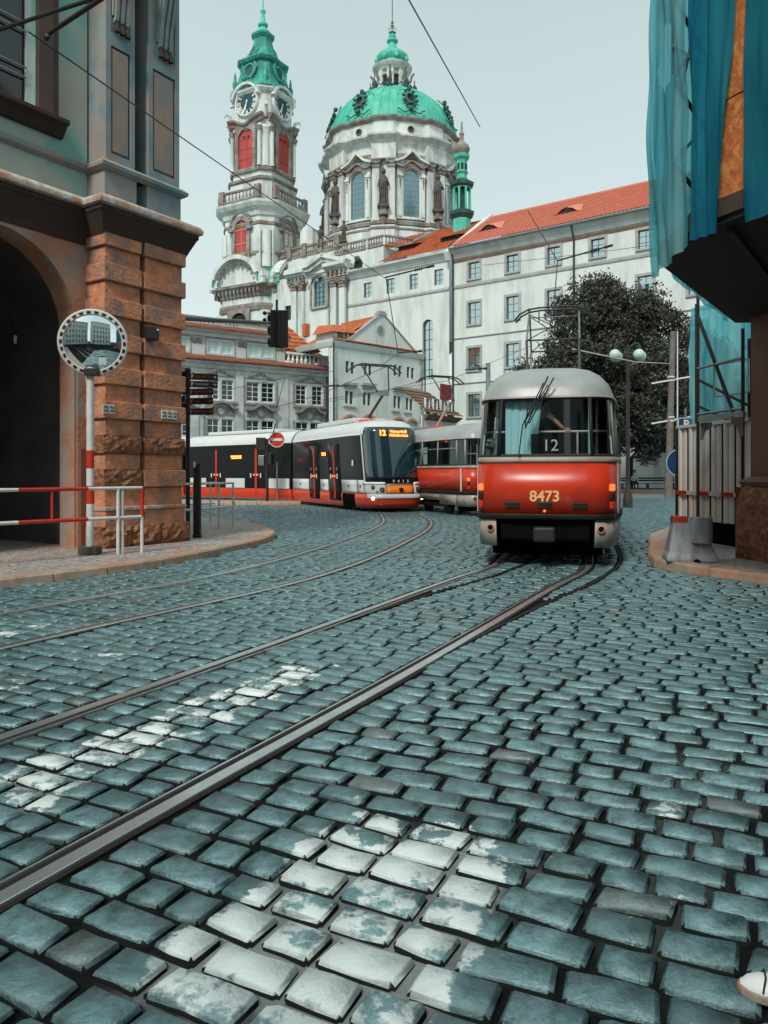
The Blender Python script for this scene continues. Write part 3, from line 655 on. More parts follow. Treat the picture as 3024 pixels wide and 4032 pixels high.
# park lawn and its kerb far right
MB().prism([(14,58),(60,52),(70,78),(12,78)], -.03, .22).build('park_lawn', 'grass', kind='structure')
MB().prism([(13.2,57.0),(60,51),(60,51.8),(13.4,57.9)], -.03, .26).build('park_kerb', 'kerb', kind='structure')

# ================================================================== corner building on the left
F = Facade((-4.13,15.5), (-4.13+.5446,15.5+.8387))
cb = thing('corner_building', 'brown stone corner building with an open archway and teal plaster upper floor', 'building', (F.o.x, F.o.y, 0), F.rz)
A0, A1, ATOP = -5.26, -2.06, 5.70
mb = MB(); wall(mb, -12, -1.83, .1, 6.25, [(A0, A1, .1, ATOP, True), (-10.4, -7.2, .1, ATOP, True)], y0=.5, depth=.5)
mb.build('arch_wall', 'sandplaster', cb)
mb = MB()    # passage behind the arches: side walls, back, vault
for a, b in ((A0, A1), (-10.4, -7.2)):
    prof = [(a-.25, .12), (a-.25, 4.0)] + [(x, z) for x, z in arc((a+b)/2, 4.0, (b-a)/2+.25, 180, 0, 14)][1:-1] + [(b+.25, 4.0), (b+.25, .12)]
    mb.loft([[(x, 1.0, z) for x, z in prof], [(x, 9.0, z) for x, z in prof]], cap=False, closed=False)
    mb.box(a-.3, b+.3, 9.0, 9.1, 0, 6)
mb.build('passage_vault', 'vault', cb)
gate = MB()
for a, b in ((A0, A1),):
    gate.box(a-.2, b+.2, 7.4, 7.5, .12, 3.2); gate.box((a+b)/2-.03, (a+b)/2+.03, 7.33, 7.4, .12, 3.2)
    for k in range(4): gate.box(a+.1+k*.8, a+.75+k*.8, 7.34, 7.4, .4, 1.4); gate.box(a+.1+k*.8, a+.75+k*.8, 7.34, 7.4, 1.6, 3.0)
gate.build('gate', 'platform', cb)
arch = MB(); n = 14       # raised archivolt band
for k in range(n):
    a0, a1 = R(180*k/n), R(180*(k+1)/n); m, r0, r1 = (A0+A1)/2, 1.6, 1.92
    arch.slab([(m+r0*math.cos(a0), 4.1+r0*math.sin(a0)), (m+r1*math.cos(a0), 4.1+r1*math.sin(a0)), (m+r1*math.cos(a1), 4.1+r1*math.sin(a1)), (m+r0*math.cos(a1), 4.1+r0*math.sin(a1))], .485, .56)
arch.build('archivolt', 'sandplaster', cb)
MB().box(A1, A1+.24, .47, .56, .12, 4.1).build('jamb_strip', 'sandplaster', cb)
MB().box(A1+.02, -1.84, .40, .5, .12, 1.95).build('plinth_panel', 'rust', cb, bevel=.01)
# pilaster blocks: every block its own part
PX = [(-1.83, -1.04), (-.92, 0.0)]
core = MB()
for a, b in PX: core.box(a+.001, b-.001, .02, .9, .1, 6.3)
core.box(-1.04, -.92, .34, .9, .1, 6.3); core.build('pier_core', 'sandstone', cb)
side = MB().box(-.5, -.002, .9, 10, .1, 6.3); side.build('side_wall', 'sandplaster', cb)
for k in range(8):
    zb = 1.23+.635*k
    for (a, b) in PX:
        rgh = k in (0, 1) and not (k == 0 and a > -1); j = random.uniform(0, .015)
        mt = 'roughstone' if rgh else 'sandstone'; fy = -.075 if not rgh else -.06
        m = MB()
        zt = min(zb+.325, 6.2)
        if rgh:   # hewn face
            nx, nz = 9, 5; x0, x1 = a-.05, b+.05 if b == 0 else b
            g = [[(x0+(x1-x0)*i/nx, fy-(random.uniform(0, .06) if 0 < i < nx and 0 < q < nz else 0), zb+(zt-zb)*q/nz) for i in range(nx+1)] for q in range(nz+1)]
            vs = [p for r_ in g for p in r_]; fs = [(q*(nx+1)+i, q*(nx+1)+i+1, (q+1)*(nx+1)+i+1, (q+1)*(nx+1)+i) for q in range(nz) for i in range(nx)]
            m.add(vs, fs); m.box(x0, x1, fy, .85, zb, zt); m.build('stone_block', mt, cb)
        else:
            m.box(a-.06, (b+.06) if b == 0 else b, fy-j, .85, zb, zt); m.build('stone_block', mt, cb, bevel=.018)
        z2 = zb+.33; z3 = zb+.63 if k < 7 else 6.2
        if z3 > z2: MB().box(a-.004, (b+.004) if b == 0 else b+.002, -.012-j, .84, z2, z3).build('stone_course', 'sandstone', cb, bevel=.008)
for (a, b) in PX:
    MB().box(a-.01, b+.01, -.02, .84, .86, 1.22).build('stone_course', 'sandstone', cb, bevel=.01)
    MB().box(a-.05, b+(.08 if b == 0 else .0), -.09, .84, .80, .87).build('base_moulding', 'ledge', cb, bevel=.015)
    MB().box(a-.03, b+(.05 if b == 0 else .0), -.06, .84, .50, .80).build('stone_course', 'sandstone', cb, bevel=.01)
xs = [-1.95, -1.32, -.62, .12]
for x0, x1 in zip(xs[:-1], xs[1:]):
    m = MB(); nx, nz = 8, 5; fy = -.13
    g = [[(x0+.006+(x1-x0-.012)*i/nx, fy-(random.uniform(0, .09) if 0 < i < nx and 0 < q < nz else 0), .12+.39*q/nz) for i in range(nx+1)] for q in range(nz+1)]
    m.add([p for r_ in g for p in r_], [(q*(nx+1)+i, q*(nx+1)+i+1, (q+1)*(nx+1)+i+1, (q+1)*(nx+1)+i) for q in range(nz) for i in range(nx)])
    m.box(x0+.006, x1-.006, fy, .84, .12, .51); m.build('base_stone', 'roughstone', cb)
m = MB(); x0 = .12
g = [[(x0+(random.uniform(0, .09) if 0 < i < 8 and 0 < q < 5 else 0), .84-.97*i/8+.0, .12+.39*q/5) for i in range(9)] for q in range(6)]
m.add([p for r_ in g for p in r_], [(q*9+i, q*9+i+1, (q+1)*9+i+1, (q+1)*9+i) for q in range(5) for i in range(8)]); m.build('base_stone', 'roughstone', cb)
MB().tube([(-.98,.14,.93),(-.98,.14,6.2)], .055, 10).build('drainpipe', 'blackmetal', cb, smooth=True)
# projecting ledge with cove below
plan = [(-12,.5),(-1.83,.5),(-1.83,0),(0,0),(0,10)]
LZ = .0
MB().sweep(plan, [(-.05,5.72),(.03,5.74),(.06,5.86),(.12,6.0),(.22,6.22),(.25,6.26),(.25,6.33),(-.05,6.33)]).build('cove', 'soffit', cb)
MB().sweep(plan, [(-.05,6.33),(.27,6.335),(.31,6.36),(.32,6.43),(.28,6.5),(.02,6.62),(-.05,6.62)]).build('ledge', 'ledge', cb, smooth=True)
# upper storey
H0, H1 = 6.6, 13.0
wx0, wx1 = F.x(20, .5)-.95, F.x(139, .5); wz0, wz1 = F.z(139, 434, .5), 10.6
up = MB(); wall(up, -12, -1.83, H0, H1, [(wx0, wx1, wz0, wz1), (wx0-4, wx1-4, wz0, wz1)], y0=.5, depth=.28); up.build('upper_wall', 'tealplaster', cb)
MB().box(-12, -1.8, .78, .9, H0, H1).build('upper_backing', 'dark', cb)
MB().box(-.6, -.004, .3, 10, H0, H1).build('upper_side_wall', 'tealplaster', cb)
def big_window(dx):
    w = window(cb, wx0+dx, wx1+dx, wz0, wz1, .62, 2, 1, 'white', 'windark', b=.10, t=.08, mull=.12)
    for zz in (wz0+.55, wz0+.72, wz0+1.35, wz0+1.5): MB().box(wx0+dx+.08, wx1+dx-.1, .59, .61, zz-.012, zz+.012).build('guard_bar', 'greymetal', w)
    f = MB().box(wx1+dx+.002, wx1+dx+.30, .40, .5, wz0-.05, H1-.6).box(wx1+dx+.30, wx1+dx+.42, .44, .5, wz0-.05, H1-.6).box(wx0+dx-.30, wx0+dx-.002, .40, .5, wz0-.05, H1-.6)
    f.build('window_surround', 'surround', cb, bevel=.012)
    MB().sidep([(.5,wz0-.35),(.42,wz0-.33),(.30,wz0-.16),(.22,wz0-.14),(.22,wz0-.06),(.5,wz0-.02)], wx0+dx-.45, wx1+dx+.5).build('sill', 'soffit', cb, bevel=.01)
big_window(0); big_window(-4)
MB().sweep(plan, [(-.03,7.08),(.03,7.08),(.10,7.13),(.11,7.19),(.03,7.26),(-.03,7.26)]).build('string_course', 'bluestone', cb, smooth=True)
UP = [(-1.83, -1.10), (-.86, 0.0)]
for a, b in UP:
    MB().box(a, b, 0, .85, H0, 7.10).build('pedestal', 'bluestone', cb, bevel=.015)
    MB().box(a+.04, b-.04, .03, .84, 7.24, H1).build('pilaster', 'bluestone', cb, bevel=.012)
    # raised border with a dark incised line round an inner panel
    l, r_, zb, zt = a+.15, b-.15, 7.42, 9.42
    fr = MB()
    fr.box(a+.04, l, .005, .03, 7.26, 12.0).box(r_, b-.04, .005, .03, 7.26, 12.0).box(l, r_, .005, .03, 7.26, zb).box(l, r_, .005, .03, zt, zt+.25)
    fr.build('panel_border', 'bluestone', cb)
    gv = MB()
    for x0, x1, z0, z1 in ((l, l+.025, zb, zt), (r_-.025, r_, zb, zt), (l, r_, zb, zb+.03), (l, r_, zt-.03, zt)): gv.box(x0, x1, .024, .031, z0, z1)
    gv.build('panel_groove', 'soffit', cb)
    MB().box(l+.04, r_-.04, .012, .03, zb+.05, zt-.05).build('panel_face', 'panelstone', cb, bevel=.01)
    m0 = (a+b)/2
    tg = MB()
    for k in (-1, 0, 1): tg.sidep([(.03,9.85),(-.05,9.9),(-.09,10.3),(-.22,10.9),(-.22,12),(.03,12)], m0+k*.12-.035, m0+k*.12+.035)
    tg.sidep([(.03,9.98),(-.02,9.98),(-.05,10.3),(-.17,10.9),(-.17,12),(.03,12)], m0-.19, m0+.19)
    tg.box(m0-.24, m0+.24, -.28, .03, 11.1, 11.22); tg.build('corbel', 'bluestone', cb)
    gt = MB()
    for k in (-1, 0, 1): gt.lathe([(.02, 0), (.055, .0), (.035, .12), (.02, .17)], 8, (m0+k*.12, -.05, 9.68))
    gt.build('guttae', 'soffit', cb, smooth=True)
MB().box(-1.10, -.86, .34, .85, H0, H1).build('recess', 'dark', cb)
MB().sweep(plan, [(-.03,12.2),(.1,12.2),(.25,12.5),(.55,12.7),(.6,12.9),(.6,13.0),(-.03,13.1)]).build('top_cornice', 'ledge', cb)
MB().add([(-12,.5,13.05),(0,0,13.05),(0,10,13.05),(-6,5,16),(-12,5,16),(-12,10,13.05)], [(0,1,3,4),(1,2,3),(2,5,4,3)]).build('roof', 'tile', cb)
# wall fittings
def plate(px, py, n, parent=cb):
    x, z = F.xz(px, py, -.09)
    for k in range(n):
        p = MB().box(x+k*.135-.06, x+k*.135+.06, -.10, -.078, z-.085, z+.085).build('number_plate', 'whitepaint', cb, bevel=.004)
        m = MB()
        for q, (dx, dz) in enumerate(((-.025, .035), (.022, .03), (-.02, -.035), (.025, -.03))):
            m.box(x+k*.135+dx-.014, x+k*.135+dx+.014, -.104, -.099, z+dz-.012-(q % 2)*.006, z+dz+.018)
        m.build('plate_print', 'blackmetal', p)
plate(415, 1610, 2); plate(645, 1632, 3)
x, z = F.xz(590, 1315, -.1); MB().box(x-.1, x+.12, -.24, -.02, z-.12, z+.13).build('camera_box', 'blackmetal', cb, bevel=.02)
MB().ball((x+.06, -.26, z+.07), .02, 8, 6).build('camera_lens', 'letter', cb)
# hanging lantern in the archway
p = at(60, 1335, 14.6); ln = thing('lantern', 'small pale lantern hanging in the dark archway', 'lantern', (p.x, p.y, p.z))
MB().tube([(0,0,.2),(0,0,1.1)], .01, 6).build('rod', 'blackmetal', ln)
MB().lathe([(.02,-.09),(.03,-.05),(.03,.05),(.02,.08)], 6, (0,0,0)).build('lamp_shade', 'globe', ln)
MB().lathe([(.05,.08),(.03,.12),(.01,.2)], 6, (0,0,0)).build('cap', 'blackmetal', ln)
# convex mirror on a striped pole
mp = Vector(((355-1512)*12.9/FPX, 12.9, .12)); mir = thing('traffic_mirror', 'round convex traffic mirror with black dashed white rim on a white pole', 'mirror', mp)
MB().box(-.16,.16,-.14,.14,-.002,.14).build('base_block', 'darkstone', mir, bevel=.02)
MB().tube([(0,0,.13),(0,0,3.15)], .062, 14).build('pole', 'whitepaint', mir, smooth=True)
for zz in (1.62, 1.02): MB().tube([(0,0,zz-.16),(0,0,zz+.14)], .066, 14).build('red_band', 'redpaint', mir, smooth=True)
mc = at(367, 1350, 12.9)-mp; Rm = 131*12.9/FPX
rz_m = math.atan2(-mp.x+.6, mp.y) ; head = bpy.data.objects.new('mirror_frame', None)
Mh = Matrix.Translation(mc) @ Matrix.Rotation(R(16), 4, 'Z') @ Matrix.Rotation(R(7), 4, 'X')
fr = MB(Mh); Lp = []
rimM = Mh @ Matrix.Rotation(R(90), 4, 'X')
rm = MB(rimM).lathe([(Rm-.105, .055), (Rm-.09, .075), (Rm-.02, .07), (Rm, .045), (Rm, .0), (Rm-.03, -.05), (.02, -.12)], 48, caps=False)
rim = rm.build('rim', 'whitepaint', mir, smooth=True)
for k in range(26):
    a = 2*math.pi*k/26; q = Matrix.Rotation(a, 4, 'Z')
    MB(rimM @ q).box(Rm-.082, Rm-.038, -.034, .034, .070, .0795).build('dash', 'blackmetal', rim, bevel=.006)
Rs = 1.25; rr = Rm-.10
prof = [(max(.001, rr*i/10), .055+math.sqrt(Rs*Rs-(rr*i/10)**2)-math.sqrt(Rs*Rs-rr*rr)) for i in range(11)]
MB(rimM).lathe(prof, 48, caps=False).build('mirror_face', 'mirror', mir, smooth=True)
MB().box(-.06,.16,-.13,.07,3.02,3.14).build('clamp', 'blackmetal', mir, bevel=.01)
st = MB(Mh).box(.10,.22,-.20,-.188,-.36,-.24).build('sticker', 'whitepaint', mir)
# railing in front of the arch
def railing(name, label, P, H, zs, posts, r, mat='whitepaint', group=None, redspan=None):
    t = thing(name, label, 'railing', (P[0][0], P[0][1], .12), group=group); o = Vector(P[0])
    loc = [(p[0]-o.x, p[1]-o.y) for p in P]
    for i, z in enumerate(zs):
        MB().tube([(x, y, z) for x, y in loc], r, 10).build('rail_bar', mat, t, smooth=True)
    for k, (x, y) in enumerate(posts):
        MB().tube([(x-o.x, y-o.y, -.05), (x-o.x, y-o.y, H)], r, 10).build('post', mat, t, smooth=True)
    return t
P0, P1 = Vector((-6.2,10.95)), Vector((-4.21,13.25)); d = (P1-P0)
def rp(px):    # point on the railing line under an image column
    r = (px-1512)/FPX; k = (r*P0.y-P0.x)/(d.x-r*d.y); return P0+d*k
t = railing('railing', 'white tube railing in front of the stone archway beside the round mirror', [P0, P1], 1.12, (.62, 1.12), [rp(465), rp(480)-Vector((0,-.02)), P1], .030)
b0, b1 = rp(70)-P0, rp(345)-P0
for z in (.62, 1.12):
    MB().tube([(b0.x, b0.y, z), (b1.x, b1.y, z)], .032, 10).build('red_sleeve', 'redpaint', t, smooth=True)
q = rp(205)-P0; MB().tube([(q.x, q.y, .62), (q.x, q.y, 1.12)], .022, 8).build('brace', 'redpaint', t, smooth=True)
q = P1-P0; MB().tube([(q.x, q.y, .62), (q.x, q.y, 1.12)], .034, 8).build('brace', 'redpaint', t, smooth=True)
# catenary bracket fixed to the upper wall
a = at(188, 135, 11.45); b = at(430, -25, 10.9)
br = thing('wire_bracket', 'black tubular catenary bracket slanting across the upper window wall', 'bracket', a)
MB().tube([(0,0,0), tuple(b-a)], .035, 10).build('tube', 'blackmetal', br, smooth=True)
MB().ball((0,0,-.05), .06, 10, 8).build('joint', 'blackmetal', br, smooth=True)
ins = MB()
for k in range(4): ins.lathe([(.015,0),(.035,.012),(.015,.024)], 10, (.01+k*.012,0,-.16+.03*k))
ins.build('insulator', 'greymetal', br, smooth=True)
w = F.n*.0; MB().tube([tuple(b-a), tuple(b-a+Vector((-2.2,1.1,.1)))], .03, 8).build('wall_tie', 'blackmetal', br, smooth=True)
# ================================================================== monastery range, church, palaces
def building(name, label, Fc, group=None, z=0): return thing(name, label, 'building', (Fc.o.x, Fc.o.y, z), Fc.rz, group)
def simple_window(t, Fc, cx, cz, w, h, fm='darkframe', gm='winsky', nx=2, nz=3, surround=None, sill=True, y=.18, arch=False, b=.06):
    win = window(t, cx-w/2, cx+w/2, cz-h/2, cz+h/2, y, nx, nz, fm, gm, b=b, arch=arch)
    if surround:
        s = .24; m = MB()
        if arch:
            path = [(cx-w/2-s/2, cz-h/2)] + arc(cx, cz+h/2-w/2, w/2+s/2, 180, 0, 10) + [(cx+w/2+s/2, cz-h/2)]
            for (p, q) in zip(path[:-1], path[1:]): m.beam((p[0], -.03, p[1]), (q[0], -.03, q[1]), s, .08)
        else:
            m.slab([(cx-w/2-s, cz-h/2-s), (cx+w/2+s, cz-h/2-s), (cx+w/2+s, cz+h/2+s), (cx-w/2-s, cz+h/2+s), (cx-w/2-s, cz-h/2), (cx-w/2, cz-h/2), (cx-w/2, cz+h/2), (cx+w/2, cz+h/2), (cx+w/2, cz-h/2), (cx-w/2-s, cz-h/2)][:1] + [], 0, 0) if False else None
            m.box(cx-w/2-s, cx-w/2, -.06, .02, cz-h/2-s, cz+h/2+s).box(cx+w/2, cx+w/2+s, -.06, .02, cz-h/2-s, cz+h/2+s).box(cx-w/2, cx+w/2, -.06, .02, cz+h/2, cz+h/2+s).box(cx-w/2, cx+w/2, -.06, .02, cz-h/2-s, cz-h/2)
        m.build('surround', surround, win)
    if sill: MB().box(cx-w/2-.2, cx+w/2+.2, -.16, .1, cz-h/2-.2, cz-h/2-.08).build('sill', 'walltrim', win)
    return win
# ---- A: long grey-white range on the right
FA = Facade((7,77), (7.8,76.4))
A = building('monastery_range', 'long pale four storey building with pink orange roof and dark crossed windows', FA)
EA = 23.9
winsA = []
for i in range(10):
    cx = 2.42+4.22*i
    for cz, w, h in ((21.6, 1.25, 1.6), (17.35, 1.3, 2.15), (12.8, 1.35, 2.2), (8.2, 1.35, 2.2), (3.8, 1.3, 2.0)): winsA.append((cx, cz, w, h))
mb = MB(); wall(mb, 0, 45, 0, EA, [(c-w/2, c+w/2, z-h/2, z+h/2) for c, z, w, h in winsA], depth=.3)
mb.box(44.9, 45, 0.01, 12, 0, EA).box(0, 45, .31, .4, 0, EA); mb.build('facade', 'wall', A)
for c, z, w, h in winsA: simple_window(A, FA, c, z, w, h, surround='walltrim')
front = [(-.01,0),(45,0),(45.01,12)]
MB().sweep(front, [(0,EA-.9),(.12,EA-.85),(.2,EA-.5),(.45,EA-.25),(.7,EA-.1),(.75,EA+.12),(0,EA+.2)]).build('cornice', 'wall', A)
MB().sweep(front, [(0,EA-1.25),(.06,EA-1.25),(.08,EA-1.0),(0,EA-.95)]).build('frieze_band', 'browntrim', A)
for z0, h in ((20.05, .35), (14.95, .12), (10.4, .12)): MB().sweep(front, [(0,z0),(.09,z0),(.12,z0+h*.5),(.09,z0+h),(0,z0+h)]).build('string_course', 'walltrim', A)
def tiled_roof(name, mat, parent, corners, nrow, ncol):
    """slope from eave line (a,b) to ridge line (d,c) built of overlapping courses with rounded tile columns"""
    a, b, c, d = [Vector(p) for p in corners]; vs = []; fs = []; nn = (b-a).cross(d-a).normalized()
    if nn.z < 0: nn = -nn
    cols = ncol*2
    for r in range(nrow):
        for e in (0, 1):
            f = (r+e)/nrow; l, q = a.lerp(d, f), b.lerp(c, f)
            for i in range(cols+1):
                up = (.10 if e == 0 else .02)+(.055 if i % 2 == 0 else 0); vs.append(tuple(l.lerp(q, i/cols)+nn*up))
    for r in range(nrow):
        for i in range(cols):
            k = r*2*(cols+1)+i; fs.append((k, k+1, k+cols+2, k+cols+1))
            if r: p = k-(cols+1); fs.append((p, p+1, k+1, k))
    o = MB().add(vs, fs).build(name, mat, parent); o['kind'] = 'stuff'; return o
RZ = 29.4
tiled_roof('roof_tiles', 'tilepink', A, [(-.0,-.75,EA+.15),(45,-.75,EA+.15),(45,8,RZ),(.0,8,RZ)], 26, 120)
MB().add([(0,8,RZ),(45,8,RZ),(45,16,EA),(0,16,EA),(45,0,EA)], [(0,1,2,3),(1,4,2)]).build('rear_roof', 'tilepink', A)
MB().box(0, 45, 7.9, 8.15, RZ+.0, RZ+.16).build('ridge', 'tilepink', A)
MB().tube([(-.02,-.85,EA+.05),(45,-.85,EA+.05)], .13, 8).build('gutter', 'greymetal', A, smooth=True)
MB().sidep([(-1.0,EA-.2),(8.2,RZ+.55),(8.2,RZ-.4),(-.6,EA-1.0)], -.55, .0).build('fire_wall', 'wall', A)
for px, py in ((1925, 917), (2232, 862), (2640, 795)):
    x = FA.x(px, 2.6)
    for e in (0,):
        f = 3.2/8.75; y = 2.6; zz = EA+.15+(RZ-EA-.15)*(y+.75)/8.75
        prof = [(-1.5, 0), (-1.0, .18), (-.5, .52), (0, .66), (.5, .52), (1.0, .18), (1.5, 0)]
        m = MB(); m.loft([[(x+p[0], y-.1, zz+p[1]) for p in prof], [(x+p[0]*.6, y+1.8, zz+1.35+p[1]*.1) for p in prof]], cap=False, closed=False)
        dm = m.build('dormer', 'tilepink', A, smooth=True)
        MB().slab([(x+p[0]*.82, zz+p[1]*.82) for p in prof], y-.02, y+.06).build('vent', 'slate', dm)
MB().tube([(0.0,-.3,EA-.3),(.05,-.16,EA-1.2),(.05,-.16,0)], .10, 8).build('downpipe', 'darkframe', A, smooth=True)
xd = FA.x(2262); MB().tube([(xd,-.8,EA),(xd,-.16,EA-1.3),(xd,-.16,0)], .09, 8).build('downpipe', 'darkframe', A, smooth=True)
# ---- B: middle wing with orange roof
B = building('middle_wing', 'pale wing with orange roof between the church and the longer monastery range', FA)
bw = [(FA.x(p), 21.6, 1.1, 1.6) for p in (1445, 1535, 1627, 1725)]
xa, za = FA.xz(1680, 1257); xa0, zb = FA.xz(1661, 1385); xa1 = FA.x(1702)
mb = MB(); wall(mb, -16.4, -.56, 0, EA-.1, [(c-w/2, c+w/2, z-h/2, z+h/2) for c, z, w, h in bw] + [(xa0, xa1, 11.2, za, True)], y0=.12, depth=.45)
mb.build('facade', 'wall', B)
for c, z, w, h in bw: simple_window(B, FA, c, z, w, h, sill=False, y=.3)
simple_window(B, FA, (xa0+xa1)/2, (11.2+za)/2, xa1-xa0, za-11.2, arch=True, nx=2, nz=6, y=.4, sill=False, b=.1)
MB().sweep([(-16.4,.12),(-.56,.12)], [(0,20.05),(.09,20.05),(.12,20.2),(0,20.4)]).build('string_course', 'walltrim', B)
MB().sweep([(-14.6,.12),(-.56,.12)], [(0,EA-.9),(.15,EA-.8),(.4,EA-.35),(.75,EA-.15),(.8,EA+.05),(0,EA+.1)]).build('cornice', 'wall', B)
tiled_roof('roof_tiles', 'tile', B, [(-9.0,-.7,EA+.1),(-.56,-.7,EA+.1),(-.56,8.6,RZ+.2),(-7.2,8.6,RZ+.2)], 26, 30)
tiled_roof('roof_tiles', 'tile', B, [(-14.8,3.0,EA+2.7),(-8.2,3.0,EA+2.7),(-8.8,8.6,RZ+.2),(-11.5,8.6,RZ+.2)], 14, 22)
MB().add([(-9,-.7,EA+.1),(-8.2,3,EA+2.7),(-8.8,8.6,RZ+.2),(-7.2,8.6,RZ+.2)], [(0,1,2,3)]).build('roof_valley', 'greymetal', B)
blk = MB().box(-16.4, -9.2, .5, 5, EA-.2, EA+2.3); blk.build('terrace_block', 'wall', B)
for i, (x0, x1) in enumerate(((-16.3,-14.2),(-14.0,-11.7),(-11.4,-9.3))):
    m = MB(); baluster_row(m, x0, x1, .45, .65, EA+2.35, EA+3.55, 6, .14); m.build('balustrade', 'churchtrim', B)
m = MB(); Mr = Matrix.Translation((-9.2,.55,0)) @ Matrix.Rotation(R(60), 4, 'Z'); m.M = Mr; baluster_row(m, .1, 3.6, -.1, .1, EA+2.35, EA+3.55, 9, .14); m.build('balustrade', 'churchtrim', B)
MB().slab([(-13.3,EA+.1),(-12.1,EA+.1)]+arc(-12.7,EA+.9,.6,0,180,8), .45, .5).build('niche', 'slate', B)
MB().ball((-12.7,.3,EA+1.45), .35, 8, 6).build('bust', 'darkstone', B, smooth=True)
for px, py in ((1607, 985), (1775, 950)):
    x = FA.x(px, 2.5); y = 2.2; zz = EA+.1+(RZ-EA)*(y+.7)/9.3
    m = MB().box(x-1.0, x+1.0, y-.1, y+1.2, zz-.1, zz+.55); dm = m.build('dormer', 'slate', B)
    MB().add([(x-1.15,y-.4,zz+.5),(x+1.15,y-.4,zz+.5),(x+1.15,y+1.8,zz+1.2),(x-1.15,y+1.8,zz+1.2)], [(0,1,2,3)]).build('dormer_roof', 'tile', dm, solid=.08)
# ---- the church
CH = thing('church', 'baroque church with green copper dome and clock tower above the square', 'church', (0,0,0))
# nave wall with pediment: in the same wall line
nav = bpy.data.objects.new('nave', None)
Rx = Matrix.Translation((FA.o.x, FA.o.y, 0)) @ Matrix.Rotation(FA.rz, 4, 'Z')
def cz(px, py, y=0): return FA.xz(px, py, y)
n0, n1 = -27.5, -16.4
wx, wz0_ = cz(1258, 1207, -.3)[0], cz(1258, 1207, -.3)[1]; wzt = cz(1258, 1090, -.3)[1]
h = [(wx-.95, wx+.95, wz0_, wzt, True), (cz(1143,1260)[0]-.6, cz(1143,1260)[0]+.6, cz(1143,1262)[1], cz(1143,1205)[1])]
mb = MB(Rx); wall(mb, n0, n1, 0, 24.6, h, y0=-.3, depth=.5); mb.box(n0, n1, .21, 4, 0, 24.6); mb.box(n1-.02, n1, -.3, .3, 0, 24.6)
NV = mb.build('nave_wall', 'church', CH)
window(NV, wx-.93, wx+.93, wz0_, wzt, -.02, 3, 6, 'darkframe', 'winteal', b=.1, arch=True, M=Rx)
window(NV, h[1][0], h[1][1], h[1][2], h[1][3], -.02, 2, 2, 'darkframe', 'windark', b=.09, M=Rx)
m = MB(Rx); pth = [(wx-1.25, wz0_-.2), (wx-1.25, wzt-1)] + arc(wx, wzt-1, 1.25, 180, 0, 10)[1:] + [(wx+1.25, wz0_-.2), (wx-1.25, wz0_-.2)]
for p, q in zip(pth[:-1], pth[1:]): m.beam((p[0],-.36,p[1]), (q[0],-.36,q[1]), .3, .14)
m.build('window_surround', 'churchtrim', NV)
def nz_(px, py): return cz(px, py, -.3)
# pilasters with capitals
for px in (1163, 1192, 1318, 1352):
    x, zt = nz_(px, 1150 if px < 1250 else 1135); m = MB(Rx).box(x-.42, x+.42, -.62, -.28, 0, zt); pl = m.build('pilaster', 'church', NV)
    m = MB(Rx)
    for k, (w, z0, z1) in enumerate(((.42,0,.15),(.46,.15,.5),(.55,.5,.8),(.66,.8,1.0),(.72,1.0,1.15))): m.box(x-w, x+w, -.62-(w-.42), -.28, zt+z0, zt+z1)
    for sx in (-1, 1): m.ball((x+sx*.5,-.8,zt+.75), .2, 8, 6)
    m.build('capital', 'churchtrim', pl)
def cornice_seg(x0, x1, z, out=1.1, hh=1.5, y=-.3, name='cornice', par=NV, mat='church'):
    o = MB(Rx).sidep([(y,z),(y-out*.25,z+.05),(y-out*.3,z+hh*.35),(y-out*.7,z+hh*.6),(y-out,z+hh*.75),(y-out,z+hh),(y,z+hh*1.05)], x0, x1).build(name, mat, par)
    n = max(2, int((x1-x0)/.55))
    for k in range(n):
        x = x0+(x1-x0)*(k+.5)/n; MB(Rx).box(x-.12, x+.12, y-out*.62, y-.05, z+hh*.12, z+hh*.52).build('dentil', 'churchtrim', o)
    return o
xl0, zl = nz_(1150, 1118); xl1 = nz_(1205, 1110)[0]; cornice_seg(xl0-.4, xl1+.3, zl-.3)
xr0, zr = nz_(1300, 1100); xr1 = nz_(1366, 1095)[0]; cornice_seg(xr0-.3, xr1+.4, zl-.3)
# broken raking pediment
ap = nz_(1240, 1048)
for (p, q) in (((xl0-.4, zl+1.2), (ap[0]-.3, ap[1])), ((ap[0]-.35, ap[1]), (xr0-.4, zl+2.4)), ((xr0-.6, zl+2.3), (xr1+.5, zl+1.15))):
    m = MB(Rx); m.beam((p[0],-.75,p[1]), (q[0],-.75,q[1]), 1.0, .42); m.beam((p[0],-.6,p[1]-.45), (q[0],-.6,q[1]-.45), .7, .4); m.build('raking_cornice', 'church', NV)
MB(Rx).slab([(xl0-.3,24.4),(xr1+.4,24.4),(xr1+.4,24.9),(ap[0],ap[1]-.1),(xl0-.3,24.9)], -.45, .3).build('pediment_face', 'church', NV)
for dx in (-1.6, -.8, 0, .8, 1.6): MB(Rx).ball((ap[0]+dx,-.75,ap[1]-1.5-abs(dx)*.5), .17, 8, 6, sz=1.5).build('swag', 'churchtrim', NV)
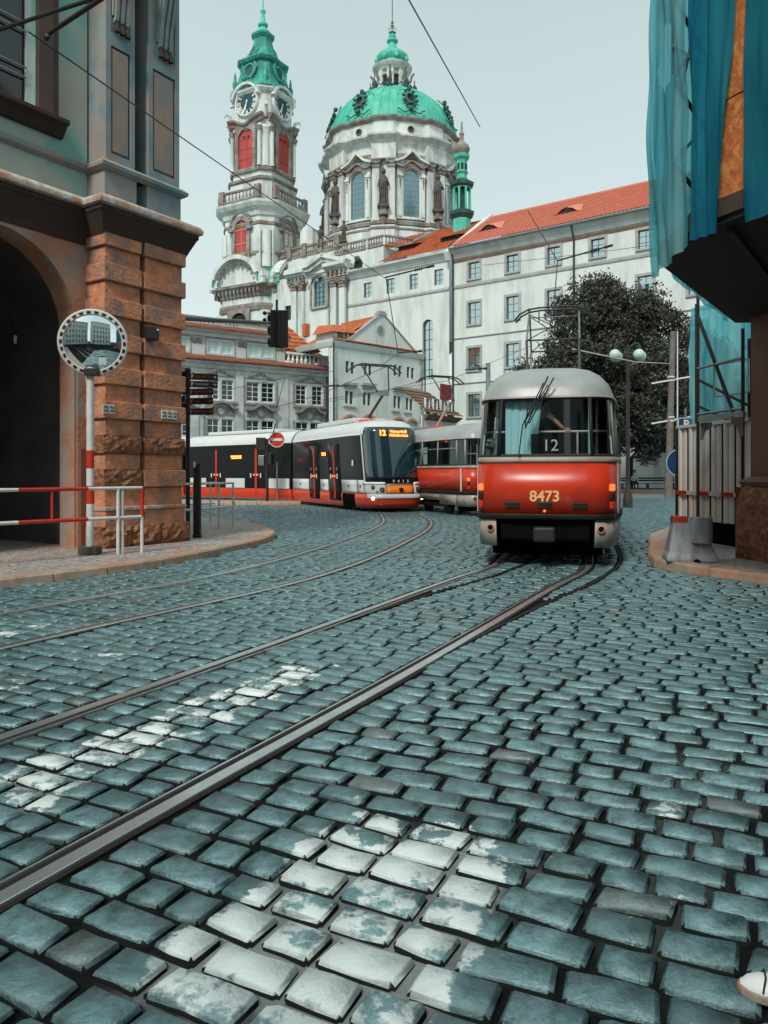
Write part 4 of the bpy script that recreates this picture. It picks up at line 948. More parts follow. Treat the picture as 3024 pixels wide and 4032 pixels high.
# attic with balustrade and statues
MB(Rx).box(n0+1.0, n1+1.9, 1.2, 9, 24.6, 27.3).build('attic', 'church', CH)
zat = 27.3; bal = MB(Rx)
xs_ = [n0+1, n0+3.6, n0+6.0, n0+8.6, n0+11.2]
for x0, x1 in zip(xs_[:-1], xs_[1:]):
    m = MB(Rx); baluster_row(m, x0+.35, x1-.35, 1.15, 1.4, zat, zat+1.35, 5, .15); b_ = m.build('balustrade', 'churchtrim', CH)
    MB(Rx).box(x1-.33, x1+.33, .95, 1.6, zat, zat+1.5).build('balustrade_pier', 'churchtrim', CH)
def st(px, pytop, pyb, yoff):
    x, zt = FA.xz(px, pytop, yoff); zb = FA.xz(px, pyb, yoff)[1]; p = Rx @ Vector((x, yoff, 0)); return statue('statue', CH, (p.x, p.y, zb), (zt-zb))
st(1262, 888, 972, 1.2); st(1354, 868, 955, 1.2)
x, zt = FA.xz(1213, 910, 1.6); MB(Rx).box(x-1.0, x+1.0, 1.3, 3.0, zat, zt).slab([(x-1.1,zt),(x+1.1,zt),(x,zt+.5)], 1.3, 3.0).build('chimney_block', 'church', CH)
# ---- bell tower
TC = (-15.4, 97.0); TS = 97/3000
def TZ(py): return EYE+(1862-py)*93.5/3000
Th = R(-31)
def TM(k=0): return Matrix.Translation((TC[0], TC[1], 0)) @ Matrix.Rotation(Th+k*math.pi/2, 4, 'Z')
def oct_ring(s, c, z):     # square half-size s with chamfer c
    pts = [(s-c,-s),(s,-s+c),(s,s-c),(s-c,s),(-s+c,s),(-s,s-c),(-s,-s+c),(-s+c,-s)]
    return [tuple(TM() @ Vector((x, y, z))) for x, y in pts]
def oct_path(s, c): return [(s-c,-s),(s,-s+c),(s,s-c),(s-c,s),(-s+c,s),(-s,s-c),(-s,-s+c),(-s+c,-s)]
HS = 3.35; s0, s1, s2, s3 = 4.35, 4.0, 3.15, 2.95
lev = dict(base0=0, c1=TZ(1130), b1=TZ(1068), c2=TZ(832), bal=TZ(797), balt=TZ(755), sh0=TZ(735), c3=TZ(470), cl1=TZ(345))
T = MB()
T.loft([oct_ring(s0,1.5,0), oct_ring(s0,1.5,lev['c1'])])
T.loft([oct_ring(s1,1.3,lev['c1']), oct_ring(s1,1.3,lev['c2'])])
T.loft([oct_ring(s2+.25,1.0,lev['c2']), oct_ring(s2+.25,1.0,lev['sh0']+1.0), oct_ring(s2,1.0,lev['sh0']+1.1), oct_ring(s2,1.0,lev['c3'])])
T.loft([oct_ring(s3,.9,lev['c3']), oct_ring(s3,.9,lev['cl1'])])
BT = T.build('bell_tower', 'church', CH)
def tsweep(s, c, prof, name, mat, par=None):
    M = TM(); return MB(M).sweep(oct_path(s, c)[::-1][::-1], prof, closed=True).build(name, mat, par or BT)
c1 = lev['c1']; tsweep(s0, 1.5, [(0,c1-1.5),(.15,c1-1.4),(.25,c1-.9),(.5,c1-.6),(.85,c1-.3),(.9,c1),(0,c1+.15)], 'cornice', 'churchtrim')
tsweep(s0, 1.5, [(0,c1-3.2),(.2,c1-3.1),(.35,c1-2.6),(.3,c1-2.3),(0,c1-2.2)], 'capital_band', 'churchtrim')
b1 = TZ(1010); tsweep(s1, 1.3, [(0,b1),(.2,b1),(.28,b1+.25),(.1,b1+.45),(0,b1+.45)], 'string_course', 'churchtrim')
c2 = lev['c2']; tsweep(s1, 1.3, [(0,c2-.9),(.2,c2-.8),(.35,c2-.3),(.8,c2+.1),(1.05,c2+.5),(1.1,c2+.8),(0,c2+1.0)], 'cornice', 'church')
tsweep(s1, 1.3, [(0,c2-2.0),(.1,c2-1.9),(.16,c2-1.6),(.1,c2-1.5),(0,c2-1.5)], 'capital_band', 'churchtrim')
sh = lev['sh0']; tsweep(s2+.25, 1.0, [(0,sh+.7),(.2,sh+.8),(.25,sh+1.1),(0,sh+1.25)], 'string_course', 'churchtrim')
zsh = TZ(662); tsweep(s2, 1.0, [(0,zsh-.3),(.25,zsh-.3),(.32,zsh-.05),(.1,zsh+.2),(0,zsh+.2)], 'string_course', 'churchtrim')
ct = lev['cl1']; tsweep(s3, .9, [(0,ct-.5),(.25,ct-.4),(.5,ct-.1),(.55,ct+.1),(0,ct+.3)], 'cornice', 'church')
for k in range(4):
    M = TM(k)
    # wavy cornice rising over the clock: arch shaped strip swept in x
    n = 24; z3 = lev['c3']; pts = []
    for i in range(n+1):
        u = -1+2*i/n; x = u*(s2-.4); dz = -.75*math.exp(-(u/.42)**2)+.35*math.exp(-((abs(u)-1)/.25)**2)*.2; pts.append((x, z3+.2+dz))
    vs = []; prof = [(0,-.6),(-.2,-.5),(-.3,-.15),(-.55,.05),(-.6,.3),(0,.38)]
    m = MB(M); m.loft([[(p[0], -s2+o+.02, p[1]+dz) for o, dz in prof] for p in pts]); m.build('wavy_cornice', 'churchtrim', BT)
    zc = TZ(388); rc = 1.55
    # clock
    cm = MB(M @ Matrix.Translation((0,-s3-.02,zc)) @ Matrix.Rotation(R(90),4,'X'))
    cm.lathe([(rc+.35,0),(rc+.35,.12),(rc+.22,.32),(rc+.05,.3),(rc+.03,.1)], 32, caps=False); cf = cm.build('clock_frame', 'church', BT, smooth=True)
    CM = M @ Matrix.Translation((0,-s3-.02,zc)) @ Matrix.Rotation(R(90),4,'X')
    MB(CM).lathe([(rc+.05,.06),(rc+.05,.10)], 32).build('clock_face', 'clock', cf)
    MB(CM).lathe([(rc*1.0,.12),(rc*1.0,.13),(rc*.975,.13),(rc*.975,.12)], 32, caps=False).build('chapter_ring', 'letter', cf)
    for q in range(12):
        mm = MB(CM @ Matrix.Rotation(-q*math.pi/6, 4, 'Z')); num = ['XII','I','II','III','IIII','V','VI','VII','VIII','IX','X','XI'][q]
        w = {'I':.09,'V':.2,'X':.2}; tot = sum(w[ch]+.05 for ch in num)-.05; x = -tot/2
        for ch in num:
            if ch == 'I': mm.box(x, x+.09, rc*.64, rc*.97, .11, .14)
            elif ch == 'V': mm.beam((x,rc*.97,.125),(x+.1,rc*.64,.125),.07,.03).beam((x+.2,rc*.97,.125),(x+.1,rc*.64,.125),.07,.03)
            else: mm.beam((x,rc*.97,.125),(x+.2,rc*.64,.125),.07,.03).beam((x+.2,rc*.97,.125),(x,rc*.64,.125),.07,.03)
            x += w[ch]+.05
        mm.build('numeral', 'letter', cf)
    for an, ln, w in ((196, rc*.62, .2), (206, rc*.95, .12)):
        a = R(an); MB(CM).beam((-.25*math.sin(a),-.25*math.cos(a),.17),(ln*math.sin(a),ln*math.cos(a),.17),w,.04).build('clock_hand', 'letter', cf)
    hood = MB(M); pth = arc(0, zc, rc+.55, 15, 165, 12)
    for p, q in zip(pth[:-1], pth[1:]): hood.beam((p[0],-s3-.3,p[1]),(q[0],-s3-.3,q[1]),.75,.3)
    hood.build('clock_hood', 'church', BT)
    # shutters in arched openings
    za, zb_ = TZ(655), TZ(497); w = 1.15
    m = MB(M); wall(m, -w-.55, w+.55, za-.35, zb_+.5, [(-w, w, za, zb_, True)], y0=-s2-.28, depth=.27); m.box(-w-.55,-w-.5,-s2-.28,-s2,za-.35,zb_+.5).box(w+.5,w+.55,-s2-.28,-s2,za-.35,zb_+.5); sr = m.build('window_surround', 'churchtrim', BT)
    MB(M).slab([(-w,za),(w,za)]+arc(0,zb_-w,w,0,180,12), -s2-.03, -s2+.05).build('shutter', 'shutter', sr)
    for q in range(1, 4): MB(M).box(-w, w, -s2-.07, -s2-.03, za+(zb_-za)*q/4-.04, za+(zb_-za)*q/4+.04).build('batten', 'shutter', sr)
    MB(M).box(-.05,.05,-s2-.075,-s2-.03,za,zb_-.1).build('batten', 'shutter', sr)
    for sx in (-.3,.35): MB(M @ Matrix.Translation((sx,-s2-.05,zb_-1.0)) @ Matrix.Rotation(R(90),4,'X')).lathe([(.17,0),(.17,.04)], 12).build('louvre_hole', 'slate', sr)
    for sx in (-1, 1):   # columns either side
        for dx in (s2-.98, ):
            x = sx*dx; m = MB(M); m.lathe([(.30,zsh+.2),(.24,zsh+.5),(.22,z3-1.9),(.30,z3-1.6)], 10, (x,-s2-.12,0)); c_ = m.build('column', 'church', BT, smooth=True)
            MB(M).lathe([(.26,z3-1.75),(.42,z3-1.2),(.5,z3-1.0)], 8, (x,-s2-.12,0)).build('capital', 'churchtrim', c_)
    # lower big window
    za, zb_ = TZ(1030), TZ(868); w = .95; y = -s1
    m = MB(M); wall(m, -w-.5, w+.5, za-.3, zb_+.5, [(-w, w, za, zb_, True)], y0=y-.25, depth=.24); m.box(-w-.5,-w-.45,y-.25,y,za-.3,zb_+.5).box(w+.45,w+.5,y-.25,y,za-.3,zb_+.5); sr = m.build('window_surround', 'churchtrim', BT)
    MB(M).slab([(-w,za),(w,za)]+arc(0,zb_-w,w,0,180,12), y-.03, y+.05).build('shutter', 'shutter' if k in (0, 2) else 'church', sr)
    MB(M).box(-.06,.06,y-.09,y-.03,za,zb_-.1).build('batten', 'tilepink', sr); MB(M).box(-w,w,y-.09,y-.03,za+2.1,za+2.25).build('batten', 'tilepink', sr); MB(M).box(-w,w,y-.09,y-.03,zb_-1.25,zb_-1.1).build('batten', 'tilepink', sr)
    for sx in (-1, 1): MB(M).box(sx*(w+.5)-.4,sx*(w+.5)+.4,y-.5,y,zb_-1.3,zb_-1.0).build('impost', 'churchtrim', BT)
    m = MB(M); pth = arc(0, zb_-w+.2, w+.7, 10, 170, 12)
    for p, q in zip(pth[:-1], pth[1:]): m.beam((p[0],y-.2,p[1]),(q[0],y-.2,q[1]),.4,.22)
    m.build('arch_hood', 'churchtrim', BT)
    m = MB(M); baluster_row(m, -1.3, 1.3, y-.55, y-.4, za-1.4, za-.1, 7, .12); m.build('balustrade', 'churchtrim', BT)
    for sx in (-1, 1): MB(M).box(sx*(s1-1.25)-.32,sx*(s1-1.25)+.32,-s1-.18,-s1,TZ(1060),c2-2.6).build('pilaster', 'church', BT)
    # curved pediment low on each face
    m = MB(M); ra = 3.7; zc_ = c1-.15; pth = [(x, zc_+(z-zc_)*.95) for x, z in arc(0, zc_, ra, 0, 180, 18)]
    for p, q in zip(pth[:-1], pth[1:]): m.beam((p[0],-s0-.55,p[1]),(q[0],-s0-.55,q[1]),1.3,.5)
    pd = m.build('segmental_pediment', 'church', BT)
    MB(M).slab([(p[0]*.93, p[1]-.1) for p in pth], -s0-.25, -s0+.4).build('pediment_face', 'church', pd)
    m = MB(M); pts = [(p[0]*.98, p[1]+.27) for p in pth]; m.loft([[(x, yy, z) for x, z in pts] for yy in (-s0-1.1, -s1+.2)], cap=False, closed=False); m.build('pediment_roof', 'copper', pd, solid=.08)
    for q in range(11):
        a = R(15+15*q); MB(M).ball((3.0*math.cos(a),-s0-.75,zc_+2.9*math.sin(a)*.95), .17, 7, 5, sz=1.3).build('swag', 'churchtrim', pd)
    for q in range(12): MB(M).box(-3.6+q*.62,-3.35+q*.62,-s0-.7,-s0,c1-1.0,c1-.55).build('dentil', 'churchtrim', BT)
    # arched window at the bottom with dark glass
    za, zb_ = TZ(1330), TZ(1235); w = 1.3
    m = MB(M); wall(m, -w-.5, w+.5, za, zb_+.5, [(-w, w, za, zb_, True)], y0=-s0-.3, depth=.29); sr = m.build('window_surround', 'churchtrim', BT)
    MB(M).slab([(-w,za),(w,za)]+arc(0,zb_-w,w,0,180,12), -s0-.03, -s0+.05).build('pane', 'slate', sr)
    # gallery parapet
    zb0, zb1 = TZ(795), TZ(752); sb = s1+.55
    m = MB(M); baluster_row(m, -sb+2.0, sb-2.0, -sb, -sb+.25, zb0, zb1, 9, .13); m.build('balustrade', 'churchtrim', BT)
    for sx in (-1, 1): MB(M).box(sx*(sb-1.7)-.4,sx*(sb-1.7)+.4,-sb-.1,-sb+.4,zb0,zb1+.2).build('balustrade_pier', 'churchtrim', BT)
    # gargoyle-like volutes on the corners and finials
    Mc = M @ Matrix.Rotation(R(45),4,'Z'); rr = s2*1.18
    MB(Mc).tube([(0,-rr+.1,z3+.3),(0,-rr-.2,z3+.9),(0,-rr-.4,z3+1.5),(0,-rr-.9,z3+1.7),(0,-rr-1.1,z3+1.3)], [.28,.24,.2,.15,.1], 7).build('volute', 'church', BT, smooth=True)
    rr = s3*1.15
    MB(Mc).lathe([(.4,0),(.42,.5),(.2,.7),(.3,1.2),(.34,1.6),(.16,2.0),(.18,2.3),(.05,3.0)], 8, (0,-rr-.1,ct+.2)).build('finial', 'coppertower', BT, smooth=True)
    Mc2 = TM(k) @ Matrix.Rotation(R(45),4,'Z')
    MB(Mc2).lathe([(.75,TZ(1060)),(.72,c2-2.6)], 12, (0,-s1*1.10,0)).build('corner_column', 'church', BT, smooth=True)
    MB(Mc2).lathe([(.55,zsh+.2),(.5,z3-1.7),(.75,z3-1.1),(.6,z3-.8)], 12, (0,-s2*1.12,0)).build('corner_column', 'church', BT, smooth=True)
    MB(Mc2).lathe([(.95,0),(.9,c1-3.2)], 12, (0,-s0*1.12,0)).build('corner_column', 'church', BT, smooth=True)
# copper helm
g = [(345-8, 3.35,.9),(325,3.1,.85),(300,2.75,.8),(255,2.42,.75),(212,2.22,.7)]
rings = [oct_ring(s, c, TZ(p)) for p, s, c in g]
m = MB(); m.loft(rings, cap=True); HB = m.build('helm_base', 'coppertower', BT)
tsweep(2.3,.7,[(0,TZ(212)-.2),(.25,TZ(212)-.1),(.45,TZ(205)),(.4,TZ(200)),(0,TZ(198))],'helm_cornice','coppertower')
g2 = [(200,2.45,.75),(185,1.95,.6),(165,1.55,.5),(140,1.22,.42),(115,1.02,.35),(90,.92,.3)]
MB().loft([oct_ring(s,c,TZ(p)) for p,s,c in g2]).build('helm_roof', 'coppertower', BT)
tsweep(.95,.3,[(0,TZ(90)-.3),(.3,TZ(86)),(.32,TZ(78)),(0,TZ(74))],'helm_cornice','coppertower')
MB(TM()).lathe([(1.15,TZ(76)),(1.0,TZ(66)),(.75,TZ(56)),(.42,TZ(46)),(.40,TZ(42)),(.62,TZ(38)),(.66,TZ(32)),(.5,TZ(26)),(.35,TZ(20)),(.30,TZ(8)),(.18,TZ(-10)),(.35,TZ(-22)),(.1,TZ(-36)),(.04,TZ(-90))], 12).build('spire', 'copper', BT, smooth=True)
for k in range(4):
    M = TM(k); z = TZ(258)
    MB(M @ Matrix.Translation((0,-2.55,z)) @ Matrix.Rotation(R(84),4,'X')).lathe([(.95,-.05),(1.0,.18),(.75,.26),(.62,.05)], 16, caps=False).build('oculus_frame', 'coppertower', HB, smooth=True)
    MB(M @ Matrix.Translation((0,-2.55,z)) @ Matrix.Rotation(R(84),4,'X')).lathe([(.7,.02),(.7,.07)], 16).build('oculus', 'copperdark', HB)
    for sx in (-1,1): MB(M).tube([(sx*.9,-2.75,z+.9),(sx*1.25,-2.75,z+.3),(sx*1.0,-2.9,z-.5),(sx*.5,-2.95,z-1.1)], .13, 6).build('scroll', 'coppertower', HB, smooth=True)
    MB(M).tube([(-.45,-2.0,TZ(180)),(-.5,-1.75,TZ(160)),(0,-1.6,TZ(145)),(.5,-1.75,TZ(160)),(.45,-2.0,TZ(180))], .09, 6).build('spire_scroll', 'coppertower', BT, smooth=True)
# ---- dome
DX, DY = 1.1, 101.0
def DZ(py, y=92.3): return EYE+(1862-py)*y/3000
def DM(a): return Matrix.Translation((DX, DY, 0)) @ Matrix.Rotation(a, 4, 'Z')
R0 = 8.35
zb, zc4, zat0, zat1 = 18.0, DZ(560), DZ(535), DZ(466)
MB().lathe([(R0,zb),(R0,zc4)], 64, (DX,DY,0), caps=False).build('drum_wall', 'church', CH, smooth=True); DR = COL.objects[-1] if False else [o for o in COL.objects if o.name.startswith('drum_wall')][0]
BA = [R(15.0+45*k) for k in range(8)]       # window bays
PA = [R(15.0-22.5+45*k) for k in range(8)]  # pier bays
def bayring(r, dr, z, n=96):      # circle that steps out over the piers
    out = []
    for k in range(n):
        a = 2*math.pi*k/n; d = min(abs((a-p+math.pi) % (2*math.pi)-math.pi) for p in PA); rr = r+(dr if d < R(9.5) else 0)
        out.append((DX+rr*math.sin(a), DY-rr*math.cos(a)))
    return out
def dsweep(r, dr, prof, name, mat, par=DR): return MB().sweep(bayring(r, dr, 0), [(o, z) for o, z in prof], closed=True).build(name, mat, par)
z = zc4
dsweep(R0,.45,[(0,z-1.9),(.12,z-1.8),(.12,z-1.2),(0,z-1.15)],'architrave','churchtrim')
dsweep(R0,.5,[(0,z-.2),(.15,z),(.3,z+.25),(.75,z+.5),(.95,z+.62),(1.0,z+.85),(0,z+1.0)],'cornice','church')
dsweep(R0,.40,[(-.2,z+.9),(.0,z+.9),(.0,zat1),(-.2,zat1)],'attic_ring','church')
dsweep(R0,.40,[(-.1,zat1-.25),(.15,zat1-.1),(.45,zat1+.1),(.5,zat1+.3),(-.2,zat1+.45)],'attic_cornice','churchtrim')
z = DZ(868); dsweep(R0+.1,.5,[(0,z-.5),(.25,z-.45),(.35,z-.1),(.1,z+.1),(0,z+.1)],'base_moulding','churchtrim')
dsweep(R0+.25,.55,[(0,zb),(.3,zb),(.3,z-.7),(0,z-.6)],'drum_base','church')
dsweep(R0+.35,.6,[(0,DZ(905)-.1),(.3,DZ(905)),(.3,DZ(898)),(0,DZ(896))],'string_course','churchtrim')
for a in BA:
    M = DM(a); w = 1.02; za, zt = DZ(850), DZ(662)
    m = MB(M); wall(m, -w-.75, w+.75, za-.3, zt+.8, [(-w, w, za, zt, True)], y0=-R0-.28, depth=.4)
    m.box(-w-.75,-w-.7,-R0-.28,-R0+.4,za-.3,zt+.8).box(w+.7,w+.75,-R0-.28,-R0+.4,za-.3,zt+.8); sr = m.build('window_surround', 'church', DR)
    window(sr, -w+.02, w-.02, za, zt, -R0-.10, 4, 9, 'greymetal', 'winteal', b=.05, arch=True, M=M, name='drum_window')
    m = MB(M); pth = arc(0, zt-w, w+.22, 0, 180, 12)
    for p, q in zip(pth[:-1], pth[1:]): m.beam((p[0],-R0-.33,p[1]),(q[0],-R0-.33,q[1]),.2,.28)
    m.build('archivolt', 'churchtrim', sr)
    for sx in (-1,1):
        MB(M).box(sx*(w+.45)-.32,sx*(w+.45)+.32,-R0-.55,-R0,DZ(694),DZ(684)).build('impost', 'church', sr)
        MB(M).box(sx*(w+.45)-.2,sx*(w+.45)+.2,-R0-.42,-R0,za,DZ(694)).build('jamb_pilaster', 'church', sr)
        m = MB(M)
        for q in range(4): m.ball((sx*(w+.45),-R0-.5,DZ(705)-q*.32), .13-.02*q, 6, 5)
        m.build('garland', 'churchtrim', sr, smooth=True)
    zp = DZ(628); ax = DZ(592)
    m = MB(M); seq = [(-2.15,zp-.35),(-1.5,zp-.1),(-1.1,zp+.05),(0,ax),(1.1,zp+.05),(1.5,zp-.1),(2.15,zp-.35)]
    for p, q in zip(seq[:-1], seq[1:]): m.beam((p[0],-R0-.5,p[1]),(q[0],-R0-.5,q[1]),.7,.26)
    m.build('gable', 'church', sr)
    m = MB(M); seq = [(x, DZ(660)+.55*math.cos(x*1.15)**2*1.3+.1) for x in np.linspace(-2.0, 2.0, 17)]
    for p, q in zip(seq[:-1], seq[1:]): m.beam((p[0],-R0-.45,p[1]),(q[0],-R0-.45,q[1]),.5,.2)
    m.build('wavy_hood', 'churchtrim', sr)
    MB(M @ Matrix.Translation((0,-R0-.0,DZ(500)+.0)) @ Matrix.Rotation(R(90),4,'X')).lathe([(.42,0),(.42,.12),(.28,.12),(.28,.0)], 14).build('attic_hole', 'darkstone', DR)
for a in PA:
    M = DM(a)
    for sx in (-1,1):
        for dx in (.95,):
            x = sx*dx; z0, z1 = DZ(860), zc4-3.2
            p_ = MB(M).box(x-.42,x+.42,-R0-.55,-R0+.2,z0,z1).build('pilaster', 'church', DR)
            m = MB(M)
            for w_, q0, q1 in ((.42,0,.2),(.5,.2,.6),(.62,.6,1.0),(.7,1.0,1.2)): m.box(x-w_,x+w_,-R0-.55-(w_-.42),-R0+.2,z1+q0,z1+q1)
            for s_ in (-1,1): m.ball((x+s_*.48,-R0-.75,z1+.8), .17, 7, 5)
            m.build('capital', 'churchtrim', p_)
            MB(M).box(x-.55,x+.55,-R0-.7,-R0+.2,z0-.5,z0).build('pilaster_base', 'church', p_)
    MB(M).box(-1.5,1.5,-R0-.62,-R0+.2,zc4-1.95,zc4-.1).build('entablature_block', 'church', DR)
    p = M @ Vector((0,-R0-.75,0)); z0 = DZ(822)
    statue('statue', CH, (p.x, p.y, z0+.0), DZ(668)-z0)
    m = MB(M).box(-.42,.42,-R0-1.15,-R0,DZ(838),z0).box(-.55,.55,-R0-1.25,-R0,DZ(850),DZ(838)); m.lathe([(.45,DZ(862)),(.35,DZ(872)),(.1,DZ(895))], 8, (0,-R0-.9,0)); m.build('pedestal', 'churchtrim', DR)
    if a != 0: 
        pp = M @ Vector((0,-R0-1.2,0))
# dome shell with standing seams
prof = [(8.55,zat1+.35),(8.5,zat1+.9),(8.3,zat1+1.7),(7.9,zat1+2.7),(7.3,zat1+3.7),(6.45,zat1+4.65),(5.4,zat1+5.5),(4.2,zat1+6.2),(3.1,zat1+6.62),(2.9,zat1+6.7)]
DS = MB().lathe(prof, 64, (DX,DY,0), caps=False).build('dome_shell', 'copper', CH, smooth=True)
for k in range(48):
    a = BA[0]+R(3.75)+2*math.pi*k/48; big = (k % 6) in (2, 3)
    m = MB(DM(a)); r_ = .10 if big else .05
    m.tube([(0,-r-.02,z) for r, z in prof[:-1]], r_, 5); m.build('seam', 'copper', DS)
for a in BA:
    M = DM(a); zz = zat1+2.8; rr = 7.9
    C = M @ Matrix.Translation((0,-rr,zz)) @ Matrix.Rotation(R(-20),4,'X') @ Matrix.Rotation(R(90),4,'X')
    m = MB(C).lathe([(.62,-.1),(.66,.35),(.42,.42),(.36,.12)], 14, sq=1.35, caps=False); cf = m.build('cartouche', 'copperdark', DS, smooth=True)
    MB(C).lathe([(.42,.1),(.42,.14)], 12, sq=1.35).build('oculus', 'slate', cf)
    for q in range(9):
        t = R(90+(q-4)*36); rx, ry = .85, 1.25; MB(C).ball((rx*math.cos(t), ry*math.sin(t), .28), .23, 7, 5, sz=.8).build('shell_ornament', 'copperdark', cf)
    MB(C).ball((0,1.45,.25), .3, 8, 6).build('shell_ornament', 'copperdark', cf)
    MB(C).lathe([(.32,.1),(.32,.4),(.2,.45)], 8, (0,-1.55,0)).build('mask', 'copperdark', cf)
    for sx in (-1,1): MB(C).tube([(0,-1.9,.2),(sx*.4,-1.95,.2),(sx*.8,-2.25,.22),(sx*1.1,-2.2,.2),(sx*1.4,-1.8,.15),(sx*1.75,-1.7,.15)], .07, 6).build('scroll', 'copperdark', cf, smooth=True)
    pth = [(-1.5,1.0),(-1.3,1.55),(-.8,1.75),(0,1.95),(.8,1.75),(1.3,1.55),(1.5,1.0)]
    MB(C).tube([(x,y,-.05-(y-1)*.25) for x,y in pth], .07, 6).build('hood_line', 'copper', cf, smooth=True)
# lantern
zl = zat1+6.65
def LZ_(py): return EYE+(1862-py)*98.2/3000
m = MB().lathe([(3.1,zl-.2),(3.2,zl),(3.0,zl+.3),(2.5,zl+.4)], 32, (DX,DY,0)); LB = m.build('lantern_base', 'copper', CH)
z0, z1 = zl+.3, LZ_(255)
m = MB(); m.lathe([(1.75,z0),(1.75,z1)], 24, (DX,DY,0)); LW = m.build('lantern_core', 'church', CH, smooth=True)
for k in range(8):
    a = BA[0]+2*math.pi*k/8; M = DM(a); w = .36
    MB(M).slab([(-w,z0+.7),(w,z0+.7)]+arc(0,z1-1.1,w,0,180,8), -1.9, -1.6).build('lantern_window', 'slate', LW)
    m = MB(M); pth = arc(0, z1-1.1, w+.14, 0, 180, 8)
    for p, q in zip(pth[:-1], pth[1:]): m.beam((p[0],-1.93,p[1]),(q[0],-1.93,q[1]),.2,.16)
    m.build('archivolt', 'churchtrim', LW)
    M2 = DM(a+R(22.5)); MB(M2).box(-.42,.42,-2.15,-1.5,z0,z1).build('pier', 'church', LW)
    MB(M2).tube([(0,-2.1,z1-1.2),(0,-2.5,z1-.8),(0,-2.55,z1-.3),(0,-2.9,z1+.1)], .16, 6).build('volute', 'churchtrim', LW, smooth=True)
    MB(M2).lathe([(.4,0),(.5,.3),(.25,.5),(.36,.9),(.3,1.2),(.08,1.5),(.05,2.1)], 8, (0,-2.95,zl+.1)).build('finial', 'copperdark', LB, smooth=True)
    MB(M).tube([(-.8,-2.85,zl+.3),(-.4,-2.95,zl+.9),(0,-2.95,zl+.55),(.4,-2.95,zl+.9),(.8,-2.85,zl+.3)], .1, 6).build('cresting', 'copperdark', LB, smooth=True)
def circ(r, n=32): return [(DX+r*math.sin(2*math.pi*k/n), DY-r*math.cos(2*math.pi*k/n)) for k in range(n)]
MB().sweep(circ(2.0), [(-.2,z1),(.15,z1+.1),(.3,z1+.4),(.55,z1+.6),(.65,z1+.9),(-.2,z1+1.0)], closed=True).build('lantern_cornice', 'church', LW, smooth=True)
P = LZ_
pr = [(2.45,z1+.95),(2.25,P(222)),(2.0,P(214)),(1.75,P(208)),(1.85,P(205)),(2.0,P(200)),(2.15,P(190)),(2.1,P(180)),(1.85,P(172)),(1.5,P(164)),(1.1,P(155)),(.8,P(148)),(.62,P(140)),(.52,P(130)),(.5,P(124)),(.72,P(118)),(.75,P(112)),(.55,P(106)),(.42,P(102)),(.5,P(97)),(.35,P(90)),(.22,P(84)),(.5,P(80)),(.12,P(76))]
SP = MB().lathe(pr, 20, (DX,DY,0)).build('lantern_roof', 'copper', CH, smooth=True)
MB().tube([(DX,DY,P(78)),(DX,DY,P(-60))], .06, 6).build('spire_rod', 'darkstone', SP)
MB().ball((DX,DY,P(52)), .24, 8, 6).ball((DX,DY,P(38)), .2, 8, 6).build('spire_ball', 'churchtrim', SP, smooth=True)
for sx in (-1,1): MB().tube([(DX,DY,P(66)),(DX+sx*.45,DY,P(60)),(DX+sx*.5,DY,P(70))], .05, 5).build('crown_leaf', 'churchtrim', SP)
for k in range(8):
    M = DM(BA[0]+k*math.pi/4); MB(M).ball((0,-2.15,P(203)), .3, 8, 6, sz=1.2).build('scallop', 'copper', SP)
# small green turret
tx = at(1818, 870, 84.0); TU = thing('roof_turret', 'slender green open turret with pale onion top beside the dome', 'turret', (tx.x, 84.0, 0))
def UZ(py): return EYE+(1862-py)*84/3000
def up_(name, prof, mat, n=8, par=TU, sm=False): return MB().lathe([(r, UZ(p)) for r, p in prof], n, (0,0,0), a0=R(22.5)).build(name, mat, par, smooth=sm)
up_('turret_base', [(1.05,930),(1.05,870),(1.0,866)], 'copper'); up_('gallery', [(1.0,866),(1.38,850),(1.42,838),(.95,830)], 'copperdark')
for k in range(8):
    a = R(22.5+45*k); MB().tube([(.95*math.cos(a),.95*math.sin(a),UZ(832)),(.95*math.cos(a),.95*math.sin(a),UZ(745))], .12, 6).build('column', 'copper', TU, smooth=True)
    a2 = R(45*k); MB(Matrix.Rotation(a2,4,'Z')).slab([(-.4,UZ(755)),(-.25,UZ(748)),(0,UZ(744)),(.25,UZ(748)),(.4,UZ(755)),(.4,UZ(740)),(-.4,UZ(740))], -.95, -.85).build('arch', 'copper', TU)
up_('turret_core', [(.35,835),(.35,742)], 'copperdark'); up_('eaves', [(1.0,742),(1.35,735),(1.4,724),(.95,716),(.6,706)], 'copperdark')
up_('upper_stage', [(.6,708),(.58,690),(.75,682),(.6,678),(.6,640),(.62,632)], 'copper')
for k in range(8): MB(Matrix.Rotation(R(45*k),4,'Z')).box(-.12,.12,-.60,-.5,UZ(672),UZ(648)).build('opening', 'slate', TU)
up_('upper_eaves', [(.62,634),(.88,624),(.9,612),(.6,606)], 'copper')
up_('onion', [(.6,610),(.85,598),(.9,588),(.75,574),(.4,562),(.22,550),(.2,536),(.3,528),(.15,518),(.08,480)], 'churchtrim', 12, TU, True)
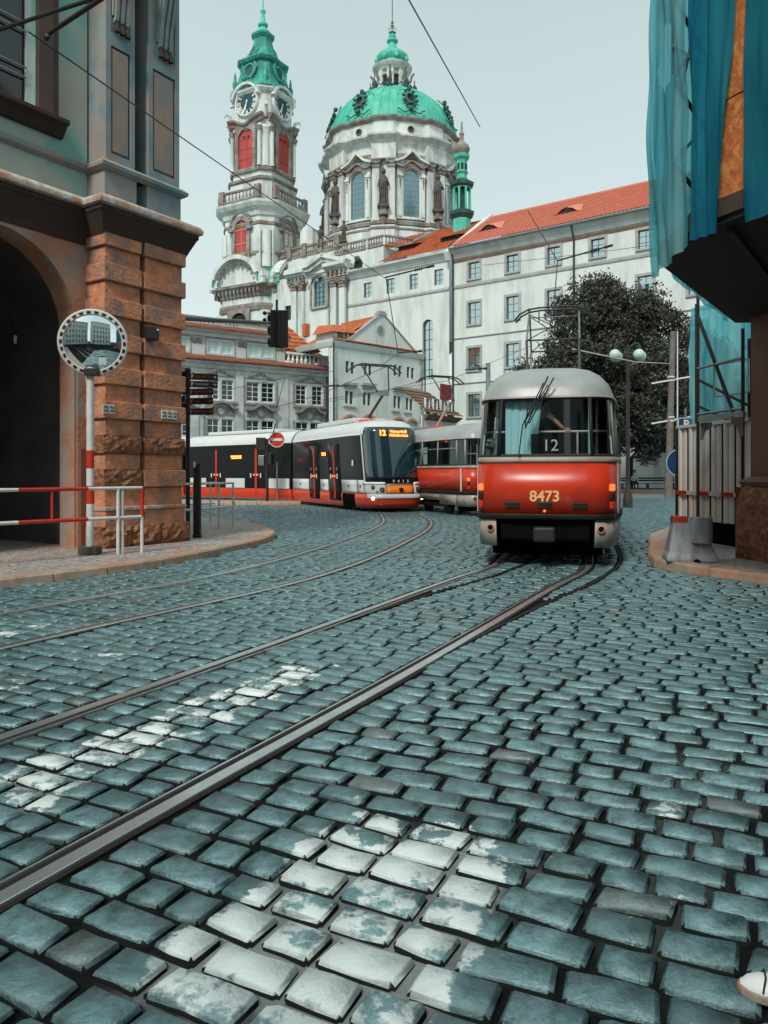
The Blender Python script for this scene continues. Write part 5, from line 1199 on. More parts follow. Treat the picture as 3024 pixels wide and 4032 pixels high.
# ---- gabled house
FG = Facade((-4.44,66.0), (3.77,73.9))
G = building('gabled_house', 'narrow white house with a pointed gable and round attic window', FG)
Lg = FG.len; Ez = 12.9
gw = [(FG.x(px), FG.z(px, py), .42, 1.05) for px, py in ((1368,1445),(1388,1449),(1440,1452),(1458,1456),(1556,1458),(1575,1462),(1608,1466),(1625,1470))]
gw += [(FG.x(px), FG.z(px, py), .42, 1.15) for px, py in ((1366,1564),(1384,1567),(1436,1570),(1454,1573),(1556,1582),(1572,1585),(1604,1590),(1620,1594))]
mb = MB(); wall(mb, 0, Lg, 0, Ez, [(c-w/2, c+w/2, z-h/2, z+h/2) for c, z, w, h in gw], depth=.25)
mb.box(0, Lg, .26, .35, 0, Ez).box(0, .02, .0, .5, 0, Ez).box(Lg-.02, Lg, 0, 5, 0, Ez).build('facade', 'wall', G)
for i, (c, z, w, h) in enumerate(gw): window(G, c-w/2, c+w/2, z-h/2, z+h/2, .1, 1, 2, 'walltrim', 'windark', b=.04)
gx, gz = FG.xz(1505, 1238); gl, gr = FG.x(1360), FG.x(1640)
m = MB().slab([(gl,Ez),(gr,Ez),(gx+.25,gz),(gx-.25,gz)], 0, .35); GB = m.build('gable', 'wall', G)
MB().box(gx-.55, gx+.55, -.1, .45, gz-.1, gz+.12).box(gx-.4, gx+.4, -.05, .4, gz+.12, gz+.3).build('gable_cap', 'walltrim', GB)
for a, b in (((gl-.1,Ez+.05),(gx-.2,gz)), ((gr+.1,Ez+.05),(gx+.2,gz))): MB().beam((a[0],.15,a[1]), (b[0],.15,b[1]), .5, .12).build('coping', 'walltrim', GB)
ox, oz = FG.xz(1497, 1300); Mo = Matrix.Translation((ox,0,oz)) @ Matrix.Rotation(R(90),4,'X')
o_ = MB(Mo).lathe([(.44,0),(.44,.07),(.34,.07),(.34,0)], 20).build('oculus_frame', 'walltrim', GB); MB(Mo).lathe([(.34,.01),(.34,.05)], 20).build('pane', 'winteal', o_)
MB().sweep([(0,5),(0,0),(Lg,0)], [(-.0,Ez-.45),(.12,Ez-.4),(.25,Ez-.1),(.3,Ez+.05),(0,Ez+.1)]).build('cornice', 'wall', G)
tiled_roof('roof_tiles', 'tile', G, [(-.1,-.35,Ez+.1),(Lg,-.35,Ez+.1),(Lg,0.05,Ez+.32),(-.1,.05,Ez+.32)], 1, 44)
tiled_roof('roof_tiles', 'tile', G, [(.0,.2,Ez+.3),(gl+1.2,.2,Ez+.3),(gx-.2,.5,gz-.1),(gx-.9,4.6,gz-.3)], 9, 14)
MB().add([(gl-1.2,.35,Ez),(gx,.35,gz-.1),(gx,5,gz-.1),(gl-1.4,5,Ez),(gr,.35,Ez),(gr,5,Ez)], [(0,1,2,3),(1,4,5,2)]).build('main_roof', 'tile', G)
for px, py, s in ((1372, 1325, 1.0), (1325, 1338, .9)):
    c = FG.x(px, .8); zz = Ez+.15; m = MB().box(c-.6*s,c+.6*s,.3,3,zz,zz+1.0*s); dm = m.build('dormer', 'wall', G)
    MB().box(c-.35*s,c+.35*s,.24,.3,zz+.25,zz+.85*s).build('pane', 'windark', dm)
    MB().add([(c-1.1*s,.0,zz+.85*s),(c+1.1*s,.0,zz+.85*s),(c+.3,.9,zz+1.7*s),(c-.3,.9,zz+1.7*s),(c+.3,3,zz+1.9*s),(c-.3,3,zz+1.9*s),(c-1.1*s,3,zz+.85*s),(c+1.1*s,3,zz+.85*s)], [(0,1,2,3),(3,2,4,5),(0,3,5,6),(1,7,4,2)]).build('dormer_roof', 'tile', dm)
for px0, px1, py in ((1348,1402,1514),(1420,1474,1517),(1542,1642,1530)):
    x0, x1 = FG.x(px0), FG.x(px1); zz = FG.z(px0, py); MB().box(x0,x1,-.35,.02,zz,zz+.22).box(x0+.1,x1-.1,-.2,.02,zz-.22,zz).build('lintel', 'walltrim', G)
for px0, px1, py in ((1345,1402,1638),(1416,1476,1640),(1538,1590,1648),(1592,1640,1652)):
    x0, x1 = FG.x(px0), FG.x(px1); z0 = FG.z(px0, py+12); c, w = (x0+x1)/2, (x1-x0)/2; pth = [(x, z0+(z-z0)*.75) for x, z in arc(c, z0-.4, w, 20, 160, 8)]
    m = MB()
    for p, q in zip(pth[:-1], pth[1:]): m.beam((p[0],-.15,p[1]),(q[0],-.15,q[1]),.3,.22)
    m.build('arch_hood', 'sandplaster', G)
for px, py in ((1366,1600),(1384,1603),(1556,1620),(1604,1626)):
    c = FG.x(px); zz = FG.z(px, py); MB().box(c-.5,c+.5,-.14,.02,zz-.06,zz+.06).build('sill', 'walltrim', G)
for k in range(18):     # quoins on the right corner
    MB().box(Lg-.3-(k % 2)*.18, Lg+.03, -.05, .3, k*.7+.05, k*.7+.62).build('quoin', 'walltrim', G)
MB().tube([(Lg+.1,-.2,Ez-.2),(Lg+.1,-.2,0)], .07, 8).build('downpipe', 'darkframe', G, smooth=True)
MB().tube([(-.05,-.2,Ez+.2),(-.05,-.2,0)], .07, 8).build('downpipe', 'darkframe', G, smooth=True)
# ---- pale palace on the left
FP = Facade(((708-1512)*62/3000, 62.0), ((1310-1512)*69.9/3000, 69.9))
PZ = 10.72; PP = building('corner_palace', 'pale baroque palace with scalloped red tile eaves and stucco window crowns', FP)
Lp_ = FP.len
pw = []
for i, (a, b) in enumerate(((815,920),(970,1080),(1165,1270),(660,765))):
    for j, (pt, pb) in enumerate(((1505,1583),(1655,1735))):
        x0, x1 = FP.x(a), FP.x(b)
        off = (pt-1540)*0; zt = FP.z(1025, pt); zb2 = FP.z(1025, pb)
        m_ = .1 if not (i == 2 and j == 0) else .28
        c = (x0+x1)/2; pw += [(x0, c-m_, zb2, zt, j), (c+m_, x1, zb2, zt, j)]
mb = MB(); wall(mb, -12, Lp_, 0, PZ, [h_[:4] for h_ in pw], depth=.28); mb.box(-12, Lp_, .29, .4, 0, PZ).box(Lp_-.02, Lp_, .01, 3, 0, PZ).build('facade', 'palace', PP)
for x0, x1, z0, z1, j in pw:
    wo_ = window(PP, x0, x1, z0, z1, .12, 2, 4 if j == 0 else 3, 'white', 'windark', b=.08)
    if j == 0: MB().box(x0+.06, x1-.06, .24, .25, z1-(z1-z0)*random.choice((.25,.3,.5)), z1-.05).build('blind', 'curtain', wo_)
for i, (a, b) in enumerate(((815,920),(970,1080),(1165,1270),(660,765))):
    x0, x1 = FP.x(a), FP.x(b); c = (x0+x1)/2; zt = FP.z(1025, 1655); z0 = FP.z(1025, 1583)
    MB().box(x0-.3, x1+.3, -.22, .02, z0-.3, z0-.14).build('sill', 'palacetrim', PP)
    for xx in (x0-.22, x1+.22):
        MB().box(xx-.09, xx+.09, -.06, .02, z0-.1, FP.z(1025,1500)).build('surround', 'palacetrim', PP); MB().box(xx-.09, xx+.09, -.06, .02, FP.z(1025,1735), zt+.1).build('surround', 'palacetrim', PP)
    zz = zt+.85; m = MB()
    if i == 1: seq = [(-1.45,0),(-.9,.05),(-.4,.32),(0,.5),(.4,.32),(.9,.05),(1.45,0)]
    else: seq = [(-1.45,0),(-1.0,.05),(-.7,.35),(-.35,.5),(0,.55),(.35,.5),(.7,.35),(1.0,.05),(1.45,0)]
    for p, q in zip(seq[:-1], seq[1:]): m.beam((c+p[0],-.25,zz+p[1]),(c+q[0],-.25,zz+q[1]),.45,.17)
    hd = m.build('window_crown', 'palacetrim', PP)
    Mo = Matrix.Translation((c,-.02,zz-.2)) @ Matrix.Rotation(R(90),4,'X')
    MB(Mo).lathe([(.42,0),(.42,.1),(.28,.12),(.26,.02)], 14).build('medallion', 'palacetrim', hd); MB(Mo).lathe([(.26,.0),(.26,.06)], 14).build('medallion_face', 'palace', hd)
    for sx in (-1,1):
        MB().slab([(c+sx*.45,zz-.55),(c+sx*1.3,zz-.6),(c+sx*1.15,zz-.1),(c+sx*.5,zz+.15)], -.05, .02).build('scroll_panel', 'palacetrim', hd)
        MB().tube([(c+sx*.5,-.08,zz+.1),(c+sx*.8,-.1,zz-.1),(c+sx*.95,-.1,zz-.45),(c+sx*1.2,-.08,zz-.55)], .06, 6).build('scroll', 'palacetrim', hd, smooth=True)
    z2 = FP.z(1025,1497)
    for k in range(7): MB().ball((c+(k-3)*.33,-.06,z2+.35+.16*math.cos((k-3)*1.1)), .16, 7, 5, sy=.5, sz=.8).build('stucco_leaf', 'palacetrim', PP, smooth=True)
    MB().box(c-1.5, c+1.5, -.05, .02, z2+.05, z2+.14).build('lintel', 'palacetrim', PP)
def eave(x0, x1, z, name='eave_tiles', n=None, par=PP, y=0.0, deep=.75):
    n = n or int((x1-x0)/.27); MB().sweep([(x0,y),(x1,y)], [(0,z-.55),(.15,z-.5),(.25,z-.25),(.5,z-.12),(.6,z),(0,z+.02)]).build('cornice', 'palace', par)
    MB().sweep([(x0,y),(x1,y)], [(.1,z),(.66,z),(.68,z+.12),(.1,z+.2)]).build('eave_board', 'browntrim', par)
    vs = []; fs = []; seg = 6
    for i in range(n):
        cx = x0+(x1-x0)*(i+.5)/n; rr = (x1-x0)/n*.46
        for (yy, zz) in ((y-deep, z+.08), (y+.3, z+.5)):
            for s in range(seg+1): a = math.pi*s/seg; vs.append((cx+rr*math.cos(a), yy, zz+rr*1.1*math.sin(a)))
        b = i*2*(seg+1); fs += [(b+s, b+s+1, b+seg+2+s, b+seg+1+s) for s in range(seg)]
        fs.append(tuple(b+s for s in range(seg+1)))
    vs += [(x0,y-deep+.02,z+.09),(x1,y-deep+.02,z+.09),(x1,y+.3,z+.5),(x0,y+.3,z+.5)]; b = len(vs); fs.append((b-4,b-3,b-2,b-1))
    o = MB().add(vs, fs).build(name, 'eavetile', par); o['kind'] = 'stuff'
eave(-12, Lp_, PZ)
# attic storey
ax1 = FP.x(1122, 1.0); AZ0, AZ1 = PZ+.4, FP.z(708, 1285, 1.0)-.1
aw = []
for a, b in ((815,920),(975,1080),(655,745)):
    x0, x1 = FP.x(a, 1.0), FP.x(b, 1.0); c = (x0+x1)/2; aw += [(x0+.1, c-.1, FP.z(865,1390,1.0), FP.z(865,1345,1.0)), (c+.1, x1-.1, FP.z(865,1390,1.0), FP.z(865,1345,1.0))]
mb = MB(); wall(mb, -12, ax1, AZ0, AZ1, aw, y0=1.0, depth=.2); mb.box(-12, ax1, 1.21, 1.3, AZ0, AZ1).box(ax1-.02, ax1, 1.0, 6, AZ0, AZ1).build('attic_wall', 'palace', PP)
for x0, x1, z0, z1 in aw: window(PP, x0, x1, z0, z1, 1.08, 2, 2, 'white', 'curtain', b=.07)
for k in range(0, 6, 2):
    x0, x1 = aw[k][0]-.2, aw[k+1][1]+.2; z0, z1 = aw[k][2]-.2, aw[k][3]+.2
    for q in ((x0-.06,x0,z0,z1),(x1,x1+.06,z0,z1),(x0,x1,z0-.06,z0),(x0,x1,z1,z1+.06)): MB().box(q[0],q[1],.95,1.01,q[2],q[3]).build('window_border', 'palacetrim', PP)
for px in (765, 787, 945, 963, 1093, 1110):
    x = FP.x(px, .95); z = FP.z(765, 1332, .95); MB().sidep([(1.0,z-.35),(.9,z-.3),(.8,z),(.78,z+.1),(1.0,z+.1)], x-.18, x+.18).build('console', 'palacetrim', PP)
eave(-12, ax1+.3, AZ1, y=1.0, deep=.6)
pz0, pz1 = AZ1+.35, FP.z(708, 1243, 1.4)
sl = [(FP.x(p,1.4)-.07, FP.x(p,1.4)+.07, pz0+.35, pz1-.25) for p in (792,806,822,838, 892,906,920,934)]
mb = MB(); wall(mb, -12, ax1, pz0, pz1, sl, y0=1.4, depth=.2); mb.box(-12,ax1,1.7,1.8,pz0,pz1); mb.build('parapet', 'palace', PP)
MB().box(-12, ax1+.1, 1.25, 1.75, pz1, pz1+.14).build('parapet_cap', 'palacetrim', PP); MB().box(-12, ax1, 1.62, 1.64, pz0, pz1-.02).build('parapet_back', 'slate', PP)
bx0, bx1 = FP.x(1128, .9), FP.x(1262, .9); m = MB(); baluster_row(m, bx0, bx1, .85, 1.0, PZ+.55, PZ+1.65, 8, .13); m.build('balustrade', 'white', PP)
MB().box(bx1, Lp_, .8, 1.1, PZ+.4, PZ+1.6).build('parapet', 'palace', PP)
rx0, rx1 = ax1+.05, FP.x(1285, 2.0); rz0 = PZ+.9; rt = FP.z(1135, 1285, 4.0)
tiled_roof('roof_tiles', 'tile', PP, [(rx0,1.8,rz0),(rx1+.6,1.8,rz0),(rx0+2.0,4.5,rt),(rx0-.2,4.5,rt)], 9, 14)
c = FP.x(1215, 1.6); zz = rz0+.35
dm = MB().box(c-.62, c+.62, 1.5, 3.4, zz-.5, zz+.85).build('dormer', 'palace', PP)
window(dm, c-.45, c+.45, zz, zz+.72, 1.44, 2, 2, 'white', 'windark', b=.07); MB().slab([(c-1.1,zz+.75),(c-.6,zz+1.15),(c,zz+1.35),(c+.6,zz+1.15),(c+1.1,zz+.75)], 1.2, 3.8).build('dormer_roof', 'tile', dm)
MB().box(rx1-1.4, rx1-.9, 3.6, 4.2, rt-.8, rt+.4).build('chimney', 'tile', PP)
for dx in (.12, .62): MB().tube([(Lp_-dx-.1,-.18,PZ-.5),(Lp_-dx-.1,-.18,0)], .08, 8).build('downpipe', 'darkframe', PP, smooth=True)
for px in (765, 942, 1120):
    x = FP.x(px); MB().box(x-.35, x+.35, -.1, .01, .2, PZ-.55).build('pilaster', 'palace', PP)
# ---- low house with dark red roof seen in the gap
FL = Facade((3.2,60.5), (6.15,64.5))
LH = building('low_house', 'low white house with dark red roof in the gap beside the gabled house', FL)
lw = [(.55+1.15*i, FL.z(1700,1600), .55, 1.3) for i in range(4)]
mb = MB(); wall(mb, 0, FL.len, 0, 6.1, [(c-w/2, c+w/2, z-h/2, z+h/2) for c, z, w, h in lw], depth=.2); mb.box(0,FL.len,.21,.3,0,6.1).box(FL.len-.02,FL.len,.01,3,0,6.1).build('facade', 'wall', LH)
for c, z, w, h in lw: window(LH, c-w/2, c+w/2, z-h/2, z+h/2, .08, 2, 3, 'white', 'windark', b=.05)
MB().sweep([(0,0),(FL.len,0),(FL.len,3)], [(0,5.7),(.3,6.0),(.4,6.15),(0,6.2)]).build('cornice', 'browntrim', LH)
tiled_roof('roof_tiles', 'browntrim', LH, [(-.1,-.5,6.15),(FL.len+.2,-.5,6.15),(FL.len-.9,2.5,8.4),(0,2.5,8.4)], 8, 16)
MB().box(FL.len-2.0, FL.len-.3, .3, .42, 6.5, 8.9).build('red_banner', material('maroon_sheet', (.30,.04,.05), rough=.7), LH)
# far park wall and arches seen between the tram and the hoarding
FW = Facade((19,80), (34,76)); pkw = building('park_wall', 'low cream garden wall with arched openings beyond the dark trees', FW)
hl = [(1.2+2.1*i, 2.3+2.1*i, 1.4, 2.9, True) for i in range(6)]
mb = MB(); wall(mb, -3, 18, 0, 3.4, hl, depth=.4); mb.box(-3,18,.42,.5,0,3.4); mb.build('wall', 'wall', pkw); MB().box(-3,18,.405,.415,1.2,3.0).build('openings', 'slate', pkw)
MB().box(-3,18,-.2,.02,0,1.1).build('base_course', 'platform', pkw); MB().box(-3,18,-.15,.3,3.4,3.55).build('cap', 'walltrim', pkw)
# ================================================================== trams
class Shell:
    """rounded vehicle body: half outline in plan (front centre -> side -> back centre), insets by height"""
    def __init__(s, half, L, lat, fro, back=None):
        s.h = [Vector(p) for p in half]; s.L = L; s.lat = lat; s.fro = fro; s.back = back if back is not None else fro
        s.acc = [0]
        for a, b in zip(s.h[:-1], s.h[1:]): s.acc.append(s.acc[-1]+(b-a).length)
    def itp(s, tab, z):
        if z <= tab[0][0]: return tab[0][1]
        for (a, u), (b, v) in zip(tab[:-1], tab[1:]):
            if z <= b: return u+(v-u)*(z-a)/(b-a)
        return tab[-1][1]
    def s_at_x(s, x):     # arc length on the front where half width is x
        for i in range(len(s.h)-1):
            if s.h[i].x <= x <= s.h[i+1].x and s.h[i+1].x > s.h[i].x: return s.acc[i]+(s.acc[i+1]-s.acc[i])*(x-s.h[i].x)/(s.h[i+1].x-s.h[i].x)
        return s.acc[-1]/2
    def s_at_y(s, y):
        for i in range(len(s.h)-1):
            if s.h[i].y <= y <= s.h[i+1].y and s.h[i+1].y > s.h[i].y and s.h[i+1].x >= .9: return s.acc[i]+(s.acc[i+1]-s.acc[i])*(y-s.h[i].y)/(s.h[i+1].y-s.h[i].y)
        return s.acc[-1]
    def p(s, t, z, side=1, out=0.0):
        t = abs(t) if t >= 0 else -t
        i = 0
        while i < len(s.acc)-2 and s.acc[i+1] < t: i += 1
        f = (t-s.acc[i])/(s.acc[i+1]-s.acc[i]); q = s.h[i].lerp(s.h[i+1], f); d = (s.h[i+1]-s.h[i]).normalized(); n = Vector((d.y, -d.x))
        if n.x < 0 and q.y < s.L/2: n = Vector((abs(n.x), n.y))
        la = s.itp(s.lat, z); ff = s.itp(s.fro, z); bb = s.itp(s.back, z); W = max(v.x for v in s.h)
        x = q.x*(W-la)/W; y = ff+q.y*(s.L-ff-bb)/s.L
        return (side*(x+n.x*out), y+n.y*out, z)
    def panel(s, mb, t0, t1, z0, z1, side=1, out=0.0, nz=None):
        """t may be negative: the other half of the front"""
        ts = [t0]+[k*sg for k in s.acc for sg in (1, -1) if t0 < k*sg < t1 and not (k == 0 and sg == -1)]+[t1]; ts = sorted(set(ts))
        zs = [z0]+[z for z, _ in sorted(s.lat+s.fro) if z0 < z < z1]+[z1]; zs = sorted(set(zs))
        rows = [[s.p(abs(t), z, side*(1 if t >= 0 else -1), out) for t in ts] for z in zs]; n = len(ts)
        vs = [v for r in rows for v in r]; mb.add(vs, [(j*n+i, j*n+i+1, (j+1)*n+i+1, (j+1)*n+i) for j in range(len(zs)-1) for i in range(n-1)])
        return mb
    def band(s, mb, z0, z1, out=0.0, closed=False, inner=None):
        zs = sorted(set([z0, z1]+[z for z, _ in s.lat+s.fro if z0 < z < z1])); rows = []
        for z in zs:
            r = [s.p(t, z, 1, out) for t in s.acc]+[s.p(t, z, -1, out) for t in s.acc[::-1]][1:-1]; rows.append(r)
        mb.loft(rows, cap=False)
        if closed: n = len(rows[0]); k = len(mb.v)-n; mb.f.append(tuple(range(k, k+n)))
        return mb
HALF = [(0,0),(.35,.006),(.62,.025),(.80,.06),(.93,.12),(1.03,.23),(1.09,.40),(1.14,.75),(1.19,1.3),(1.25,2.2),(1.25,11.8),(1.19,12.7),(1.14,13.25),(1.09,13.6),(1.03,13.77),(.93,13.88),(.80,13.94),(.62,13.975),(.35,13.994),(0,14)]
LAT = [(.30,.03),(.84,0),(1.70,0),(2.70,.07),(2.80,.10),(2.90,.16),(2.99,.27),(3.06,.42),(3.11,.62),(3.14,.9),(3.15,1.1)]
FRO = [(.30,.03),(.84,0),(1.70,.02),(2.70,.14),(2.80,.18),(2.90,.25),(2.99,.38),(3.06,.55),(3.11,.85),(3.14,1.3),(3.15,1.7)]
LAT = [(z if z <= 2.7 else 2.7+(z-2.7)*1.36, v) for z, v in LAT]; FRO = [(z if z <= 2.7 else 2.7+(z-2.7)*1.36, v) for z, v in FRO]
SH = Shell(HALF, 14.0, LAT, FRO)
def wheelset(parent, y, halfw=.72, r=.33, mat='railside'):
    for sx in (-1, 1):
        MB(Matrix.Translation((sx*halfw, y, r)) @ Matrix.Rotation(R(90), 4, 'Y')).lathe([(r+.02,-.07),(r+.02,-.05),(r,-.045),(r,.06),(r-.06,.07),(.10,.05),(.10,.09)], 20).build('wheel', mat, parent, smooth=True)
def panto_frame(parent, c, zb, zt, w=1.04, span=1.5):
    """diamond pantograph: lower and upper frames, cross braces, bowed collector"""
    x, y = c; zm = zb+(zt-zb)*.50
    pg = MB().box(x-w/2-.08,x+w/2+.08,y-.7,y+.7,zb-.10,zb-.02).build('pantograph', 'greymetal', parent)
    for sy in (-1, 1):
        for sx in (-1, 1):
            MB().tube([(x+sx*w/2,y+sy*.35,zb),(x+sx*w/2,y+sy*span/2,zm)], .026, 7).build('lower_arm', 'greymetal', pg, smooth=True)
            MB().tube([(x+sx*w/2,y+sy*span/2,zm),(x+sx*w/2*.98,y+sy*.08,zt-.08)], .020, 7).build('upper_arm', 'greymetal', pg, smooth=True)
        MB().tube([(x-w/2,y+sy*span/2,zm),(x+w/2,y+sy*span/2,zm)], .018, 6).build('cross_bar', 'blackmetal', pg, smooth=True)
        for a, b in ((-1,1),(1,-1)): MB().tube([(x+a*w/2,y+sy*span/2,zm),(x+b*w/2,y+sy*.1,zt-.1)], .010, 5).build('cross_brace', 'blackmetal', pg, smooth=True)
    for sy in (-1, 1):
        h = w*.68; MB().tube([(x-h-.10,y+sy*.14,zt-.22),(x-h,y+sy*.14,zt-.10),(x-h+.18,y+sy*.14,zt-.01),(x-.3,y+sy*.14,zt+.02),(x+.3,y+sy*.14,zt+.02),(x+h-.18,y+sy*.14,zt-.01),(x+h,y+sy*.14,zt-.10),(x+h+.10,y+sy*.14,zt-.22)], .020, 7).build('collector', 'blackmetal', pg, smooth=True)
    for sx in (-1, 1):
        MB().tube([(x+sx*w/2,y-.14,zt),(x+sx*w/2,y+.14,zt)], .02, 6).build('collector_link', 'blackmetal', pg, smooth=True)
        MB().tube([(x+sx*w*.30,y,zt-.02),(x+sx*w*.30,y,zt-.26)], .012, 5).build('spring', 'blackmetal', pg)
    MB().tube([(x-w/2,y,zt-.16),(x+w/2,y,zt-.16)], .012, 5).build('tie_bar', 'greymetal', pg)
    return pg
def classic_tram(label, loc, head, fleet=None):
    T = thing('tram', label, 'tram', loc, head, 'trams on the square')
    SH.band(MB(), .84, 1.68).build('body_shell', 'red', T, smooth=True, solid=.03)
    SH.band(MB(), 1.665, 1.755, out=.014).build('belt_moulding', 'cream', T, smooth=True, solid=.04)
    SH.band(MB(), 1.755, 1.80, out=.004).build('lower_window_rubber', 'rubber', T, smooth=True, solid=.03)
    SH.band(MB(), .765, .85, out=.035).build('bumper_strip', 'rubber', T, smooth=True, solid=.05)
    SH.band(MB(), 2.665, 2.715, out=.006).build('upper_window_rubber', 'rubber', T, smooth=True, solid=.03)
    SH.band(MB(), 2.70, 3.312, closed=True).build('roof', 'roofgrey', T, smooth=True)
    SH.band(MB(), 2.695, 2.725, out=.03).build('rain_gutter', 'cream', T, smooth=True, solid=.03)
    # skirts
    sA, sB = SH.s_at_x(.775), SH.acc[-1]-SH.s_at_x(.775)
    for sd, mt in ((-1, 'cream'), (1, 'cream')):
        m = MB(); SH.panel(m, SH.s_at_x(.775), SH.s_at_y(.9), .33, .775, sd); m.build('corner_skirt', mt, T, smooth=True, solid=.03)
        m = MB(); SH.panel(m, SH.s_at_y(.93), SH.s_at_y(2.1), .36, .775, sd); m.build('side_skirt', mt, T, smooth=True, solid=.03)
        m = MB(); SH.panel(m, SH.s_at_y(2.13), SH.s_at_y(4.3), .50, .775, sd); m.build('side_skirt', mt, T, smooth=True, solid=.03)
        m = MB(); SH.panel(m, SH.s_at_y(4.33), SH.s_at_y(9.3), .33, .775, sd); m.build('side_skirt', mt, T, smooth=True, solid=.03)
        m = MB(); SH.panel(m, SH.s_at_y(9.33), SH.s_at_y(13.2), .45, .775, sd); m.build('side_skirt', mt, T, smooth=True, solid=.03)
    # glazing: centre screen, corner panes, side windows, and the posts between
    z0, z1 = 1.79, 2.675; xc = SH.s_at_x(.70)
    g = MB(); SH.panel(g, -xc, xc, z0, z1, 1, -.006); W = g.build('rear_window', 'tramglass', T, smooth=True)
    stops = [(SH.s_at_x(.75), SH.s_at_y(.34)), (SH.s_at_y(.40), SH.s_at_y(.85))]
    ys = [.93+k*1.36 for k in range(10)]
    stops += [(SH.s_at_y(ys[k]), SH.s_at_y(ys[k+1]-.07)) for k in range(9)]
    for sd in (-1, 1):
        for k, (a, b) in enumerate(stops):
            m = MB(); SH.panel(m, a, b, z0, z1, sd, -.006); pn = m.build('side_window' if k else 'corner_window', 'tramglass', T, smooth=True)
            if k > 1: m = MB(); SH.panel(m, a, b, 2.36, 2.40, sd, .008); m.build('vent_bar', 'greymetal', pn, solid=.015)
        edges = [SH.s_at_x(.70)]+[e for ab in stops for e in ab]+[SH.s_at_y(13.4)]
        for k in range(0, len(edges)-1, 2):
            m = MB(); SH.panel(m, edges[k], edges[k+1], z0-.01, z1+.01, sd, .004)
            m.build('window_post', 'rubber' if k == 0 else 'cream', T, smooth=True, solid=.03)
        m = MB(); SH.panel(m, SH.s_at_x(.705), SH.s_at_x(.735), z0, z1, sd, .012); m.build('trim_strip', 'greymetal', T, solid=.01)
    g = MB(); SH.panel(g, SH.s_at_y(13.4), SH.acc[-1]-.001, z0, z1, 1); SH.panel(g, SH.s_at_y(13.4), SH.acc[-1]-.001, z0, z1, -1); g.build('front_window', 'tramglass', T, smooth=True)
    # interior
    it = MB().box(-1.08,1.08,.25,13.7,.78,.86); fl = it.build('floor', 'platform', T)
    MB().box(-1.0,1.0,1.0,13.2,2.74,2.80).build('ceiling', 'platform', T)
    MB().box(-1.05,1.05,3.5,3.56,.86,2.74).build('partition', 'dark', T)
    for k in range(7):
        for sx in (-1, 1):
            y = 4.2+k*1.25; MB().box(sx*.62-.22,sx*.62+.22,y,y+.45,1.2,1.28).box(sx*.62-.22,sx*.62+.22,y+.42,y+.5,1.28,1.85).build('seat', 'redpaint', T, bevel=.03)
    MB().tube([(-1.0,.42,2.17),(1.0,.42,2.17)], .018, 8).build('handrail', 'whitepaint', T, smooth=True)
    for x in (-.44, .50): MB().tube([(x,.42,1.3),(x,.42,2.17)], .016, 8).build('handrail_post', 'whitepaint', T, smooth=True)
    for x in (-1.0, 1.0): MB().tube([(x*.80,.5,1.3),(x*.80,.5,2.7)], .022, 8).build('grab_pole', 'greymetal', T, smooth=True)
    # undercarriage
    MB().box(-.95,.95,.35,13.6,.40,.80).build('underframe', 'dark', T)
    MB().box(-.70,.70,.08,.5,.42,.78).build('coupler_box', 'dark', T, bevel=.05)
    cp = MB().box(-.10,.10,-.12,.6,.46,.60).build('coupler', 'blackmetal', T, bevel=.03)
    MB().box(-.17,.17,-.22,-.08,.42,.66).build('coupler_head', 'rubber', cp, bevel=.04)
    MB().box(-.9,.9,.75,.85,.14,.40).build('rail_guard', 'dark', T, bevel=.02)
    for y in (2.3, 4.1, 9.9, 11.7): wheelset(T, y)
    for y in (3.2, 10.8): MB().box(-.95,-.85,y-1.3,y+1.3,.25,.45).box(.85,.95,y-1.3,y+1.3,.25,.45).box(-.85,.85,y-.3,y+.3,.25,.42).build('bogie_frame', 'railside', T)
    # front details
    def onf(x, z, out=.01):
        q = SH.p(SH.s_at_x(abs(x)), z, 1 if x >= 0 else -1, out); return q
    for x in (-.51, 0, .54):
        q = onf(x, .985); b = MB().box(x-.115,x+.115,q[1]-.022,q[1]+.03,.935,1.04).build('vent_grille', 'rubber', T, bevel=.01)
        for k in range(3): MB().box(x-.10,x+.10,q[1]-.032,q[1]-.02,.95+k*.03,.965+k*.03).build('slat', 'railside', b)
    MB().ball((0,-.03,.90), .022, 8, 6).build('reflector', 'lampglow', T)
    for sx in (-1, 1):
        for k, (z, mt, hh) in enumerate(((1.27,'lampglow',.055),(1.13,'railside',.06),(.99,'redpaint',.06))):
            q = onf(sx*1.02, z, .012); o = MB(Matrix.Translation(q) @ Matrix.Rotation(sx*R(48),4,'Z')).box(-.05,.05,-.03,.03,-hh,hh).build('tail_lamp', mt if not (k == 0 and sx < 0 and False) else mt, T, bevel=.02)
        q = onf(sx*.86, .62, .0); Mq = Matrix.Translation(q) @ Matrix.Rotation(sx*R(14),4,'Z') @ Matrix.Rotation(R(90),4,'X')
        rg = MB(Mq).lathe([(.062,-.03),(.062,.035),(.046,.04),(.043,.01)], 20, caps=False).build('lamp_ring', 'tilepink', T, smooth=True); MB(Mq).lathe([(.044,.012),(.044,.02)], 16).build('lamp_lens', 'dark', rg)
        m = MB(); SH.panel(m, SH.s_at_y(.55), SH.s_at_y(.62), .86, 1.66, sx, .012); m.build('body_joint', 'whitepaint', T, solid=.01)
    # wipers
    for dx, dz in ((0, 0), (.07, -.03)):
        wp = MB().tube([(-.40,-.035,1.78),(-.34,-.05,2.25),(-.02+dx,.03,2.92+dz)], .011, 6).build('wiper', 'rubber', T, smooth=True)
        MB().box(-.005,.005,-.008,.008,-.36,.36).build('blade', 'rubber', wp) if False else None
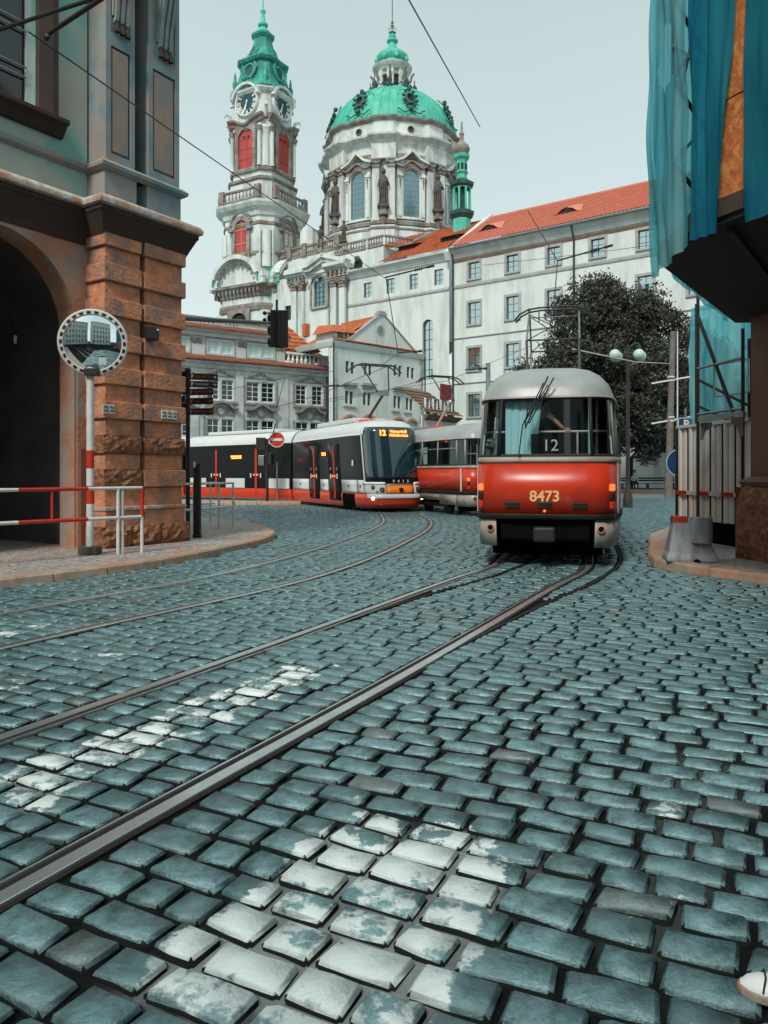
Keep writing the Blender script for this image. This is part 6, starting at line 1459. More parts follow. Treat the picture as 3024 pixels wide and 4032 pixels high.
    MB().beam((-.30,-.055,2.20),(.05,.03,3.02),.022,.022).build('wiper_blade', 'rubber', T); MB().beam((-.24,-.055,2.28),(.14,.03,3.0),.020,.020).build('wiper_blade', 'rubber', T)
    MB().tube([(-.30,-.05,2.24),(-.24,-.045,2.62)], .010, 6).build('wiper', 'rubber', T)
    # roof equipment
    MB().box(-.6,.6,6.0,9.5,3.28,3.42).build('roof_box', 'greymetal', T, bevel=.04)
    return T
hd = math.atan2(-.26, 1.0)     # heading of the large tram
T1 = classic_tram('large red and cream tram numbered 8473 standing in front of the dark trees', (2.53,12.0,0), hd)
panto_frame(T1, (0,4.2), 3.42, 4.95)
PRA = (255)
text('fleet_number', '8473', .235, 'number', T1, (0,-.004,1.125), extrude=.004, bold=.006)
# route board inside the window, pale blind
MB().box(-.22,.42,.12,.14,1.72,2.12).build('route_board', 'dark', T1)
text('route_number', '12', .26, 'letter', T1, (.085,.112,1.93), extrude=.003)
m = MB(); n = 14
pts = [(-.64+.48*i/n, .30+.012*math.cos(i*2.1)) for i in range(n+1)]
m.loft([[(x, y, 1.70) for x, y in pts], [(x+(.10*(i/n)), y, 2.66) for i, (x, y) in enumerate(pts)]], cap=False, closed=False); m.build('blind', 'blueblind', T1, solid=.006)
m = MB().box(.665,.70,.22,.235,1.75,2.66).build('blind_edge', 'blueblind', T1)
# passenger standing inside, hand on the rail
def skinned(name, chains, mat, parent=None, sub=1, loc=None):
    """chains: list of lists of (x,y,z,r); chains share points by equal coordinates; one skin surface"""
    vs = []; idx = {}; ed = []; rad = []
    for ch in chains:
        prev = None
        for (x, y, z, r) in ch:
            k = (round(x, 4), round(y, 4), round(z, 4))
            if k not in idx: idx[k] = len(vs); vs.append((x, y, z)); rad.append(r)
            if prev is not None: ed.append((prev, idx[k]))
            prev = idx[k]
    me = bpy.data.meshes.new(name); me.from_pydata(vs, ed, []); o = bpy.data.objects.new(name, me); COL.objects.link(o)
    md = o.modifiers.new('skin', 'SKIN'); md.branch_smoothing = .3
    me.skin_vertices.new() if not me.skin_vertices else None
    for i, sv in enumerate(me.skin_vertices[0].data): sv.radius = (rad[i], rad[i]); sv.use_root = (i == 0)
    sb = o.modifiers.new('sub', 'SUBSURF'); sb.levels = sb.render_levels = sub
    bpy.context.view_layer.update(); dg = bpy.context.evaluated_depsgraph_get()
    m2 = bpy.data.meshes.new_from_object(o.evaluated_get(dg)); bpy.data.objects.remove(o); m2.name = name
    m2.materials.clear(); m2.materials.append(MT[mat]); m2.shade_smooth()
    q = bpy.data.objects.new(name, m2); COL.objects.link(q); q.parent = parent
    if loc: q.location = loc
    return q
TMX = Matrix.Translation((2.53,12.0,0)) @ Matrix.Rotation(hd,4,'Z')
P1 = thing('person', 'passenger in dark clothes inside the large red tram gripping the handrail', 'person', TMX @ Vector((-.05,.82,.86)), hd)
hx, hy, hz = .38, -.40, 1.31     # hand on rail, local (feet at 0); rail at z 2.17-.86
body = skinned('body', [[(0,0,.95,.15),(0,0,1.15,.14),(0,0,1.35,.17),(0,0,1.48,.12),(0,0,1.58,.06),(0,-.02,1.68,.09),(0,-.02,1.80,.085)],
    [(0,0,.95,.15),(-.10,0,.85,.10),(-.11,0,.48,.07),(-.11,.03,.10,.05),(-.11,-.10,.04,.04)],
    [(0,0,.95,.15),(.10,0,.85,.10),(.11,0,.48,.07),(.11,.03,.10,.05),(.11,-.10,.04,.04)],
    [(0,0,1.48,.12),(-.19,0,1.45,.07),(-.25,.02,1.18,.05),(-.24,-.08,.95,.04)]], 'cloth', P1)
MB().ball((0,-.02,1.72), .10, 12, 10, sz=1.2).build('face', 'skin', P1, smooth=True)
MB().ball((0,.01,1.76), .106, 12, 10, sz=1.1).build('hair', 'cloth', P1, smooth=True)
arm = skinned('arm', [[(.0,-.10,1.52,.065),(.03,-.16,1.78,.06),(-.02,-.24,1.79,.055),(.04,-.30,1.66,.05),(.12,-.34,1.57,.046),(.22,-.37,1.47,.038),(.30,-.39,1.385,.030),(.345,-.40,1.355,.034)]], 'skin', P1, sub=2)
MB(Matrix.Translation((.125,-.342,1.565)) @ Matrix.Rotation(R(42),4,'Y')).lathe([(.052,-.045),(.066,-.035),(.068,.03),(.054,.045)], 12).build('rolled_sleeve', 'shirt', P1, smooth=True)
fg = [[(.345,-.40,1.355,.034),(.40,-.405,1.345,.030)]]
for k in range(4):
    x0 = .365+.022*k; ln = (.9, 1.0, .95, .8)[k]
    fg.append([(.40 if k > 1 else .345, -.405 if k > 1 else -.40, 1.345 if k > 1 else 1.355, .03 if k > 1 else .034), (x0,-.42,1.345,.012),(x0+.004,-.45,1.325,.010*ln),(x0+.004,-.452,1.295,.009*ln),(x0,-.43,1.280,.008)])
fg.append([(.345,-.40,1.355,.034),(.335,-.385,1.33,.012),(.35,-.37,1.30,.010),(.37,-.375,1.285,.009)])
skinned('hand', fg, 'skin', P1, sub=1)
# third tram, behind: copy without number, board and blind
T3 = copy_tree(T1); T3['label'] = 'smaller red and cream tram partly hidden behind the two other trams'; T3.location = (3.95,26.4,0); T3.rotation_euler = (0,0,R(21.5))
for c in list(children(T3)):
    if c.name.split('.')[0] in ('fleet_number','route_board','route_number','blind','blind_edge'): bpy.data.objects.remove(c)
for c in list(children(T3)):
    if c.name.startswith('pantograph'):
        for g in children(c): bpy.data.objects.remove(g)
        bpy.data.objects.remove(c)
pg = MB().box(-.45,.45,4.0,5.2,3.26,3.34).build('pantograph', 'redmod', T3)
MB().tube([(0,4.9,3.38),(-.1,3.5,4.3)], .05, 8).build('lower_arm', 'whitepaint', pg, smooth=True)
for x in (-.18, .18): MB().tube([(x-.1,3.5,4.3),(x*2,4.6,5.35)], .025, 7).build('upper_arm', 'blackmetal', pg, smooth=True)
for y in (4.45, 4.75): MB().tube([(-1.0,y,5.1),(-.75,y,5.30),(-.45,y,5.38),(.45,y,5.38),(.75,y,5.30),(1.0,y,5.1)], .028, 7).build('collector', 'blackmetal', pg, smooth=True)
# ---- modern tram
HM = [(0,0),(.40,.015),(.68,.06),(.88,.16),(1.03,.34),(1.14,.65),(1.20,1.1),(1.25,1.9),(1.25,9.6),(1.25,9.61),(0,9.62)]
LM = [(.14,.10),(.35,.03),(.5,0),(2.95,0),(3.12,.02),(3.3,.12),(3.45,.26),(3.56,.48),(3.60,.75)]
FM = [(.14,.16),(.32,.05),(.55,.0),(.80,.03),(1.05,.10),(1.36,.18),(3.28,.62),(3.42,.72),(3.54,.95),(3.60,1.4)]
SM = Shell(HM, 9.62, LM, FM, back=[(0,0),(9,0)])
def side_run(parent, sh, y0, y1, layout, sides=(-1, 1), straight=True):
    """layout: list of (start,end,kind) along the side"""
    for sd in sides:
        for a, b, kd in layout:
            ta, tb = sh.s_at_y(a), sh.s_at_y(b)
            if kd == 'panel':
                m = MB(); sh.panel(m, ta+.015, tb-.015, .72, 1.22, sd, .012); p = m.build('white_panel', 'tramwhite', parent, smooth=True, solid=.03)
                q = sh.p((ta+tb)/2, .98, sd, .018); MB().box(q[0]-.01,q[0]+.01,q[1]-.05,q[1]+.05,.94,1.02).build('filler_cap', 'railside', p)
            elif kd == 'door':
                m = MB(); sh.panel(m, ta+.02, tb-.02, .36, 2.72, sd, .008); d = m.build('door', 'gloss', parent, smooth=True, solid=.03)
                for tt in ((ta+tb)/2-.035, (ta+tb)/2+.035):
                    m = MB(); sh.panel(m, tt-.028, tt+.028, .42, 2.66, sd, .022); m.build('door_edge', 'redpaint', d, solid=.02)
                for tt in (ta+.32, tb-.32):
                    q = sh.p(tt, 1.35, sd, .03); MB().box(q[0]-.012,q[0]+.012,q[1]-.03,q[1]+.03,1.26,1.46).build('door_button', 'letter', d)
                    q = sh.p(tt, 1.6, sd, .03); MB().box(q[0]-.012,q[0]+.012,q[1]-.03,q[1]+.03,1.62,1.74).build('door_button', 'cream', d)
                for tt in ((ta+tb)/2-.12, (ta+tb)/2+.12):
                    q = sh.p(tt, 1.4, sd, .03); MB().ball((q[0], q[1], 1.36), .045, 8, 6).build('door_lamp', 'lampglow', d)
            elif kd == 'display':
                q0, q1 = sh.p(ta, 2.3, sd, .015), sh.p(tb, 2.3, sd, .015)
                m = MB(); sh.panel(m, ta, tb, 2.22, 2.42, sd, .014); ds = m.build('side_display', 'dark', parent, solid=.01)
                m = MB(); k = 0; t = ta+.03
                w = .12
                sh.panel(m, ta+.02, ta+.16, 2.25, 2.39, sd, .022); m.build('display_digits', 'led', ds, solid=.005)
                m = MB(); sh.panel(m, ta+.20, tb-.02, 2.33, 2.385, sd, .022); m.build('display_line', 'led', ds, solid=.005)
                m = MB(); sh.panel(m, ta+.20, tb-.06, 2.25, 2.305, sd, .022); m.build('display_line', 'led', ds, solid=.005)
def bellow(parent, y0, y1):
    for k in range(8):
        y = y0+(y1-y0)*(k+.5)/8; MB().loft([[(-1.12,y+dy,.35),(-1.12,y+dy,3.2),(-.8,y+dy,3.42),(.8,y+dy,3.42),(1.12,y+dy,3.2),(1.12,y+dy,.35)] for dy in (-.04,.04)]).build('bellows_fold', 'rubber', parent)
def roof_side(parent, sh, L0, y0):
    for sd in (-1, 1):
        m = MB(); sh.panel(m, sh.s_at_y(y0), sh.s_at_y(L0), 2.98, 3.60, sd, .0); m.build('roof_side', 'tramwhite', parent, smooth=True, solid=.03)
T2 = thing('tram', 'modern low floor tram with black windscreen and orange nose numbered 9413', 'tram', (.66,29.0,0), R(24.5), 'trams on the square')
m = MB(); SM.band(m, .14, .70); m.build('lower_shell', 'redmod', T2, smooth=True, solid=.03)
m = MB(); SM.band(m, .70, 3.0, out=-.012); m.build('body_shell', 'gloss', T2, smooth=True)
m = MB(); SM.band(m, 3.0, 3.60, out=-.004, closed=True); m.build('roof', 'tramwhite', T2, smooth=True)
sx_ = SM.s_at_x
t_c = sx_(.58)
m = MB(); SM.panel(m, -SM.s_at_y(.62), SM.s_at_y(.62), .52, .70, 1, .015); m.build('chin_panel', 'tramwhite', T2, smooth=True, solid=.04)
m = MB(); SM.panel(m, -t_c, t_c, .70, 1.03, 1, .02); m.build('nose_panel', 'orange', T2, smooth=True, solid=.03)
m = MB(); SM.panel(m, -t_c*.98, t_c*.98, 1.03, 1.085, 1, .025); m.build('nose_trim', 'greymetal', T2, smooth=True, solid=.02)
MB(Matrix.Translation((0,.02,.86)) @ Matrix.Rotation(R(90),4,'X')).lathe([(.085,-.02),(.085,.05),(.06,.055)], 18).build('round_emblem', 'railside', T2, smooth=True)
for sd in (-1, 1):
    m = MB(); SM.panel(m, t_c+.01, SM.s_at_y(.85), .70, 1.12, sd, .014); hl = m.build('headlamp_panel', 'tramwhite', T2, smooth=True, solid=.03)
    m = MB(); SM.panel(m, t_c+.03, SM.s_at_y(.9), 1.06, 1.15, sd, .03); m.build('headlamp_brow', 'letter', hl, smooth=True, solid=.02)
    for x, z, r in ((.74,.86,.095),(1.0,.95,.075)):
        q = SM.p(sx_(x), z, sd, .03); ro = Matrix.Translation(q) @ Matrix.Rotation(sd*R(38),4,'Z') @ Matrix.Rotation(R(90),4,'X')
        o = MB(ro).lathe([(r,-.03),(r,.02),(r*.75,.035)], 16).build('headlamp', 'railside', hl, smooth=True); MB(ro).lathe([(r*.5,.03),(r*.5,.05)], 12).build('bulb', 'lampwhite' if x > .9 and False else 'greymetal', o)
    q = SM.p(sx_(.9), .80, sd, .04); MB().ball(q, .045, 8, 6).build('indicator', 'tilepink', hl)
    q = SM.p(sx_(1.02), .52, sd, .03); MB().ball(q, .06, 10, 8).build('running_lamp', 'lampwhite', T2, smooth=True)
    m = MB(); SM.panel(m, SM.s_at_y(.70), SM.s_at_y(.78), .72, 3.30, sd, .012); m.build('front_pillar', 'tramwhite', T2, smooth=True, solid=.03)
    # mirrors of the cab
    q = SM.p(sx_(1.1), 2.3, sd, .05); MB().box(q[0]-.06,q[0]+.06,q[1]-.05,q[1]+.02,2.0,2.45).build('cab_mirror', 'rubber', T2, bevel=.02) if sd > 0 else None
m = MB(); SM.panel(m, -SM.s_at_y(.60), SM.s_at_y(.60), 1.30, 3.28, 1, .012); WS = m.build('windscreen', material('teal_windscreen', (.004,.022,.03), (.008,.04,.055), scale=.8, rough=.05, spec=1.0, bump=0), T2, smooth=True, solid=.01)
dsp = MB()
yy = SM.p(0, 3.05, 1, .03)[1]
tz = math.atan2(.44, 1.92)
text('route_number', '12', .30, 'led', T2, (-.56,yy-.02,3.03), rot=(R(90)-tz,0,0), bold=.012)
text('destination', 'Výstaviště', .155, 'led', T2, (.12,yy-.015,3.10), rot=(R(90)-tz,0,0), sx=1.15, bold=.004)
text('destination', 'Holešovice', .155, 'led', T2, (.12,yy-.05,2.955), rot=(R(90)-tz,0,0), sx=1.15, bold=.004)
for k, ch in enumerate('9413'):
    x = -.30+.20*k; q = SM.p(sx_(abs(x)), 1.2, 1, .02); text('fleet_digit', ch, .15, 'letter', T2, (x+.04,q[1]-.0,1.18), bold=.003)
MB().tube([(-.5,.10,1.34),(.35,.10,1.40)], .012, 6).build('wiper', 'rubber', T2); MB().tube([(-.1,.12,1.36),(.78,.28,1.62)], .012, 6).build('wiper', 'rubber', T2)
side_run(T2, SM, 0, 9.6, [(.80,1.35,'panel'),(1.40,2.95,'panel'),(3.05,4.45,'door'),(4.55,5.55,'panel'),(5.65,7.05,'door'),(7.15,9.55,'panel'),(4.65,5.25,'display')])
for sd in (-1, 1):
    m = MB(); SM.panel(m, SM.s_at_y(.8), SM.s_at_y(9.5), 2.98, 3.03, sd, .02); m.build('roof_line', 'letter', T2, solid=.02)
    m = MB(); SM.panel(m, SM.s_at_y(1.65), SM.s_at_y(2.95), .14, .68, sd, .006); m.build('wheel_cover', 'dark', T2, solid=.04)
    q = SM.p(SM.s_at_y(1.6), 1.9, sd, .02); MB().box(q[0]-.01,q[0]+.01,q[1]-.06,q[1]+.06,1.78,2.0).build('route_sticker', 'letter', T2)
wheelset(T2, 2.0); wheelset(T2, 2.6)
MB().box(-.9,.9,1.0,9.0,.12,.5).build('underframe', 'dark', T2)
MB().box(-.75,.75,3.0,7.5,3.58,3.78).build('roof_box', 'tramwhite', T2, bevel=.05)
bellow(T2, 9.66, 10.3)
# single arm pantograph
pg = MB().box(-.5,.5,2.4,3.6,3.60,3.68).build('pantograph', 'redmod', T2)
MB().tube([(0,3.3,3.72),(-.15,1.3,4.62)], .055, 8).build('lower_arm', 'blackmetal', pg, smooth=True)
MB().box(-.34,.06,1.2,1.45,4.55,4.75).build('knuckle', 'greymetal', pg)
MB().tube([(-.40,1.35,4.70),(-.30,3.2,6.0)], .032, 7).build('upper_arm', 'blackmetal', pg, smooth=True)
MB().tube([(.10,1.35,4.70),(.92,3.2,6.0)], .032, 7).build('upper_arm', 'blackmetal', pg, smooth=True)
for dy in (-.2, .2):
    y = 3.2+dy; MB().tube([(-.85,y,5.72),(-.62,y,5.95),(-.35,y,6.03),(.95,y,6.03),(1.2,y,5.95),(1.45,y,5.72)], .03, 7).build('collector', 'blackmetal', pg, smooth=True)
for x in (-.4, .3, 1.0): MB().tube([(x,3.0,6.0),(x,3.4,6.0)], .025, 6).build('collector_link', 'blackmetal', pg)
# following modules: straight bodies with the same section
def module(parent, M, L, layout, name_suffix=''):
    half = [(0,0),(1.24,0.0),(1.25,.02),(1.25,L),(1.2501,L+.01),(0,L+.02)]
    sh = Shell(half, L+.02, LM, [(0,0),(9,0)])
    root = bpy.data.objects.new('rear_module', None)
    def tr(o): o.matrix_local = M @ o.matrix_local
    before = set(COL.objects)
    base = MB(); sh.band(base, .70, 3.0, out=-.012); b = base.build('rear_module', 'gloss', parent, smooth=True)
    keep = [b]
    m = MB(); sh.band(m, .20, .70); m.build('lower_shell', 'redmod', b, smooth=True)
    m = MB(); sh.band(m, 2.98, 3.60, closed=True); m.build('roof', 'tramwhite', b, smooth=True)
    for sd in (-1, 1):
        for a, c, kd in layout:
            ta, tb = sh.s_at_y(a), sh.s_at_y(c)
            if kd == 'panel': m = MB(); sh.panel(m, ta, tb, .72, 1.22, sd, .012); m.build('white_panel', 'tramwhite', b, solid=.03)
            elif kd == 'door':
                for tt in ((ta+tb)/2-.04, (ta+tb)/2+.04): m = MB(); sh.panel(m, tt-.035, tt+.035, .42, 2.75, sd, .02); m.build('door_edge', 'redpaint', b, solid=.02)
                for tt in (ta+.3, tb-.3):
                    q = sh.p(tt, 1.35, sd, .03); MB().box(q[0]-.012,q[0]+.012,q[1]-.035,q[1]+.035,1.26,1.48).build('door_button', 'letter', b)
                for tt in ((ta+tb)/2-.13, (ta+tb)/2+.13): q = sh.p(tt, 1.4, sd, .03); MB().ball((q[0], q[1], 1.40), .055, 8, 6).build('door_lamp', 'lampglow', b)
            elif kd == 'display':
                m = MB(); sh.panel(m, ta, ta+.18, 2.25, 2.42, sd, .02); m.build('display_digits', 'led', b, solid=.005)
                m = MB(); sh.panel(m, ta+.22, tb, 2.35, 2.42, sd, .02); m.build('display_line', 'led', b, solid=.005)
                m = MB(); sh.panel(m, ta+.22, tb-.05, 2.25, 2.32, sd, .02); m.build('display_line', 'led', b, solid=.005)
    MB().box(-.8,.8,1.5,L-1.5,3.58,3.76).build('roof_box', 'tramwhite', b, bevel=.05)
    b.matrix_local = M
    return b
th1 = R(24)
M1 = Matrix.Translation((0,9.98,0)) @ Matrix.Rotation(th1/2,4,'Z') @ Matrix.Translation((0,.45,0)) @ Matrix.Rotation(th1/2,4,'Z')
module(T2, M1, 9.0, [(.1,1.7,'panel'),(2.0,3.4,'door'),(3.6,5.2,'panel'),(3.9,4.8,'display'),(5.4,6.8,'door'),(7.0,8.9,'panel')])
M2 = M1 @ Matrix.Translation((0,9.45,0)) @ Matrix.Rotation(R(8),4,'Z')
module(T2, M2, 10.0, [(.1,1.7,'panel'),(2.0,3.4,'door'),(3.6,5.2,'panel'),(5.4,6.8,'door'),(7.0,8.9,'panel')])
# ================================================================== right hand building, scaffold and hoarding
FR = Facade((5.92,12.3), (7.9,4.2))
RB = thing('renovated_building', 'brown painted corner building behind the blue netted scaffold', 'building', (FR.o.x, FR.o.y, 0), FR.rz)
mb = MB(); wall(mb, 0, 12, .1, 14, [(2.6, 3.7, 1.2, 3.3), (5.6, 6.7, 1.2, 3.3), (2.6, 3.7, 5.6, 7.6), (5.6, 6.7, 5.6, 7.6)], y0=0, depth=.25)
mb.box(0, .3, .01, 9, .1, 14).box(.3, 12, .26, .3, .1, 14).build('wall', 'rust', RB)
for x0, z0, z1 in ((2.6,1.2,3.3),(5.6,1.2,3.3),(2.6,5.6,7.6),(5.6,5.6,7.6)): window(RB, x0, x0+1.1, z0, z1, .1, 2, 3, 'white', 'windark')
MB().sweep([(0,9),(0,0),(12,0)][::1], [(-.02,1.28),(.10,1.28),(.13,1.36),(.02,1.44),(-.02,1.44)]).build('base_moulding', 'rust', RB, bevel=.01)
MB().sweep([(0,9),(0,0),(12,0)], [(-.02,4.62),(.02,4.62),(.03,4.68),(-.02,4.7)]).build('joint_band', 'soffit', RB)
for k in range(7):
    m = MB(); nx, nz = 6, 5; x0, x1 = -.16+k*1.1, .92+k*1.1
    g = [[(x0+(x1-x0)*i/nx, -.16-(random.uniform(0, .12) if 0 < i < nx and 0 < q < nz else 0), .11+1.16*q/nz) for i in range(nx+1)] for q in range(nz+1)]
    m.add([p for r_ in g for p in r_], [(q*(nx+1)+i, q*(nx+1)+i+1, (q+1)*(nx+1)+i+1, (q+1)*(nx+1)+i) for q in range(nz) for i in range(nx)])
    m.box(x0, x1, -.16, .02, .11, 1.27); m.build('base_stone', 'roughstone', RB)
for k in range(3): MB().box(-.16, .0, .03+k*1.1, 1.10+k*1.1, .11, 1.27).build('base_stone', 'roughstone', RB, bevel=.02)
# scaffold with a cantilevered deck
ZD = 4.0
deck = [(3.20,7.9),(3.29,9.2),(5.85,12.75),(8.2,12.75),(9.2,5.0),(4.55,4.9)]
SCF = thing('scaffold', 'projecting scaffold wrapped in blue netting above the dark timber deck', 'scaffold', (0,0,0))
def inset(poly, d):
    c = Vector((sum(p[0] for p in poly)/len(poly), sum(p[1] for p in poly)/len(poly))); return [tuple(Vector(p)+(c-Vector(p)).normalized()*d) for p in poly]
MB().prism(inset(deck, .06), ZD, ZD+.06).build('deck', 'platform', SCF)
MB().prism(inset(deck, .02), ZD+.06, ZD+.24).build('deck_frame', 'soffit', SCF)
e0, e1 = Vector(deck[2]), Vector(deck[1])
for k in (1, 3, 5, 7):       # bearers seen from below
    a = Vector((3.25+.0*k, 8.0)).lerp(Vector((4.6,5.2)), k/8); b = Vector((5.9,12.4)).lerp(Vector((8.0,5.2)), k/8)
    MB().beam((a.x+.08,a.y+.05,ZD-.05), (b.x,b.y,ZD-.02), .07, .05).build('bearer', 'soffit', SCF)
def net(name, P, z0, z1, top_shift=(0,0), holes=(), bulge=.10, nx=26, nz=34, seed=3, zfun=None, mat='tarp', parent=SCF, ushift=False, taper=False):
    r = random.Random(seed); Pv = [Vector(p) for p in P]; acc = [0]
    for a, b in zip(Pv[:-1], Pv[1:]): acc.append(acc[-1]+(b-a).length)
    def pt(s):
        s *= acc[-1]; i = 0
        while i < len(acc)-2 and acc[i+1] < s: i += 1
        f = (s-acc[i])/(acc[i+1]-acc[i]); d = (Pv[i+1]-Pv[i]).normalized(); return Pv[i].lerp(Pv[i+1], f), Vector((d.y, -d.x))
    ph = [r.uniform(0, 6.28) for _ in range(8)]; vs = []; fs = []
    for j in range(nz+1):
        v = j/nz; z = z0+(z1-z0)*v
        for i in range(nx+1):
            u = i/nx; p, n = pt(u)
            w = bulge*(1-u**3 if taper else 1)*math.sin(math.pi*min(1, v*1.05))*(.6+.5*math.sin(3*u+ph[0]))+.022*math.sin(17*u+ph[1]+2.2*math.sin(3*v+ph[2]))*(1.3-v)+.010*math.sin(43*u+ph[3]+6*v)+.02*math.sin(9*v+ph[4]+4*u)+.012*math.sin(23*v+11*u+ph[5])
            q = p+n*w; us = u if ushift else 1; vs.append((q.x+top_shift[0]*v*us, q.y+top_shift[1]*v*us, z+(zfun(u) if zfun and j == 0 else 0)))
    for j in range(nz):
        for i in range(nx):
            cx, cz = (i+.5)/nx, (j+.5)/nz
            if any(((cx-h[0])/h[2])**2+((cz-h[1])/h[3])**2+.25*math.sin(13*cx+9*cz) < 1 for h in holes): continue
            fs.append((j*(nx+1)+i, j*(nx+1)+i+1, (j+1)*(nx+1)+i+1, (j+1)*(nx+1)+i))
    return MB().add(vs, fs).build(name, mat, parent, smooth=True)
ZT = 8.6
net('netting', [(3.15,7.88),(3.24,9.25)][::-1]+[], ZD-.15, ZT, top_shift=(-.02,0), holes=[(.50,.49,.26,.075)], bulge=.12, seed=5, nx=34, nz=80, taper=True)
net('netting', [(3.27,9.2),(5.8,12.75)][::-1], ZD+.02, ZT, seed=8, bulge=.0)
net('netting', [(3.16,7.86),(3.33,7.58)], ZD-.1, ZT, top_shift=(.16,-.38), ushift=True, seed=11, bulge=.04, nx=12, mat='tarpshaded')
net('netting', [(3.45,7.30),(4.6,4.85)], ZD-.1, ZT, seed=15, bulge=.03, mat='tarpshaded')
# inner boards
for k in range(4):
    a, b = (3.20,7.80), (3.78,6.55); z0 = ZD+.12+k*1.12
    MB().loft([[(a[0]+.12,a[1]+.05,z0),(b[0]+.12,b[1]+.05,z0),(b[0]+.15,b[1]+.06,z0),(a[0]+.15,a[1]+.06,z0)],[(a[0]+.12,a[1]+.05,z0+1.10),(b[0]+.12,b[1]+.05,z0+1.10),(b[0]+.15,b[1]+.06,z0+1.10),(a[0]+.15,a[1]+.06,z0+1.10)]]).build('board', 'osb', SCF)
def pole(a, b, r=.028, name='scaffold_tube', mat='greymetal', parent=None): return MB().tube([a, b], r, 8).build(name, mat, parent or SCF, smooth=True)
for x, y in ((3.42,7.95),(3.45,9.1),(3.72,7.0),(4.05,6.2),(5.6,12.1),(4.5,10.6)): pole((x,y,ZD+.2), (x,y,ZT+.3), .02, mat='bluestone')
for z in (ZD+1.2, ZD+2.2, ZD+3.2, ZD+4.2):
    pole((3.45,9.1,z), (3.42,7.95,z), .018, mat='bluestone'); pole((3.42,7.95,z), (3.72,7.0,z), mat='platform'); pole((3.45,9.1,z), (5.6,12.1,z), mat='platform'); pole((3.72,7.0,z), (4.05,6.2,z), mat='platform')
pole((3.45,9.1,ZD+1.6), (3.42,7.95,ZD+3.0), .018, mat='bluestone'); pole((3.45,9.1,ZD+2.6), (3.42,7.95,ZD+1.7), .018, mat='bluestone')
MB().prism([(4.3,10.2),(5.7,12.2),(8,12.2),(8.8,5.2),(4.7,5.1),(4.1,7.6)], ZD+2.15, ZD+2.2).build('upper_deck', 'platform', SCF)
# lower scaffold bay between street deck and hoarding with net behind
q = [at(2748, 1880, 14.6), at(2925, 1880, 13.2)]
px_ = {}
for i, (px, Y) in enumerate(((2748,14.6),(2925,13.2),(2950,14.2),(2742,15.8))):
    p = at(px, 1862, Y); px_[i] = p; pole((p.x,p.y,.12), (p.x,p.y,ZD if i in (1,2) else ZD+1.0), .032, mat='platform')
for z in (2.62, 3.5): pole((px_[0].x,px_[0].y,z), (px_[1].x,px_[1].y,z), .03)
pole((px_[0].x,px_[0].y,4.5), (px_[1].x,px_[1].y,2.1), .034, mat='platform')
pole((px_[3].x,px_[3].y,3.45), (px_[2].x,px_[2].y,2.75), .03, mat='platform'); pole((px_[3].x,px_[3].y,2.9), (px_[2].x,px_[2].y,2.3), .03, mat='platform')
MB().beam((px_[0].x,px_[0].y-.05,2.52), (px_[1].x,px_[1].y-.05,2.52), .05, .10).build('toe_board', 'cream', SCF)
for i in (0, 1):
    p = px_[i]; s = 1 if i == 0 else -1
    MB(Matrix.Translation((p.x,p.y-.06,0))).slab([(s*.03,2.45),(s*.24,2.47),(s*.24,2.36),(s*.12,2.30),(s*.07,2.14),(s*.03,2.12)], -.02, .02).build('bracket', 'cream', SCF)
net('netting', [(px_[3].x+.05,px_[3].y+.4),(px_[2].x+.25,px_[2].y+.4)], 1.9, 5.0, seed=21, bulge=.05)
fr = Matrix.Translation((px_[0].x+.30,px_[0].y-.03,0)) @ Matrix.Rotation(FR.rz*0-.75, 4, 'Z')
for a, b in (((0,2.95),(.0,3.55)),((0,2.95),(.62,3.0)),((.62,3.0),(.62,3.62)),((0,3.55),(.62,3.62))): MB(fr).beam((a[0],0,a[1]),(b[0],0,b[1]),.03,.03).build('ladder_frame', 'greymetal', SCF)
# corrugated hoarding
HA, HB_ = Vector((6.28,16.2)), Vector((6.62,13.75)); FH = Facade(HA, HB_)
HO = thing('hoarding', 'white corrugated metal hoarding with rust streaks behind the concrete block', 'hoarding', (HA.x, HA.y, .12), FH.rz)
n = 6; wd = FH.len/n; 
for k in range(n):
    x0 = k*wd; pr = [(0,0),(.03,-.0),(.05,-.045),(.11,-.045),(.13,0),(wd*.62,0),(wd*.64,-.02),(wd*.70,-.02),(wd*.72,0),(wd-.004,0)]
    za = .42; m = MB(); m.loft([[(x0+x, y, za) for x, y in pr],[(x0+x, y, 2.32) for x, y in pr]], cap=False, closed=False); m.build('sheet_panel', 'zinc', HO, solid=.004)

for k in range(n):
    MB().box(k*wd-.008, k*wd+.010, -.052, -.006, .42, 2.32).build('seam_strip', 'blackmetal', HO); MB().box(k*wd+.128, k*wd+.142, -.008, -.003, .42, 2.32).build('rust_streak', 'rustline', HO)
MB().box(0, FH.len, .0, .05, .0, .42).build('base_board', 'dark', HO); MB().box(-.05, FH.len, -.06, .03, 2.32, 2.38).build('top_rail', 'whitepaint', HO)
MB().box(-.06, -.005, -.06, .03, 0, 2.36).build('end_post', 'blackmetal', HO)
sg = 6; 
for k in range(sg): MB().box(FH.len*k/sg, FH.len*(k+1)/sg-.004, -.075, -.05, .93, 1.01).build('warning_strip', 'redpaint' if k % 2 == 0 else 'whitepaint', HO)
pole_ = [MB().tube([(x,-.03+.12,0),(x,.09,2.5)], .025, 8).build('support', 'greymetal', HO) for x in (.3, FH.len-.3)]
